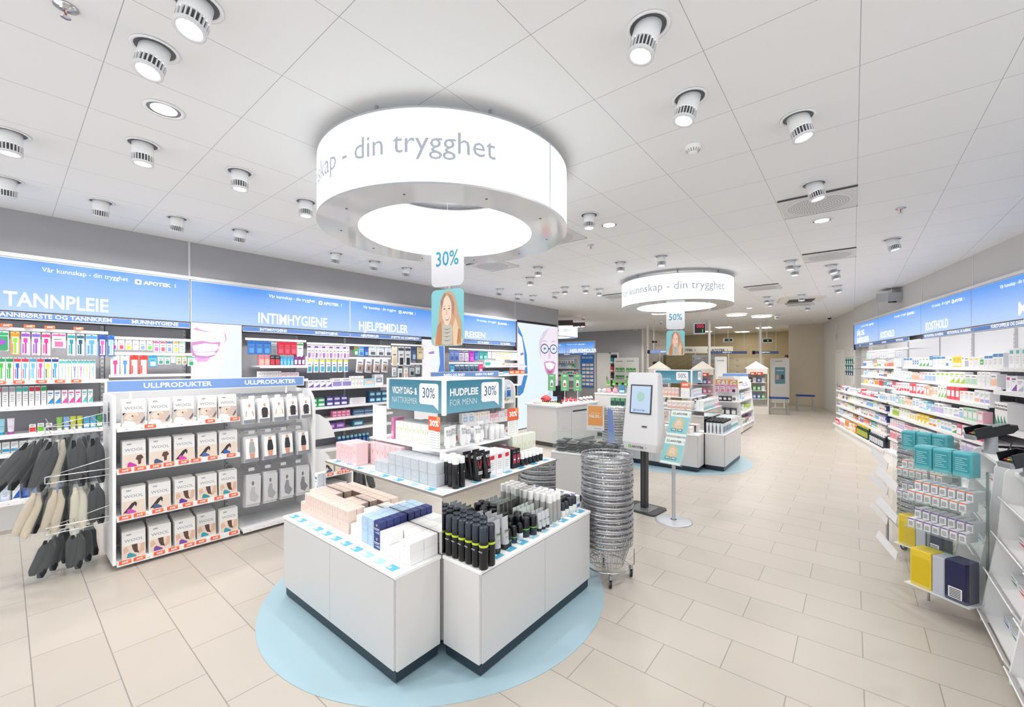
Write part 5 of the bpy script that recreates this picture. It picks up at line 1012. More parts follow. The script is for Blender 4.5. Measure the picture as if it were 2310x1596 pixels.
def front_y(z): 
    # front surface of the lofted head
    A = [(.79, -.1-.02), (1.0, -.075-.02), (1.57, -.015-.02)]
    for (z0, y0), (z1, y1) in zip(A, A[1:]):
        if z <= z1: return y0+(y1-y0)*(z-z0)/(z1-z0)
    return A[-1][1]
zc = 1.29; lean = -math.atan2(front_y(1.5)-front_y(1.1), .4)
b = MB(); b.box(-.135, .135, -.012, 0, -.17, .17, mat('#4a4d54', .4)); fr_ = ob('screen_frame', b, root, (0, front_y(zc)+.004, zc), (lean, 0, 0))
b = MB(); b.fr(-.12, .12, -.155, .155, -.0128, mat('#c2d6ee', .3, emis=.75)); b.poly([(.05*math.cos(i*PI/8), .03+.06*math.sin(i*PI/8)) for i in range(16)], -.0132, mat('#b0d4c8', emis=.7)); logo(b, -.085, -.14, .026, -.0132, mat('#7f98c0', emis=.5), mat('#c2d6ee', emis=.75)); b.text('Se tilbudene', 0, .115, .018, -.0136, mat('#9fb4d4', emis=.6), maxw=.16) if 0 else None; ob('screen', b, fr_)
b = MB(); b.box(-.035, .035, -.006, .004, -.014, .014, mat('#b8bac0', .3, .5)); b.fr(-.028, .028, -.005, .006, -.0065, BLACK); ob('card_slot', b, root, (.06, front_y(.98)+.003, .98), (lean, 0, 0))
b = MB(); logo(b, -.13, 0, .035, 0, mat('#7ac04a', .4), W, mt=mat('#3a3c42')); ob('logo_print', b, root, (0, -.1255, .725), (0, 0, 0))
# ------------------------------------------------------------------ brochure stand
BF = Fr(-1.505, 4.6, -8)
root = ob('brochure_stand', None, None, BF.loc(0,0,0), (0,0,BF.r), 'silver brochure stand with two tilted clear holders by the kiosk', 'stand')
b = MB(); b.lathe([(.19, 0), (.19, .008), (.17, .014), (.03, .02)], SILV, 40); ob('base_disc', b, root)
b = MB(); b.cyl((0, 0, .015), (0, 0, .64), .019, SILV, n=16); b.tube([(0, 0, .63), (0, .06, .72), (0, .2, 1.1)], .009, SILV, 8); ob('pole', b, root)
for k, z in enumerate((.62, .905)):
    h = ob('brochure_holder', None, root, (0, -.075+k*.145, z), (-.48, 0, 0))
    b = MB(); b.box(-.125, .125, -.004, -.001, 0, .31, ACRY); b.box(-.125, .125, -.028, -.025, 0, .31, ACRY); b.box(-.125, .125, -.028, 0, -.003, 0, ACRY); b.box(-.128, -.125, -.028, 0, 0, .31, ACRY); b.box(.125, .128, -.028, 0, 0, .31, ACRY); ob('clear_pocket', b, h)
    b = MB(); b.box(-.11, .11, -.022, -.008, .004, .3, W); y = -.0225
    b.fr(-.11, .11, .03, .225, y, mat('#8fd0d6')); logo(b, -.09, .245, .03, y, mat('#7ac04a'), W, mt=mat('#3a3c42'))
    P = lambda pts, c, q: b.poly(pts, y-.0006*q, mat(c)); P([(-.05, .05), (-.06, .13), (-.04, .2), (.0, .215), (.05, .19), (.06, .12), (.06, .05)], '#e6c48c', 1); P([(-.035, .12), (-.03, .175), (0, .19), (.03, .17), (.033, .12), (0, .085)], '#f2d2bc', 2); P([(-.018, .12), (0, .112), (.02, .122), (0, .105)], '#b8605c', 3)
    b.fr(-.07, -.01, .05, .085, y-.0024, mat('#2f94ac')); b.fr(.0, .06, .05, .085, y-.0024, mat('#2f94ac')); b.text('30%', -.04, .062, .016, y-.003, W, bold=.02); b.text('50%', .03, .062, .016, y-.003, W, bold=.02); ob('brochure', b, h)
# ------------------------------------------------------------------ low cabinet with acrylic bin
LC = Fr(-2.116, 4.586, 8.5)   # front right corner; front runs to -x
root = ob('low_cabinet', None, None, LC.loc(0,0,0), (0,0,LC.r), 'low white cabinet with a clear bin behind the basket stack', 'cabinet')
c = cabinet(root, LC, -.9, 0, 0, .4, face=('f',))
b = MB()
for a, e, p, q in ((-.88, -.02, .02, .024), (-.88, -.02, .37, .374), (-.88, -.876, .02, .374), (-.024, -.02, .02, .374), (-.45, -.446, .02, .374)): b.box(a, e, p, q, .588, .83, ACRY)
ob('acrylic_bin', b, root)
cc = ['#141518', '#3a3c40', '#1c1d21', '#5a5c60', '#222429', '#101114', '#2a2c30', '#4a5070']
for i in range(40):
    q = i % 10; x = -.79+.16*(q % 5)+random.uniform(-.006, .006); y = .035+.17*(q//5); z = .603+.034*(i//10)
    c_ = cc[i % 8] if x > -.55 else ('#4a4c50', '#8f9296', '#2c2d30')[i % 3]
    thing('accessory_pack', '%s hair accessory pack, %s from left, %s row, layer %s in the clear bin' % ('dark' if x > -.55 else 'grey', ORD[q % 5], ('front', 'back')[q//5], ('one', 'two', 'three', 'four')[i//10]), 'pack', bagi(.13, .15, c_, ('#4a4c50', '#1a1b1e', '#2a2b30')[i % 3], 3), LC, x, y, z, rx=-PI/2+random.uniform(-.03, .06), rz=random.uniform(-.08, .08), group='loose packs in the clear bin')
# ------------------------------------------------------------------ second low gondola behind the island
root = ob('gondola', None, None, G.loc(0,0,0), (0,0,G.r), 'white gondola of baby goods with blue header behind the near island', 'shelving')
ob('side_panel', curvedpanel(3.98, .52, 1.42, .2), root); ob('side_panel', curvedpanel(5.78, .52, 1.42, .2), root)
b = MB(); b.box(4.0, 5.78, .44, .46, .08, 1.42, mat('#cfcfd0')); b.box(4.0, 5.78, .1, .46, .03, .06, W); [b.cyl((x, y, 0), (x, y, .031), .02, BLACK) for x in (4.1, 5.7) for y in (.15, .4)]; ob('back_panel', b, root)
for i, z in enumerate((.1, .42, .74, 1.05)): s = ob('shelf', shelf_mesh(1.778, .4), root, (4.001, .43, z)); ob('label_strip', strip_mesh(1.778, .4, seed=60+i), s)
b = MB(); b.box(4.06, 5.62, .235, .26, 1.48, 1.58, SHELF); b.fr(4.07, 5.61, 1.487, 1.573, .2342, BAND); b.text('BARN OG BABY', 4.55, 1.51, .042, .233, LWH, bold=.02, sx=1.1); b.text('BARN OG BABY', 5.25, 1.51, .042, .233, LWH, bold=.02, sx=1.1); b.box(4.3, 4.315, .24, .255, 1.4, 1.48, W); b.box(5.3, 5.315, .24, .255, 1.4, 1.48, W); ob('header_sign', b, root)
def rnd_row(fr, x0, x1, ly, z, where, cols, hr=(.08, .14), wr=(.05, .09), nm='carton', cat='carton', seed=1, dd=.08, side='left', hang=False, back=0, base='#f2f2f4'):
    r = random.Random(seed); x = x0; k = 0
    sts = ['band', 'patch', 'top', 'diag', 'pic', 'sq']
    while True:
        cn, c = cols[r.randrange(len(cols))]; w = round(r.uniform(*wr), 2); h = round(r.uniform(*hr), 2); st = sts[r.randrange(6)]; run = r.choice((1, 2, 3))
        inv = r.random() < .3
        for _ in range(run):
            if x+w > x1 or k >= len(ORD): return
            P = blis(w, h, base, c, c, 2) if hang else boxi(w, dd, h, c if inv else base, base if inv else c, st)
            lb = '%s %s, %s from %s, %s' % (cn + (' coloured' if inv and not hang else ' and white'), 'hanging pack' if hang else 'box', ORD[k], side, where)
            thing(nm, lb, cat, P, fr, x+w/2, ly, z-h if hang else z, rz=r.uniform(-.03, .03), group='goods on the ' + where)
            x += w+.005; k += 1
MED = [('pink','#e8608c'), ('red','#dc3a48'), ('orange','#f08a3c'), ('yellow','#f0cc3c'), ('green','#4fae5c'), ('teal','#3fa4a0'), ('blue','#4a7ec8'), ('navy','#2c3f7c'), ('purple','#8a5cb0'), ('grey','#a4a8b0'), ('lilac','#b4a8dc'), ('lime','#a8d040'), ('sky blue','#8cc0e8'), ('brown','#8c6450')]
SOFT = [('pale blue','#a8c8e8'), ('pale pink','#f0bccc'), ('pale green','#b8dcc0'), ('white','#e4e6ea'), ('lilac','#c8bce4'), ('peach','#f4c8ac'), ('aqua','#a0dcdc')]
for i, z in enumerate((.1, .42, .74, 1.05)): rnd_row(G, 4.55, 5.76, .1, z+.001, 'baby gondola shelf %s' % ('one', 'two', 'three', 'four')[i], MED if i % 2 else SOFT, (.12, .2), (.08, .14), 'baby_care_box', 'baby care box', 70+i)
for i in range(3): thing('diaper_pack', 'blue and white wipes pack, %s from left on baby gondola top' % ORD[i], 'wipes pack', bagi(.15, .24, '#dfeaf4', '#2f7cc8', 3), G, 5.3+i*.16, .02, 1.1, group='blue wipes packs')
# ------------------------------------------------------------------ right wall: signs and shelving
b = MB(); b.box(2.74, 14.5, -.036, -.0005, 2.803, 2.845, mat('#eeeef0')); b.box(2.74, 2.78, -.036, -.0005, 2.1, 2.802, mat('#3b3768')); thing('light_box_rail', 'long white rail along the top of the right signs', 'rail', b.mesh('rail'), RW)
signbox(RW, 2.79, 3.16, 'SMÅSKADER', 'narrow backlit blue wound care sign, farthest on the right wall', 2.83, .1, sx=.55, lx=3.0) if 0 else None
signbox(RW, 2.79, 4.87, '', 'backlit blue wound care sign, farthest on the right wall', 2.85, .11, sx=.9, lx=4.2)
b = MB(); b.text('SÅR OG', 3.1, 2.47, .14, -.0415, LWH, al='l', bold=.022, maxw=.7); b.text('SMÅSKADER', 3.1, 2.28, .14, -.0415, LWH, al='l', bold=.022, maxw=1.1)
D.objects['category_sign.004'].children[1].data  # lit panel of the farthest right sign
lp = [c for c in D.objects['category_sign.004'].children if c.name.startswith('lit_panel')][0]
mb = MB(); mb.v = [tuple(v.co) for v in lp.data.vertices]; mb.f = [tuple(p.vertices) for p in lp.data.polygons]; mb.m = [p.material_index for p in lp.data.polygons]; mb.sm = [False]*len(mb.f); mb.mats = list(lp.data.materials); mb.add(b.v, b.f, LWH); lp.data = mb.mesh('lit_panel')
signbox(RW, 4.89, 7.33, 'KOSTHOLD', 'backlit blue diet sign, second along the right wall', 5.07, .15, lx=6.7, tw=.9)
signbox(RW, 7.35, 9.12, 'KOSTHOLD', 'backlit blue diet sign, nearer one above the pale shelves', 7.56, .15, lx=8.55, tw=.86)
signbox(RW, 9.14, 11.6, 'M', 'backlit blue sign cut by the right picture edge', 10.25, .16, lx=10.6)
signbox(RW, 11.62, 14.5, '', 'backlit blue sign beyond the right picture edge', 12, .17, lx=13.9)
strip(RW, 2.79, 6.68, ('SÅR', 'ERNÆRING', 'KOSTHOLD', 'VEKTKONTROLL'), 'blue strip below the two far signs on the right wall', th=.04)
strip(RW, 7.36, 9.13, ('VEKTKONTROLL OG NÆRING', 'VEKTKONTROLL OG NÆRING'), 'blue strip for weight control below the nearer diet sign', th=.042)
strip(RW, 9.14, 12.4, ('FORSTOPPELSE OG DIARÉ', 'DIARÉ'), 'blue strip for digestion at the right picture edge', th=.045, tl=(.25, .75))
def pen(P): P([(.42, .2), (.5, .75), (.56, .95), (.55, .72), (.48, .18)], '#c9b0cc', 1); P([(.5, .75), (.56, .95), (.55, .72)], '#8f86b8', 2)
poster(RW, 6.7, 7.33, .9, 2.17, 'pale backlit poster with a slim pen shape on the right wall', lambda P: pen(P), base=('#e6f1fb', '#f2f7fc'))
RBK = mat('#d8d8dc', .6)
# bay A
shelving('wall_shelving', 'farthest white wall shelving bay on the right', 'shelving', RW, 4.3, 8.2, -.05, 2.15,
  [(4.3,8.2,.2,-.78), (4.35,8.15,.47,-.72), (4.35,8.15,.66,-.72), (4.35,8.15,.86,-.72), (4.35,8.15,1.05,-.72), (5.6,8.1,1.27,-.5), (5.6,8.1,1.45,-.5), (5.6,8.1,1.65,-.5)], base=(4.3, 8.2, -.75, .17), rails=[(5.6,8.0,1.98,-.4)], uprights=(5.6, 6.9), backm=RBK)
for i, z in enumerate((.47, .66, .86, 1.05)): rnd_row(RW, 4.4, 8.1, -.66, z+.001, 'far right bay shelf %s' % ('two', 'three', 'four', 'five')[i], MED, (.08, .13), (.06, .12), 'medicine_box', 'medicine box', 80+i)
for i, z in enumerate((1.27, 1.45, 1.65)): rnd_row(RW, 5.65, 7.78, -.44, z+.001, 'far right bay upper shelf %s' % ('one', 'two', 'three')[i], MED, (.09, .14), (.07, .12), 'health_food_box', 'health food box', 90+i)
rnd_row(RW, 5.65, 7.9, -.42, 1.97, 'far right bay hooks', SOFT, (.12, .16), (.08, .12), 'hanging_pack', 'hanging pack', 95, hang=True)
def bottles(fr, x0, n, dx, ly, z, r, h, c, cap, lab, desc, where, dome=False):
    P = bparts(r, h, c, cap, lab, .22, neck=.5, dome=dome)
    for i in range(n): thing('bottle', '%s, %s from left, %s' % (desc, ORD[i], where), 'bottle', P, fr, x0+i*dx, ly, z, group=desc + 's ' + where)
bottles(RW, 4.4, 4, .1, -.72, .201, .04, .15, '#d83044', '#f0f0f0', '#f4d8dc', 'red bottle', 'bottom shelf of far right bay'); bottles(RW, 4.85, 5, .1, -.72, .201, .04, .19, '#f0eeee', '#f0f0f0', '#e8a0a8', 'white bottle', 'bottom shelf of far right bay')
rnd_row(RW, 5.4, 6.3, -.72, .201, 'bottom shelf middle of far right bay', [('orange', '#f0962c'), ('yellow', '#f0b83c')], (.17, .19), (.1, .12), 'juice_box', 'juice box', 97)
bottles(RW, 6.4, 8, .095, -.72, .201, .04, .26, '#1e4a2c', '#e8c83c', '#c8c84c', 'dark green bottle', 'bottom shelf of far right bay'); bottles(RW, 7.3, 8, .1, -.72, .201, .042, .24, '#2a3442', '#e6e6ea', '#e8e8f0', 'dark bottle with white label', 'bottom shelf of far right bay', True)
for k, (u, z, h) in enumerate(((8.02, 1.75, .14), (8.0, 1.5, .2), (7.95, 1.2, .12))): thing('blank_box', 'blank pale blue white box on the far right bay end, %s from top' % ORD[k], 'box', boxi(.26, .1, h, '#e4ecf4', '#dbe6f0', 'none'), RW, u, -.5, z-.1+.02 if k else 1.66, rz=.1)
# dark hanging packs at the far end of bay A
root = ob('end_rack', None, None, RW.loc(0,0,0), (0,0,RW.r), 'white hook rack with dark teal packs at the far end of right shelving', 'rack')
b = MB(); b.box(4.7, 4.72, -.1, -.071, 1.3, 2.1, SHELF); b.box(5.4, 5.42, -.1, -.071, 1.3, 2.1, SHELF); ob('rack_post', b, root)
for k, z in enumerate((1.86, 1.72, 1.58)):
    b = MB(); b.box(4.66, 5.46, -.6, -.59, z, z+.01, CHROME); b.box(4.7, 4.71, -.6, -.101, z, z+.01, CHROME); b.box(5.41, 5.42, -.6, -.101, z, z+.01, CHROME); ob('hook_bar', b, root)
    for i in range(4): thing('dark_pack', 'dark teal hanging pack, %s on the %s bar of the far end rack' % (ORD[i], ('top', 'middle', 'lowest')[k]), 'hanging pack', blis(.13, .13, '#1f5a5c' if k < 2 else '#1f3a54', '#5fc0b8', '#e0e8e8', 2), RW, 4.77+i*.19, -.612, z-.145, rz=.0, group='dark teal hanging packs')
# bay B
shelving('wall_shelving', 'middle white wall shelving bay on the right', 'shelving', RW, 8.25, 11.35, -.05, 2.15,
  [(8.25,11.35,.24,-.78), (8.3,11.3,.45,-.74), (8.3,11.3,.65,-.74), (8.3,11.3,.85,-.74), (8.3,11.3,1.05,-.74), (8.3,11.3,1.25,-.7), (8.3,11.3,1.45,-.6), (8.3,11.3,1.66,-.55)], base=(8.25, 11.35, -.78, .21), uprights=(9.3, 10.3), backm=RBK)
for i, z in enumerate((.24, .45, .65, .85, 1.05)): rnd_row(RW, 8.32, 11.3, -.69, z+.001, 'middle right bay shelf %s' % ('one', 'two', 'three', 'four', 'five')[i], [SOFT, [('rose', '#ee8c9c'), ('pink', '#f4b4c4')], SOFT, MED, SOFT][i], (.1, .15), (.09, .14), ('wipes_box', 'pink_pack', 'pad_box', 'cream_carton', 'tonic_box')[i], ('wipes box', 'pack', 'pad box', 'carton', 'tonic box')[i], 100+i)
for i, z in enumerate((1.25, 1.45, 1.66)): rnd_row(RW, 8.35, 11.25, -.62+.05*i, z+.001, 'middle right bay upper shelf %s' % ('one', 'two', 'three')[i], [[('lilac','#b4a8dc'), ('peach','#f4b89c'), ('green','#7fc060'), ('red','#e84858')], SOFT + [('lime', '#a8d838')], [('yellow','#f4d43c'), ('green','#5fb070'), ('grey', '#b8b8c4'), ('blue', '#5a90c0')]][i], (.11, .16), (.08, .13), ('bar_box', 'diet_box', 'shake_box')[i], ('bar box', 'diet box', 'shake box')[i], 110+i)
# bay C
shelving('wall_shelving', 'nearest white wall shelving bay on the right', 'shelving', RW, 11.4, 12.9, -.05, 2.15,
  [(11.4,12.9,.5,-.74), (11.4,12.9,.8,-.74), (11.4,12.9,1.04,-.74), (11.4,12.9,1.42,-.7), (11.4,12.9,1.66,-.66)], base=(11.4, 12.9, -.78, .24), uprights=(12.4,), backm=RBK)
rnd_row(RW, 11.45, 12.85, -.58, 1.661, 'nearest right bay top shelf', [('yellow','#f4d43c'), ('amber', '#f4b83c'), ('blue', '#5a90c0'), ('teal', '#2f6f60'), ('aqua', '#6fb8b8')], (.13, .2), (.09, .14), 'herbal_box', 'herbal box', 120)
rnd_row(RW, 11.45, 12.85, -.6, 1.421, 'nearest right bay second shelf', [('magenta','#d850b0'), ('lime','#b4d83c'), ('purple','#8a4ca4'), ('black','#3a3438'), ('grey', '#b4b4bc')], (.12, .17), (.08, .12), 'vitamin_box', 'vitamin box', 121)
@cached
def tallcarton():
    w, h, d = .3, .26, .14; b = MB(); b.bbox(-w/2, w/2, -d/2, d/2, 0, h, mat('#f4f2f4', .4), .003); y = -d/2-.001
    for i in range(4):
        x = -w/2+w*(i+.5)/4; b.text('Dexyl', x, h*.86, .018, y, BLACK, bold=.02, maxw=w*.2); b.fr(x-w*.11, x+w*.11, h*.72, h*.79, y, BLACK); b.fr(x-w*.07, x+w*.07, h*.745, h*.765, y-.0005, W)
        b.poly([(x-w*.12, h*.06), (x+w*.11, h*.06), (x+w*.1, h*.2), (x-w*.02, h*.36), (x-w*.1, h*.5), (x-w*.12, h*.42)], y, mat('#2f8f72')); b.fr(x+w*.118, x+w*.122, h*.05, h*.95, y-.0004, mat('#d0ced0'))
    return b.mesh('carton')
for i, u in enumerate((11.5, 12.2)): thing('display_carton', 'large white display carton with green arcs, %s behind the card terminals' % ('farther one', 'nearer one')[i], 'carton', tallcarton(), RW, u, -.625, 1.0415, rz=-.1, group='green arc display cartons')
b = MB(); b.box(-.17, .17, -.01, .01, 0, .2, mat('#5c6470', .4)); b.fr(-.15, .15, .03, .17, -.0105, mat('#2f4450')); b.tube([(.1*math.sin(i*.9)-.02, -.011, .1+.05*math.cos(i*1.7)) for i in range(14)], .003, mat('#a8b8c0'), 4); thing('picture_panel', 'dark framed picture panel on the nearest right shelf', 'panel', b.mesh('panel'), RW, 12.55, -.76, 1.44) if 0 else None
bottles(RW, 12.62, 2, .14, -.6, 1.041, .06, .26, '#c4c8d0', '#1e2236', None, 'silver bottle with navy cap', 'nearest right bay')
thing('green_box', 'bright green box beside the silver bottle on the right', 'box', boxi(.14, .08, .16, '#5cb43c', '#ffffff', 'band'), RW, 12.45, -.6, 1.041)
# projector box near the ceiling
b = MB(); b.box(-.25, .25, -.12, .12, -.09, .09, mat('#b4b8bc', .4)); b.cyl((-.25, 0, 0), (-.26, 0, 0), .05, mat('#e0e2e4')); c = MB(); c.cyl((.1, 0, .09), (.1, 0, .17), .02, STEEL); c.box(.05, .25, -.03, .03, -.12, -.09, BLACK)
thing('wall_projector', 'grey projector box on a bracket high on the right wall', 'projector', [('housing', b.mesh()), ('bracket', c.mesh())], RW, 6.1, -.16, 3.12, rz=.15, ry=.1)
b = MB(); b.cyl((0, 0, 0), (0, 0, .36), .008, W); b.box(-.03, .03, -.015, .02, -.16, 0, mat('#d8d4cc')); thing('wall_cable_box', 'small cable box with a drop cable below the dome camera', 'cable box', b.mesh('box'), RW, -.1, .09, 2.72)
b = MB(); b.lathe([(.07, 0), (.07, -.03), (.06, -.04)], W, 20); c = MB(); c.lathe([(.055, -.04), (.05, -.07), (.03, -.09), (.0001, -.097)], mat('#1c1e22', .1), 20); thing('dome_camera', 'white dome camera with dark bubble on the far ceiling', 'camera', [('base', b.mesh()), ('bubble', c.mesh())], ID, -.62, 17.6, CEIL-.001)
b = MB(); b.box(-.45, .45, -.45, .45, -.035, 0, mat('#e8e4dc')); c = MB(); c.box(-.26, .26, -.26, .26, -.045, -.036, mat('#8a8884'))
for k in range(5): c.box(-.26, .26, -.24+k*.11, -.2+k*.11, -.052, -.045, mat('#4c4c4c'))
thing('air_conditioner', 'square ceiling air conditioner cassette with dark louvres', 'air conditioner', [('casing', b.mesh()), ('grille', c.mesh())], ID, -1.0, 12.4, CEIL-.001, rz=.2)
# ------------------------------------------------------------------ checkout impulse units at the right edge
@cached
def smallbox(c, t, cw=.036): return boxi(cw, .12, .062, '#f0f0f2', c, 'code')
def impulse(k, x, y, where):
    U = Fr(x, y, 0)
    # wing facing the aisle
    root = ob('checkout_display', None, None, U.loc(0,0,0), (0,0,0), 'white curved checkout display unit, %s' % where, 'display unit', 'checkout display units')
    def side(y0):
        b = MB(); pts = [(.0, .06), (.0, .12), (.07, .6), (.1, .98)]
        for i in range(6): a = PI-PI/2*i/5; pts.append((.16+.06*math.cos(a), 1.0+.06*math.sin(a)))
        pts += [(.5, 1.06), (.5, .06)]; b.prism([(p[0], p[1]) for p in reversed(pts)], y0, y0+.018, W, 'y'); return b
    ob('side_panel', side(0), root); ob('side_panel', side(-.66), root)
    b = MB(); b.box(.4, .42, -.64, -.001, .02, 1.0, WHITE); b.box(.1, .4, -.64, -.001, .02, .06, WHITE); ob('back_panel', b, root)
    for i, z in enumerate((.1, .36, .6, .82)):
        b = MB(); b.box(.02+.03*i, .4, -.64, -.001, z, z+.012, SHELF); s = ob('shelf', b, root)
        b = MB(); xx = .005+.032*i; b.prism([(xx-.03, z+.045), (xx-.026, z+.05), (xx+.008, z-.0), (xx+.002, z-.005)], -.64, -.002, SHELF, 'y'); ob('label_strip', b, s)
        for j in range(4):
            c = ('#e08a4c', '#4f7fb8', '#4f9a70', '#d8404c')[(i+j+k) % 4]
            thing('snack_pack', '%s flat pack, %s on shelf %s of the %s checkout wing' % (('orange', 'blue', 'green', 'red')[(i+j+k) % 4], ORD[j], ('one', 'two', 'three', 'four')[i], where), 'pack', boxi(.13, .14, .035, '#eef0f2', c, 'diag'), U, .16+.03*i, -.09-j*.155, z+.0125, rz=-PI/2, group='flat packs on the checkout wings')
    b = MB(); b.bbox(.14, .46, -.64, -.002, 1.01, 1.035, W, .003); ob('top_plate', b, root)
    if k == 2: return
    # angled box rack
    R = U.sub(-.175, .035, -35)
    rk = ob('box_rack', None, None, R.loc(0,0,0), (0,0,R.r), 'clear angled rack of small barcoded boxes, %s' % where, 'rack', 'angled box racks')
    b = MB(); b.box(-.18, .18, .14, .15, .16, 1.0, ACRY); b.box(-.18, -.176, -.06, .14, .16, 1.0, ACRY); b.box(.176, .18, -.06, .14, .16, 1.0, ACRY); b.box(-.16, -.15, .151, .165, 0, 1.0, STEEL); b.box(.15, .16, .151, .165, 0, 1.0, STEEL); ob('rack_frame', b, rk)
    for z in (.75, .555, .16, .97): b = MB(); b.box(-.175, .175, -.06, .139, z-.005, z, ACRY if z > .2 else SHELF); b.box(-.175, .175, -.064, -.061, z-.005, z+.03, ACRY); ob('tray', b, rk)
    for z in (.42, .68, .9): b = MB(); b.prism([(-.33, z), (-.31, z+.05), (-.19, z-.06), (-.2, z-.12)], -.1, -.09, SHELF, 'y'); ob('side_label', b, rk)
    cols = [('orange', '#f0703c'), ('purple', '#7c50a8')]
    for lv, z in enumerate((.751, .556)):
        for j in range(2):
            for i in range(7):
                thing('barcoded_box', '%s topped small box, %s from left, %s row, %s tray, %s' % (cols[lv][0], ORD[i], ('lower', 'upper')[j], ('upper', 'lower')[lv], where), 'box', smallbox(cols[lv][1], 0), R, -.145+i*.046+.01*j, .02+.05*j, z+j*.064, group='%s topped barcoded boxes' % cols[lv][0])
    for i in range(6): thing('white_box', 'plain small white box, %s from left under purple ones, %s' % (ORD[i], where), 'box', boxi(.045, .1, .07, '#f2f2f2', '#c8c8cc', 'top'), R, -.13+i*.05, .02, .48 if 0 else .165, group='small white checkout boxes') if 0 else None
    b = MB(); b.bbox(-.15, -.03, -.05, .08, 0, .25, mat('#f0d23c', .3)); b.fr(-.14, -.04, .02, .2, -.051, mat('#e4c41c')); b.bbox(-.026, .04, -.05, .08, 0, .25, mat('#c4c8d4', .3)); b.bbox(.044, .15, -.05, .08, 0, .26, mat('#1f2450', .3)); b.fr(.06, .13, .02, .09, -.051, W)
    for q in range(6): b.fr(.066, .124, .026+q*.01, .031+q*.01, -.0515, BLACK)
    b.bbox(-.15, .0, .082, .12, 0, .24, mat('#5fae4c', .3)); thing('plaster_packs', 'yellow, silver and navy pack bundle in the bottom tray, %s' % where, 'pack bundle', b.mesh('packs'), R, 0, .01, .161, group='bottom tray pack bundles')
    for i in range(3):
        b = MB(); b.bbox(-.05, .05, -.05, .05, 0, .16, mat('#5fb8c0', .25), .012); b.fr(-.04, .04, .03, .14, -.0505, mat('#3f9ca8'))
        for q in range(7): b.fr(-.03, .03-.012*(q % 3), .04+q*.013, .044+q*.013, -.051, mat('#a8e0e4'))
        thing('wet_wipes', 'turquoise wet wipes pack, %s from left on top tray, %s' % (ORD[i], where), 'wipes', b.mesh('wipes'), R, -.1+i*.105, .04, .971, group='turquoise wet wipes')
UW = ('farthest one', 'middle one', 'nearest one')
for k, (x, y) in enumerate(((.62, 4.8), (.63, 3.96), (.62, 3.26))): impulse(k, x, y, UW[k])
b = MB(); b.box(1.17, 1.6, 2.5, 4.78, 0, .95, WHITE); b.bbox(1.15, 1.62, 2.46, 4.82, .951, .985, W, .004)
thing('checkout_counter', 'long white checkout counter behind the display units at the right', 'counter', b.mesh('counter'), ID)
def terminal(x, y, z0, z, rz, where):
    R = Fr(x, y, rz)
    b = MB(); b.lathe([(.05, 0), (.05, .01), (.036, .02), (.036, z-z0-.04), (.03, z-z0-.02)], mat('#a8abb0', .4), 16); p = b.mesh('post')
    t = MB(); pts = [(-.14, -.022), (-.13, -.034), (.1, -.04), (.14, -.02), (.14, .012), (.02, .03), (-.12, .006), (-.14, -.005)]
    t.prism([(a, q) for a, q in pts], -.04, .04, BLACK, 'x'); t.box(-.036, .036, -.04, .1, .012, .03, mat('#1c1d20', .2)); t.box(-.03, .03, .0, .09, .03, .0335, mat('#8a9496', .2)); t.box(-.042, .042, -.15, -.13, -.03, .0, mat('#9a9da2', .3))
    hood = MB(); hood.box(-.05, -.042, -.13, -.02, -.01, .05, BLACK); hood.box(.042, .05, -.13, -.02, -.01, .05, BLACK); hood.box(-.042, .042, -.03, -.022, .03, .05, BLACK)
    kp = MB()
    for i in range(3):
        for j in range(4): m = (mat('#d8404c'), mat('#e8c83c'), mat('#4fa85c'))[i] if j == 0 else mat('#8f9296'); kp.box(-.028+i*.02, -.014+i*.02, -.12+j*.02, -.108+j*.02, .008+.002*j, .013+.003*j, m)
    c = MB(); c.tube([(.0, .04, z-z0-.05), (.06, .08, z-z0-.08), (.07, .06, .05), (.05, .05, .012)], .005, BLACK, 6)
    thing('card_terminal', 'black card payment terminal on a grey post, %s' % where, 'card terminal', [('post', p), ('terminal_body', t.mesh('t'), (0, 0, z-z0), (.28, 0, 0), [('keypad', kp.mesh('k')), ('privacy_hood', hood.mesh('h'))]), ('cable', c.mesh('c'))], R, 0, 0, z0, group='card payment terminals')
b = MB(); b.box(.78, 1.16, 4.15, 4.75, .93, .95, W); b.box(.78, 1.16, 3.32, 3.92, .93, .95, W)
thing('terminal_shelf', 'white ledges carrying the card terminals between the display units', 'shelf', b.mesh('ledge'), ID) if 0 else None
terminal(1.2, 5.0, .986, 1.235, -70, 'farther one') if 0 else terminal(.8, 4.7, 1.036, 1.2, -62, 'farther one')
terminal(.82, 3.86, 1.036, 1.15, -62, 'nearer one')
for k, y in enumerate((4.8, 3.96, 3.12)):
    b = MB(); b.bbox(.74, 1.11, y-.66, y+.018, 1.061-.02+.021, 1.061+.0, W, .003) if 0 else None
for k, y in enumerate((4.8, 3.96, 3.12)):
    b = MB(); b.box(0, .42, -.66, .018, 0, .0, W) if 0 else None
# clear top boxes on the units (penholders, blue cards)
for k, (x, y) in enumerate(((.62, 4.8), (.63, 3.96))):
    b = MB(); b.box(0, .3, -.5, 0, 0, .004, mat('#2f62b0', .3)); b.box(0, .3, -.5, 0, .004, .007, ACRY); thing('counter_mat', 'blue and clear counter mat beside the %s card terminal' % ('farther', 'nearer')[k], 'mat', b.mesh('mat'), ID, x+.555, y-.1, .986) 
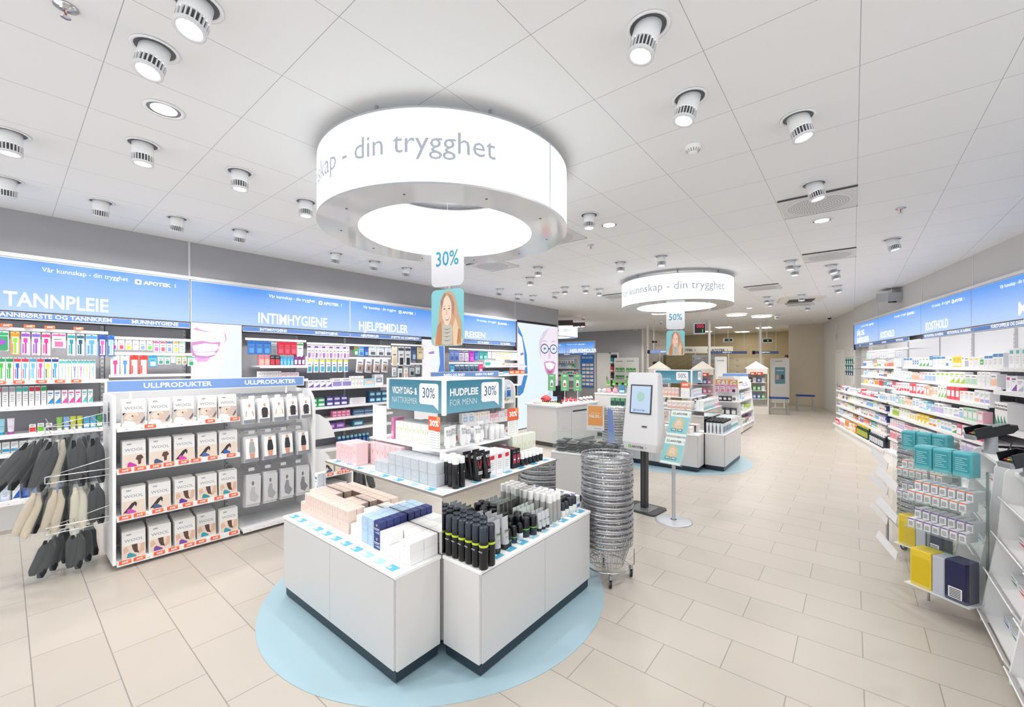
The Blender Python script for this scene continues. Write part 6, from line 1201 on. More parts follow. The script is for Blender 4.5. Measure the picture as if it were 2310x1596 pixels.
# ------------------------------------------------------------------ counter with green posters
CG = Fr(-4.637, 7.073, -5)
root = ob('sales_counter', None, None, CG.loc(0,0,0), (0,0,CG.r), 'white sales counter with red goods and a black handle slot', 'counter')
b = MB(); b.box(-.8, 0, 0, 1.5, .09, .82, WHITE); ob('carcass', b, root); b = MB(); b.box(-.76, -.05, .05, 1.45, 0, .089, mat('#5c5a52')); ob('plinth', b, root)
b = MB(); b.bbox(-.84, .03, -.03, 1.53, .821, .86, W); b.fr(-.8, .0, .826, .85, -.0306, mat('#d8e4ec')); ob('worktop', b, root)
b = MB(); b.box(.0005, .008, .12, .78, .1, .8, DOORM); b.box(.0005, .008, .79, 1.46, .1, .8, DOORM); ob('door', b, root) if 0 else None
for a, e in ((.06, .5), (.51, 1.46)):
    b = MB(); b.box(.0005, .008, a, e, .1, .8, DOORM); d = ob('door', b, root)
    if a > .4: h = MB(); h.box(.0085, .012, .55, 1.42, .69, .72, BLACK); ob('handle_slot', h, d)
for i, (dx, pc, nm_) in enumerate(((-.52, '#5a6470', 'grey bottle'), (-.28, '#c83850', 'red device'), (-.05, '#8a3048', 'lipstick pair'))):
    b = MB(); b.box(-.085, .085, -.002, .002, .26, .62, mat('#4fae62', .5)); b.box(-.088, .088, -.0035, -.0025, .25, .63, ACRY)
    b.poly([(-.03, .34), (.03, .34), (.034, .46), (.012, .5), (-.012, .5), (-.034, .46)], -.0042, mat('#e8e8ec')); b.poly([(-.02, .36), (.02, .36), (.02, .43), (-.02, .43)], -.0046, mat(pc)); b.fr(-.012, .012, .5, .525, -.0046, mat(pc)); b.text('Nyhet', 0, .57, .025, -.0046, W, maxw=.1) if 0 else b.fr(-.04, .04, .575, .59, -.0046, W); b.fr(-.03, .03, .285, .295, -.0046, W)
    p = MB(); p.cyl((0, 0.004, 0), (0, .004, .27), .006, W, n=8); p.cyl((0, 0.004, 0), (0, .004, .006), .05, W, n=20)
    thing('green_poster_stand', 'green poster with %s on a thin stand, %s from left' % (nm_, ORD[i]), 'poster', [('poster', b.mesh()), ('stand', p.mesh())], CG, dx, .5+.15*i, .861, rz=.45, group='green poster stands')
for i in range(9): thing('nail_polish', 'small white and black bottle, %s from left on the counter edge' % ORD[i], 'bottle', bparts(.018, .08, '#e8ecc8', '#17181c', '#dfe8a0', .4, neck=.8), CG, -.4+i*.045, .05+.012*i, .861, group='small counter bottles')
def blob(name, lab, cat, fr, lx, ly, z, sx, sy, sz, cols, seed, grp=None):
    r = random.Random(seed); b = MB(); n = 12; R = []
    for i in range(7):
        t = i/6; w = math.sin(PI*min(.97, .12+t*.85))**.6
        R.append([(sx*w*math.cos(2*PI*j/n)*(1+r.uniform(-.12, .12)), sy*w*math.sin(2*PI*j/n)*(1+r.uniform(-.12, .12)), sz*t) for j in range(n)])
    b.loft(R, mat(cols[0], .7)); 
    c = MB(); c.tube([(sx*.9*math.cos(a*PI/6), sy*.9*math.sin(a*PI/6), sz*(.45+.1*math.sin(a))) for a in range(12)], sz*.08, mat(cols[1], .6), 5, True)
    thing(name, lab, cat, [('body', b.mesh()), ('trim_band', c.mesh())], fr, lx, ly, z, rz=r.uniform(0, 3), group=grp)
blob('toiletry_bag', 'red toiletry bag with dark trim at the counter left end', 'bag', CG, -.62, .42, .861, .12, .09, .16, ('#e0484c', '#2a2428'), 1)
blob('toiletry_bag', 'white bag with red pattern below the red toiletry bag', 'bag', CG, -.6, .13, .861, .13, .08, .08, ('#e8dcd8', '#c83848'), 2)
for i in range(6): blob('red_pouch', 'red folded pouch, %s from left on the sales counter' % ORD[i], 'pouch', CG, -.42+i*.03, .72+i*.13, .861, .05, .045, .06+.02*(i % 3), ('#d8303c', '#f0e0e0'), 10+i, 'red folded pouches')
for i in range(4): blob('white_toy', 'white soft toy with dark spots, %s from left behind red pouches' % ORD[i], 'soft toy', CG, -.08-.01*i, .95+.15*i, .861, .055, .045, .12, ('#ece8e6', '#2c2a30'), 30+i, 'white soft toys')
b = MB(); b.box(-.16, .16, -.012, .012, .1, .34, BLACK); b.fr(-.15, .15, .11, .33, -.0125, mat('#20242c', .15)); b.box(-.02, .02, -.01, .03, 0, .12, BLACK); b.box(-.09, .09, -.06, .06, 0, .01, BLACK)
m_ = b.mesh('monitor')
thing('cash_desk_monitor', 'black desk monitor behind the red toiletry bag', 'monitor', m_, CG, -.62, .9, .861, rz=.2); thing('cash_desk_monitor', 'second black monitor at the far left of the sales counter', 'monitor', m_, CG, -.98+.2, 1.2, .861, rz=-.3)
b = MB(); b.box(-.035, .035, -.03, .03, .02, .16, BLACK); b.box(-.05, .05, -.05, .05, 0, .02, BLACK); thing('card_reader', 'upright black card reader between the green posters', 'card reader', b.mesh(), CG, -.22, .38, .861)
# back sales counter with green and pink packs
BC = Fr(-4.75, 8.9, 0)
root = ob('back_counter', None, None, BC.loc(0,0,0), (0,0,0), 'long white counter behind with pink bags and green boxes', 'counter')
b = MB(); b.box(0, 1.45, 0, .6, .09, .99, WHITE); b.box(.05, 1.4, .04, .55, 0, .089, DARK); ob('carcass', b, root); b = MB(); b.bbox(-.01, 1.46, -.01, .62, .991, 1.02, W); ob('worktop', b, root)
b = MB(); b.box(.45, 1.45, -.3, -.001, .07, .74, WHITE); b.box(.47, 1.43, -.28, -.03, 0, .069, DARK); b.bbox(.44, 1.46, -.31, -.001, .741, .76, W); ob('front_step', b, root)
for i in range(3): thing('oval_print_box', 'green box with dark oval, %s from left on the white step' % ORD[i], 'box', boxi(.1, .07, .18, '#4f9a6a', '#2b3a44', 'pic'), BC, .55+i*.12, -.16, .761, group='green oval boxes')
for i in range(6): thing('blue_print_box', 'blue printed box, %s from left, %s on the white step' % (ORD[i % 3], ('bottom layer', 'upper layer')[i//3]), 'box', boxi(.15, .1, .085, '#7a9cc4', '#dfe8f4', 'band'), BC, .98+(i % 3)*.155, -.16, .761+.087*(i//3), group='blue printed boxes')
for i in range(4): thing('green_gift_box', 'green gift box, %s from left on the back counter' % ORD[i], 'box', boxi(.17, .12, .24, ('#3faf5a', '#7fd0c0', '#35a052', '#58b86a')[i], '#c8ecd8', 'band'), BC, .85+i*.18, .2, 1.021, rz=.1*(i % 2), group='green gift boxes')
thing('blue_card', 'blue printed card standing on the back counter', 'card', boxi(.14, .02, .2, '#3f88b4', '#cfe6f2', 'band'), BC, .62, .15, 1.021)
for i in range(4): blob('pink_bag_pack', 'pink bagged pack, %s from left on the back counter' % ORD[i], 'bag', BC, .3+i*.085, .12+.16*(i % 2), 1.021, .06, .055, .12, ('#e8a4b4', '#f4d0d8'), 40+i, 'pink bagged packs')
for i in range(4): blob('white_bag_pack', 'white bagged pack, %s from left on the back counter' % ORD[i], 'bag', BC, .06+i*.06, .12+.16*(i % 2), 1.021, .05, .05, .1, ('#dcdcde', '#c0c0c4'), 50+i, 'white bagged packs')
for i in range(6): thing('green_card', 'small green card on the wire stand, %s from left' % ORD[i], 'card', boxi(.07, .01, .14, '#5fb040', '#b8e08c', 'band'), BC, .1+i*.15, .5, 1.16+.02*(i % 2), group='small green cards')
b = MB(); b.box(0, 1.0, .49, .52, 1.021, 1.03, STEEL); [b.cyl((.1+i*.15, .505, 1.03), (.1+i*.15, .505, 1.16+.02*(i % 2)), .004, STEEL, n=5) for i in range(6)]; thing('card_wire_stand', 'low wire stand holding the small green cards', 'stand', b.mesh(), BC)
# orange poster stand
PS = Fr(-2.95, 5.55, 12)
a = MB(); a.prism(rrect(-.13, .13, .72, 1.1, .012, 2), -.008, .0, mat('#e8e8ec')); a.fr(-.11, .11, .79, 1.08, -.0085, mat('#f0a860')); a.text('Nå:20,-', 0, .91, .045, -.0092, W, bold=.02, maxw=.19); a.fr(-.07, .07, .97, .98, -.0092, mat('#f8d8b8')); a.fr(-.02, .09, .745, .753, -.009, mat('#9aa8d0'))
p = MB(); p.cyl((0, .004, .012), (0, .004, .73), .008, SILV); p.lathe([(.14, 0), (.14, .01), (.0001, .014)], SILV, 28)
thing('price_poster_stand', 'orange price poster on a thin silver stand behind the clear bin', 'poster stand', [('poster', a.mesh()), ('stand', p.mesh())], PS)
b = MB(); b.prism([(-.05, 0.0), (.06, 0), (.08, .4), (.02, 1.02), (-.05, 1.05)], 0, .006, mat('#7f9ad4'), 'y'); b.box(-.05, .06, -.05, .05, 0, .004, mat('#7f9ad4')); thing('blue_standee', 'narrow pale blue standee beside the orange price poster', 'standee', b.mesh(), PS, .2, .12, 0)
# ------------------------------------------------------------------ far gondola with sale end
FG = Fr(-2.06, 0, 90)
root = ob('gondola', None, None, FG.loc(0,0,0), (0,0,FG.r), 'white sloping gondola with an orange sale sign at its near end', 'shelving')
b = MB(); b.prism([(0, .06), (.1, 1.2), (.2, 1.4), (.55, 1.4), (.72, .06)], 11.3, 11.32, W, 'x'); ob('side_panel', b, root); b = MB(); b.prism([(0, .06), (.1, 1.2), (.2, 1.4), (.55, 1.4), (.72, .06)], 12.9, 12.92, W, 'x'); ob('side_panel', b, root)
b = MB(); b.box(11.321, 12.899, .36, .38, .08, 1.38, mat('#cfcfd0')); b.box(11.321, 12.899, .06, .66, .03, .12, W); [b.cyl((x, y, 0), (x, y, .031), .02, BLACK) for x in (11.4, 12.8) for y in (.12, .6)]; ob('core_panel', b, root)
for i, (z, f) in enumerate(((.2, .02), (.5, .05), (.8, .08), (1.1, .11))):
    s = ob('shelf', shelf_mesh(1.57, .35-f), root, (11.322, .355, z)); ob('label_strip', strip_mesh(1.57, .35-f, seed=130+i), s)
    rnd_row(FG, 11.35, 12.85, f+.08, z+.001, 'sloping gondola shelf %s' % ('one', 'two', 'three', 'four')[i], MED, (.12, .18), (.1, .16), 'care_box', 'care box', 130+i)
b = MB(); b.box(-.3, .3, -.012, -.002, 1.4, 1.46, BAND); b.box(-.3, .3, -.002, .01, 1.39, 1.47, SHELF); thing('small_header', 'small tilted blue header on top of the sloping gondola', 'sign', b.mesh(), Fr(-2.3, 11.7, 30))
EG = Fr(-2.42, 11.3, 0)
b = MB(); b.box(-.25, .25, -.02, -.004, 1.12, 1.32, mat('#f4b46c')); b.text('SALG', 0, 1.17, .13, -.0215, W, bold=.04, maxw=.44); thing('sale_sign', 'orange sale sign on the near end of the sloping gondola', 'sign', b.mesh(), EG)
for i in range(4): thing('pink_pouch', 'pink and white pouch, %s from left under the sale sign' % ORD[i], 'pouch', blis(.11, .2, '#f8e4ee', '#f070b0', '#f088b8' if i < 3 else '#3a3048', 2), EG, -.2+i*.125, -.06, 1.0, group='pouches under the sale sign')
b = MB()
for z in (.42, .78): b.box(-.3, .3, -.22, -.002, z, z+.02, SHELF)
thing('end_shelves', 'two white shelves on the near end of the sloping gondola', 'shelf', b.mesh(), EG)
for i in range(5): thing('patterned_box', 'black and white patterned box, %s from left below the pouches' % ORD[i], 'box', boxi(.09, .08, .12, ('#f2f2f2', '#2c2c30')[i in (1, 2, 3)], ('#3a3a40', '#e8e8e8')[i in (1, 2, 3)], 'patch'), EG, -.2+i*.1, -.12, .801, group='patterned boxes')
for i in range(4): thing('framed_box', 'grey framed product box, %s from left on the lowest end shelf' % ORD[i], 'box', boxi(.12, .06, .2, '#4c4e54', '#f0f0f2', 'patch'), EG, -.2+i*.13, -.12, .441, group='framed boxes')
# ------------------------------------------------------------------ far left aids wall and blue tips panel
BW_ = Fr(0, 18.4, 0)
b = MB(); b.box(-13, -9.78, -.034, -.001, 2.803, 2.86, SHELF); b.box(-9.81, -9.78, -.034, -.001, .0, 2.802, SHELF); thing('light_box_rail', 'white frame around the far left aids sign', 'rail', b.mesh('rail'), BW_)
signbox(BW_, -13, -11.46, '', 'far backlit sign cut off by the near wall corner', -12.9, .15, lx=-12.1)
signbox(BW_, -11.45, -9.82, 'HJELPEMIDLER', 'far backlit blue aids sign seen past the wall corner', -11.2, .17, lx=-10.7, sx=1.0)
strip(BW_, -13, -9.82, ('', 'HJELPEMIDLER', 'STØTTE'), 'far blue strip under the distant aids sign')
shelving('wall_shelving', 'far wall shelving under the distant aids sign', 'shelving', BW_, -13, -10.62, -.02, 2.15, [(-13,-10.62,.5,-.4), (-13,-10.62,.9,-.4), (-13,-10.62,1.2,-.4), (-13,-10.62,1.5,-.4)], rails=[(-13,-10.62,2.0,-.3)], uprights=(-11.8,), backm=PLATE)
for i, z in enumerate((.9, 1.2, 1.5)): rnd_row(BW_, -12.3, -10.65, -.3, z+.001, 'distant aids shelf %s' % ('one', 'two', 'three')[i], MED, (.12, .2), (.1, .18), 'aid_box', 'aid box', 140+i)
rnd_row(BW_, -12.3, -10.65, -.32, 1.98, 'distant aids hooks', [('black', '#2c2e36'), ('grey', '#9a9ea8'), ('blue', '#3a5c98')], (.2, .3), (.12, .2), 'hanging_pack', 'hanging pack', 145, hang=True)
b = MB(); b.box(-10.58, -9.86, -.03, -.001, .55, 2.15, mat('#3a7cc8', .5)); b.text('TIPS OG RÅD', -10.22, 1.98, .09, -.032, W, bold=.02, maxw=.62)
c = MB()
for r_ in range(6):
    z = 1.6-r_*.19
    for q in range(3): c.box(-10.5+q*.22, -10.32+q*.22, -.045, -.031, z, z+.12, (W, mat('#f0c8b8'), mat('#e8e4c0'))[(q+r_) % 3])
thing('tips_panel', 'blue tips panel with rows of leaflets beside the far sign', 'panel', [('board', b.mesh()), ('leaflets', c.mesh())], BW_)
b = MB(); b.box(-.3, .3, -.1, .1, -.16, 0, mat('#4a3c38')); b.box(.3, .7, -.08, .08, -.2, -.08, mat('#4a3c38')); thing('dark_beam', 'dark brown ceiling box past the left wall corner', 'beam', b.mesh(), Fr(-7.5, 11.9, 30), 0, 0, 3.16)
# store room shelves seen through the far doorway
SR = Fr(-8.8, 18.38, 0)
b = MB(); b.box(-.2, .175, -.004, .012, .01, 2.12, mat('#17181a'))
for z in (.5, .9, 1.3, 1.7): b.box(-.19, .165, -.03, -.004, z, z+.02, mat('#8a8478'))
root = thing('store_shelf', 'dark store room shelf in the open doorway at the back', 'shelving', [('frame', b.mesh())], SR)
for i, (z, c, cn) in enumerate(((.521, '#4a5a3c', 'olive'), (.921, '#3a3430', 'dark brown'), (1.321, '#c8242c', 'red'), (1.721, '#1f8a94', 'teal'))):
    for q in range(2): thing('stored_box', '%s stored box, %s, in the open doorway' % (cn, ('left', 'right')[q]), 'box', boxi(.14, .02, .28, c, '#e8e8e8', 'band'), SR, -.1+q*.17, -.018, z, group='stored boxes')
# ------------------------------------------------------------------ pylons, hooded desks, prescription area
def pylon(fr, lab, art, z0=.28, z1=1.92, w=.44):
    root = ob('display_pylon', None, None, fr.loc(0,0,0), (0,0,fr.r), lab, 'display pylon')
    b = MB(); b.prism(rrect(-w/2, w/2, z0, z1, .04, 4), -.04, .04, mat('#f0eeea', .4)); logo(b, -.15, z1-.14, .04, -.0405, mat('#6fae6a'), W, mt=mat('#3a3c42')); ob('board', b, root)
    b = MB(); [b.box(x-.02, x+.02, -.02, .02, .0, z0+.05, W) for x in (-w*.25, w*.25)]; b.box(-w*.4, w*.4, -.15, .15, 0, .015, W); ob('foot', b, root)
    art(root)
def packs(root, z1):
    for k in range(4):
        b = MB(); z = z1-.45-.26*k
        c = ('#4fae4c', '#3f9a44', '#3a3438', '#e8e8ea')[k]
        for q in range(3): b.box(-.16+q*.11, -.08+q*.11, -.075, -.042, z, z+.12, mat(c)); b.fr(-.15+q*.11, -.09+q*.11, z+.02, z+.05, -.0755, W)
        ob('pack_row', b, root)
pylon(Fr(-6.3, 13.7, 8), 'white display pylon with green packs, left one of the pair', lambda r: packs(r, 1.9)); pylon(Fr(-5.68, 13.2, 8), 'white display pylon with green packs, right one of the pair', lambda r: packs(r, 1.9))
def tealp(root):
    b = MB(); b.box(-.2, .2, -.052, -.041, .82, 1.62, SHELF); b.fr(-.17, .17, .88, 1.58, -.0525, mat('#6fa0b0')); b.text('HUDPLEIE', 0, 1.42, .05, -.0535, W, bold=.02, maxw=.28) if 0 else b.fr(-.12, .12, 1.44, 1.47, -.0535, W)
    b.poly([(-.14, 1.1), (-.04, 1.1), (-.03, 1.2), (-.05, 1.3), (-.12, 1.3), (-.13, 1.2)], -.0535, mat('#dcb8a8')); b.poly([(.02, 1.12), (.14, 1.12), (.13, 1.26), (.1, 1.3), (.05, 1.3), (.03, 1.22)], -.0535, mat('#4c5866')); b.fr(-.17, .17, .88, .94, -.0533, mat('#e8f0f0')); ob('teal_poster', b, root)
pylon(Fr(-2.2, 19.0, 20), 'tall white pylon with a teal poster beside the waiting stool', tealp, .2, 1.93, .62)
pylon(Fr(-3.0, 13.3, 50), 'narrow white pylon with grey panel between hooded desks', lambda r: None, .2, 1.92, .34)
def hood(fr, lab, seed):
    root = ob('hooded_display', None, None, fr.loc(0,0,0), (0,0,fr.r), lab, 'display unit')
    b = MB(); w = .34; z = 1.55
    b.add([(-w,-w,z),(w,-w,z),(w,w,z),(-w,w,z),(0,0,1.8)], [(0,1,4),(1,2,4),(2,3,4),(3,0,4),(3,2,1,0)], mat('#f0ece4')); ob('pyramid_roof', b, root)
    b = MB(); 
    for x in (-w+.02, w-.02):
        for y in (-w+.02, w-.02): b.box(x-.02, x+.02, y-.02, y+.02, .0, z-.001, mat('#ece8e0'))
    b.box(-w+.05, w-.05, 0, .02, .3, z-.001, mat('#c8c6c2')); b.box(-w+.01, w-.01, -w+.01, w-.01, .0, .25, mat('#f0ece4')); b.box(-w+.01, w-.01, -w, -w+.02, z-.18, z-.001, mat('#f0ece4')); b.box(w-.02, w, -w, w, z-.18, z-.001, mat('#f0ece4')); b.box(-w, -w+.02, -w, w, z-.18, z-.001, mat('#f0ece4')); ob('frame', b, root)
    for i in range(3): b = MB(); b.box(-w+.05, w-.05, -w+.06, -.001, .5+i*.28, .515+i*.28, SHELF); ob('shelf', b, root)
    for i in range(2): b = MB(); b.box(-.2+i*.2, -.03+i*.2, -w-.01, -w-.003, z-.22, z-.12, mat('#e8502c')); b.fr(-.18+i*.2, -.1+i*.2, z-.2, z-.15, -w-.0105, W); ob('orange_card', b, root)
    r = random.Random(seed)
    for i in range(3):
        for q in range(4):
            c, cn = r.choice(((('#4c78c0'), 'blue'), ('#2c2c30', 'black'), ('#4fae4c', 'green'), ('#e870a0', 'pink'), ('#f0f0f0', 'white'))); h = .16
            thing('small_pack', '%s small pack, %s from left, shelf %s, %s' % (cn, ORD[q], ('one', 'two', 'three')[i], lab.split(',')[-1].strip()), 'pack', boxi(.1, .08, h, c, '#dcdce0', 'patch'), fr, -.2+q*.13, -.2, .516+i*.28, group='packs in the hooded displays')
hood(Fr(-3.64, 13.83, 15), 'white display with pyramid roof, middle hooded display', 1); hood(Fr(-2.62, 16.6, 15), 'white display with pyramid roof, right hooded display', 2); hood(Fr(-4.95, 13.7, 15), 'white display with pyramid roof, left hooded display', 3)
for i, (x, y, t) in enumerate(((-6.49, 16.66, 'left'), (-4.01, 16.1, 'middle'), (-2.67, 17.85, 'right'))): b = MB(); b.cyl((0, 0, 0), (0, 0, CEIL-.001), .045, mat('#e8e6e0'), n=16); thing('round_column', 'slim white floor to ceiling post, %s of three at the desks' % t, 'post', b.mesh(), ID, x, y, 0, group='slim white posts')
def deskband(fr, w, t, lab, z=2.12):
    b = MB(); b.box(0, w, -.02, .02, z, z+.11, mat('#6f86c0', .5)); b.text(t, w*.45, z+.035, .05, -.021, LWH, bold=.01, maxw=w*.6); b.box(-.09, -.001, -.03, .03, z-.02, z+.12, BLACK)
    r = MB(); [r.cyl((x, 0, z+.11), (x, 0, CEIL-.001), .006, W, n=6) for x in (.15, w-.1)]
    thing('desk_header', lab, 'sign', [('band', b.mesh()), ('hanging_rods', r.mesh())], fr)
deskband(Fr(-4.5, 18.29, 38), 1.45, 'RESEPTUR 3', 'blue hanging header band of the middle prescription desk'); deskband(Fr(-3.1, 19.35, 38), .95, 'RESEPTUR 4', 'blue hanging header band of the right prescription desk'); deskband(Fr(-6.05, 15.75, 38), 1.3, 'RESEPTUR 2', 'blue hanging header band left of the second portrait card')
AP = Fr(-7.0, 18.85, 38)
b = MB(); b.box(0, 3.5, -.03, .03, 2.2, 2.5, mat('#f0ece2')); [logo(b, x, 2.27, .14, -.0305, mat('#5cb04c'), mat('#f0ece2'), mt=mat('#2f3440')) for x in (.9, 2.35)]; r = MB(); [r.box(x, x+.03, -.01, .01, 0, 2.2, W) for x in (.2, 1.8, 3.3)]
thing('pharmacy_fascia', 'long cream sign board with green cross marks above the desks', 'sign', [('board', b.mesh()), ('post', r.mesh())], AP)
def qdisp(fr, z, w, h, t, c, lab, rodz=True, t2=None):
    b = MB(); b.box(-w/2, w/2, -.05, .05, z, z+h, mat('#c8ccd0')); b.fr(-w*.42, w*.46, z+h*.1, z+h*.9, -.0505, mat('#0c0d14'))
    b.text(t, w*.05, z+h*(.55 if t2 else .25), h*(.32 if t2 else .5), -.0512, mat(c, emis=1.2), maxw=w*.6)
    if t2: b.text(t2, w*.25, z+h*.15, h*.3, -.0512, mat('#50e070', emis=1.2))
    r = MB(); r.cyl((0, 0, z+h), (0, 0, CEIL-.001), .008, mat('#d0d0d4'), n=8)
    thing('queue_display', lab, 'display', [('housing', b.mesh()), ('rod', r.mesh())], fr)
qdisp(Fr(-2.86, 10.6, 20), 2.42, .26, .27, '005', '#e0284c', 'large hanging queue display with red and green digits', t2='1'); qdisp(Fr(-3.49, 16.53, 25), 2.5, .3, .13, '4', '#50e070', 'small hanging display with green digit, left one'); qdisp(Fr(-2.41, 17.42, 25), 2.48, .32, .13, '4', '#50e070', 'small hanging display with green digit, right one'); qdisp(Fr(-5.55, 14.85, 25), 2.45, .22, .1, '2', '#ff3050', 'small hanging red display at the left desk'); qdisp(Fr(-5.1, 15.3, 25), 2.47, .2, .11, '004', '#ff3050', 'small red display beside the second portrait card')
for i, (x, y) in enumerate(((-2.9, 14.9), (-2.35, 15.9), (-4.6, 12.9))): b = MB(); b.lathe([(.3, -.002), (.3, -.03), (.28, -.034)], W, 32); c = MB(); c.lathe([(.0001, -.03), (.28, -.03)], mat('#fffaf0', emis=20), 32, smooth=False); thing('disc_light', 'flat round ceiling light above the desks, %s' % ('middle one', 'right one', 'left one')[i], 'ceiling light', [('rim', b.mesh()), ('diffuser', c.mesh())], ID, x, y, CEIL-.001, group='flat round ceiling lights')
for i, (x, y, t) in enumerate(((-4.3, 19.6, 'nearest'), (-3.0, 20.9, 'right'), (-5.6, 21.6, 'left'), (-4.2, 22.9, 'farthest'), (-9.0, 15.2, 'added above the far aids shelves'))):  # extra panels among these are added to brighten the far walls
    b = MB(); b.box(-.31, .31, -.31, .31, -.02, 0, W); c = MB(); c.box(-.27, .27, -.27, .27, -.024, -.0205, mat('#fffaf0', emis=17)); thing('ceiling_light_panel', 'square ceiling light panel over the prescription area, ' + t, 'ceiling light', [('frame', b.mesh()), ('diffuser', c.mesh())], ID, x, y, CEIL-.001, group='square ceiling light panels')
def desk(fr, w, lab):
    root = ob('prescription_desk', None, None, fr.loc(0,0,0), (0,0,fr.r), lab, 'desk'); b = MB(); b.box(0, w, 0, .6, .08, .93, WHITE); b.box(.05, w-.05, .05, .55, 0, .079, DARK); ob('carcass', b, root); b = MB(); b.bbox(-.02, w+.02, -.03, .63, .931, .96, W); ob('worktop', b, root)
desk(Fr(-7.0, 15.2, 38), 1.2, 'white prescription desk at the left post'); desk(Fr(-5.0, 16.9, 38), 1.9, 'white prescription desk between the middle posts'); desk(Fr(-3.9, 18.9, 38), .9, 'white prescription desk at the right post')
# khaki drawers and leaflet rack behind
KH = Fr(-7.0, 20.3, 38)
b = MB(); b.box(0, 2.1, 0, .4, 0, 2.15, mat('#a79a78', .6))
for i in range(4): b.fr(.005+i*.52, .012+i*.52, .05, 2.1, -.0006, mat('#5c5440'))
for i in range(4):
    for k in range(9): x = .02+i*.52; z = .05+k*.24; b.poly([(x, z), (x+.5, z+.2), (x+.5, z+.208), (x, z+.008)], -.0008, mat('#5c5440'))
thing('drawer_cabinet', 'khaki drawer cabinet with slanted fronts behind the desks', 'cabinet', b.mesh(), KH)
KD = Fr(-4.45, 21.3, 30); b = MB(); b.box(0, 1.5, 0, .5, 0, 2.0, mat('#cfc4aa', .6))
for k in range(7): b.fr(.02, .7, .06+k*.27, .3+k*.27, -.0006, mat('#dcd2ba')); b.fr(.3, .42, .24+k*.27, .26+k*.27, -.001, mat('#5c5440')); b.fr(.73, 1.45, .06+k*.27, .3+k*.27, -.0006, mat('#d8ceb6'))
thing('drawer_cabinet', 'beige medicine drawer stack behind the right desk', 'cabinet', b.mesh(), KD)
LR = Fr(-5.35, 19.0, 30); b = MB(); b.box(-.02, 1.0, .2, .22, .0, 2.1, STEEL); [b.box(0, .98, 0, .2, z, z+.01, STEEL) for z in (.9, 1.15, 1.4, 1.65, 1.9)]; thing('leaflet_rack', 'steel rack of untidy leaflets behind the hooded display', 'rack', b.mesh(), LR)
r_ = random.Random(5)
for k in range(5):
    for i in range(7):
        b_ = boxi(.13, .17, .05 + .02*((i+k) % 3), ('#b8b4a8', '#e0dcd0', '#8a9a90', '#f0a080', '#c8d4dc')[(i*2+k) % 5], '#e8e4dc', 'band'); thing('leaflet_stack', 'untidy leaflet stack, %s from left on rack level %s' % (ORD[i], ('one', 'two', 'three', 'four', 'five')[k]), 'leaflet stack', b_, LR, .08+i*.135, .09, .911+k*.25, rz=r_.uniform(-.03, .03), group='leaflet stacks')
RSH = Fr(-2.3, 21.5, 0); b = MB(); b.box(0, .24, .0, .3, 0, 2.1, mat('#2c2a28')); [b.box(0, .24, -.02, 0, z, z+.02, mat('#d8d0c0')) for z in (.3, .6, .9, 1.2, 1.5, 1.8)]; [b.box(.02+.07*q, .07+.07*q, -.018, 0, z+.02, z+.2, mat(('#e8e0d0', '#c05040', '#d8c890')[(q+int(z*10)) % 3])) for z in (.3, .6, .9, 1.2, 1.5, 1.8) for q in range(3)]; thing('medicine_shelf', 'narrow full medicine shelf edge behind the tall pylon', 'shelving', b.mesh(), RSH)
def stool(x, y, rz, lab):
    root = ob('waiting_stool', None, None, (x, y, 0), (0, 0, rz), lab, 'stool', 'blue topped stools'); b = MB(); b.bbox(-.27, .27, -.16, .16, .535, .59, mat('#1f3f84', .5), .012); ob('seat', b, root)
    for sx in (-1, 1):
        for sy in (-1, 1): b = MB(); b.tube([(sx*.22, sy*.12, .534), (sx*.26, sy*.14, 0)], .011, STEEL, 8); ob('leg', b, root)
    b = MB(); [b.tube([(-.245, s*.133, .2), (.245, s*.133, .2)], .007, STEEL) for s in (-1, 1)]; [b.tube([(s*.245, -.133, .2), (s*.245, .133, .2)], .007, STEEL) for s in (-1, 1)]; ob('footrest', b, root)
stool(-1.95, 16.6, .3, 'blue topped metal stool in front of the tall pylon'); stool(-1.35, 18.4, .25, 'blue topped metal stool alone by the beige wall')
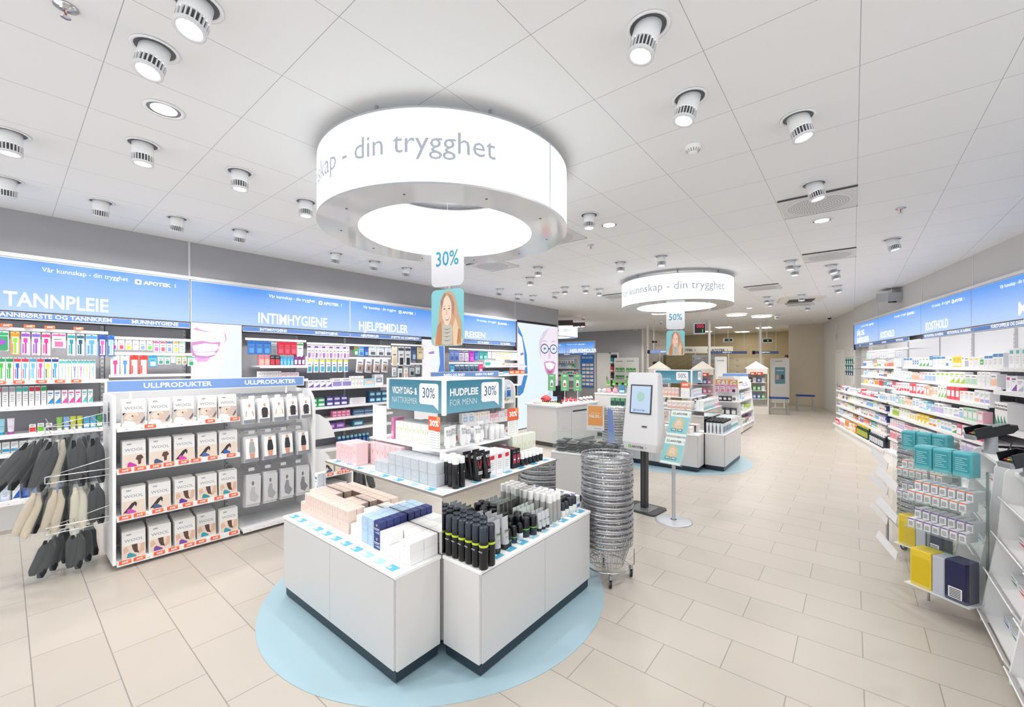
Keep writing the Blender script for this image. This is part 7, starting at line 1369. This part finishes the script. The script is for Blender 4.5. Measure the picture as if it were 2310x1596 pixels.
# ------------------------------------------------------------------ person at the desk
def person():
    sk = mat('#c89878', .6); hair = mat('#17130f', .7)
    root = ob('person', None, None, (-5.55, 14.95, 0), (0, 0, -.9), 'person with dark hair in a dark vest over a blue shirt behind the desk', 'person')
    me = D.meshes.new('body'); V = [(0,0,.95),(0,.0,1.12),(0,.01,1.3),(0,.0,1.46),(0,-.01,1.53),(0,-.02,1.6),(0,-.03,1.68),
      (.17,0,1.43),(.22,-.03,1.16),(.2,-.2,1.04),(.16,-.3,1.05),(-.17,0,1.43),(-.22,-.03,1.16),(-.2,-.2,1.04),(-.16,-.3,1.05),
      (.09,0,.88),(.1,-.01,.5),(.1,.01,.09),(.1,-.13,.035),(-.09,0,.88),(-.1,.01,.5),(-.1,.03,.09),(-.1,-.11,.035)]
    Ed = [(0,1),(1,2),(2,3),(3,4),(4,5),(5,6),(3,7),(7,8),(8,9),(9,10),(3,11),(11,12),(12,13),(13,14),(0,15),(15,16),(16,17),(17,18),(0,19),(19,20),(20,21),(21,22)]
    Rr = [.135,.125,.15,.11,.05,.075,.06,.065,.045,.034,.026,.065,.045,.034,.026,.1,.06,.042,.035,.1,.06,.042,.035]
    me.from_pydata(V, Ed, []); o = D.objects.new('body', me); COL.objects.link(o); o.parent = root
    md = o.modifiers.new('skin', 'SKIN'); sv = me.skin_vertices[0].data if me.skin_vertices else None
    if sv is None:
        import bmesh
        bm = bmesh.new(); bm.from_mesh(me); bm.verts.layers.skin.verify(); bm.to_mesh(me); bm.free(); sv = me.skin_vertices[0].data
    for i, r in enumerate(Rr): sv[i].radius = (r, r*.8)
    sv[0].use_root = True; o.modifiers.new('sub', 'SUBSURF').levels = 1; o.modifiers['sub'].render_levels = 2; me.materials.append(sk)
    b = MB(); n = 16; b.loft([[(w*math.cos(2*PI*j/n), d*math.sin(2*PI*j/n), z) for j in range(n)] for z, w, d in ((.86,.19,.14),(1.1,.165,.125),(1.3,.19,.14),(1.42,.19,.12),(1.49,.09,.075))], mat('#6f9cc8', .7)); ob('blue_shirt', b, root)
    for s in (-1, 1): b = MB(); b.tube([(s*.15,0,1.43),(s*.21,-.02,1.28),(s*.228,-.03,1.16)], .06, mat('#6f9cc8', .7), 10); b.tube([(s*.226,-.03,1.17),(s*.2,-.19,1.05)], .046, mat('#6f9cc8', .7), 10); ob('sleeve', b, root)
    b = MB(); b.loft([[(w*math.cos(2*PI*j/n), d*math.sin(2*PI*j/n), z) for j in range(n)] for z, w, d in ((.9,.2,.15),(1.1,.172,.132),(1.3,.185,.15),(1.4,.14,.13))], mat('#1f2230', .8)); ob('dark_vest', b, root)
    b = MB(); [b.loft([[(s*.09+w*math.cos(2*PI*j/10), w*math.sin(2*PI*j/10), z) for j in range(10)] for z, w in ((.06,.075),(.5,.085),(.9,.115))], mat('#23252e', .8)) for s in (-1, 1)]; ob('trousers', b, root)
    b = MB(); b.loft([[(w*math.cos(2*PI*j/n), y0+d*math.sin(2*PI*j/n), z) for j in range(n)] for z, w, d, y0 in ((1.58,.075,.06,.04),(1.64,.092,.08,.03),(1.7,.098,.1,.015),(1.76,.088,.095,.01),(1.8,.05,.06,.01))], hair); b.lathe([(.0001,0),(.045,.02),(.05,.05),(.0001,.09)], hair, 12, (0,.1,1.7)); ob('hair', b, root)
    b = MB(); [b.lathe([(.0001,-.01),(.011,0),(.0001,.01)], BLACK, 8, (s*.03,-.102,1.665)) for s in (-1, 1)]; b.prism([(-.012,1.625),(.012,1.625),(.004,1.66),(-.004,1.66)], -.118, -.09, sk); b.fr(-.025,.025,1.598,1.606,-.098, mat('#8f4a44')); ob('face', b, root)
    for s in (-1, 1):
        b = MB(); hx, hy, hz = s*.16, -.31, 1.05; b.loft([[(hx+.038*math.cos(2*PI*j/10)*f, hy-.03+t*-.08, hz+.014*math.sin(2*PI*j/10)) for j in range(10)] for t, f in ((0,.7),(.5,1),(1,.95))], sk)
        for k, L in enumerate((.055, .068, .072, .062)): x = hx-.028+k*.019; b.tube([(x, hy-.105, hz), (x, hy-.105-L*.5, hz-.004), (x, hy-.105-L, hz-.02)], .0085, sk, 7)
        b.tube([(hx-s*.035, hy-.05, hz), (hx-s*.06, hy-.08, hz-.005), (hx-s*.062, hy-.105, hz-.012)], .0095, sk, 7); ob('hand', b, root)
person()
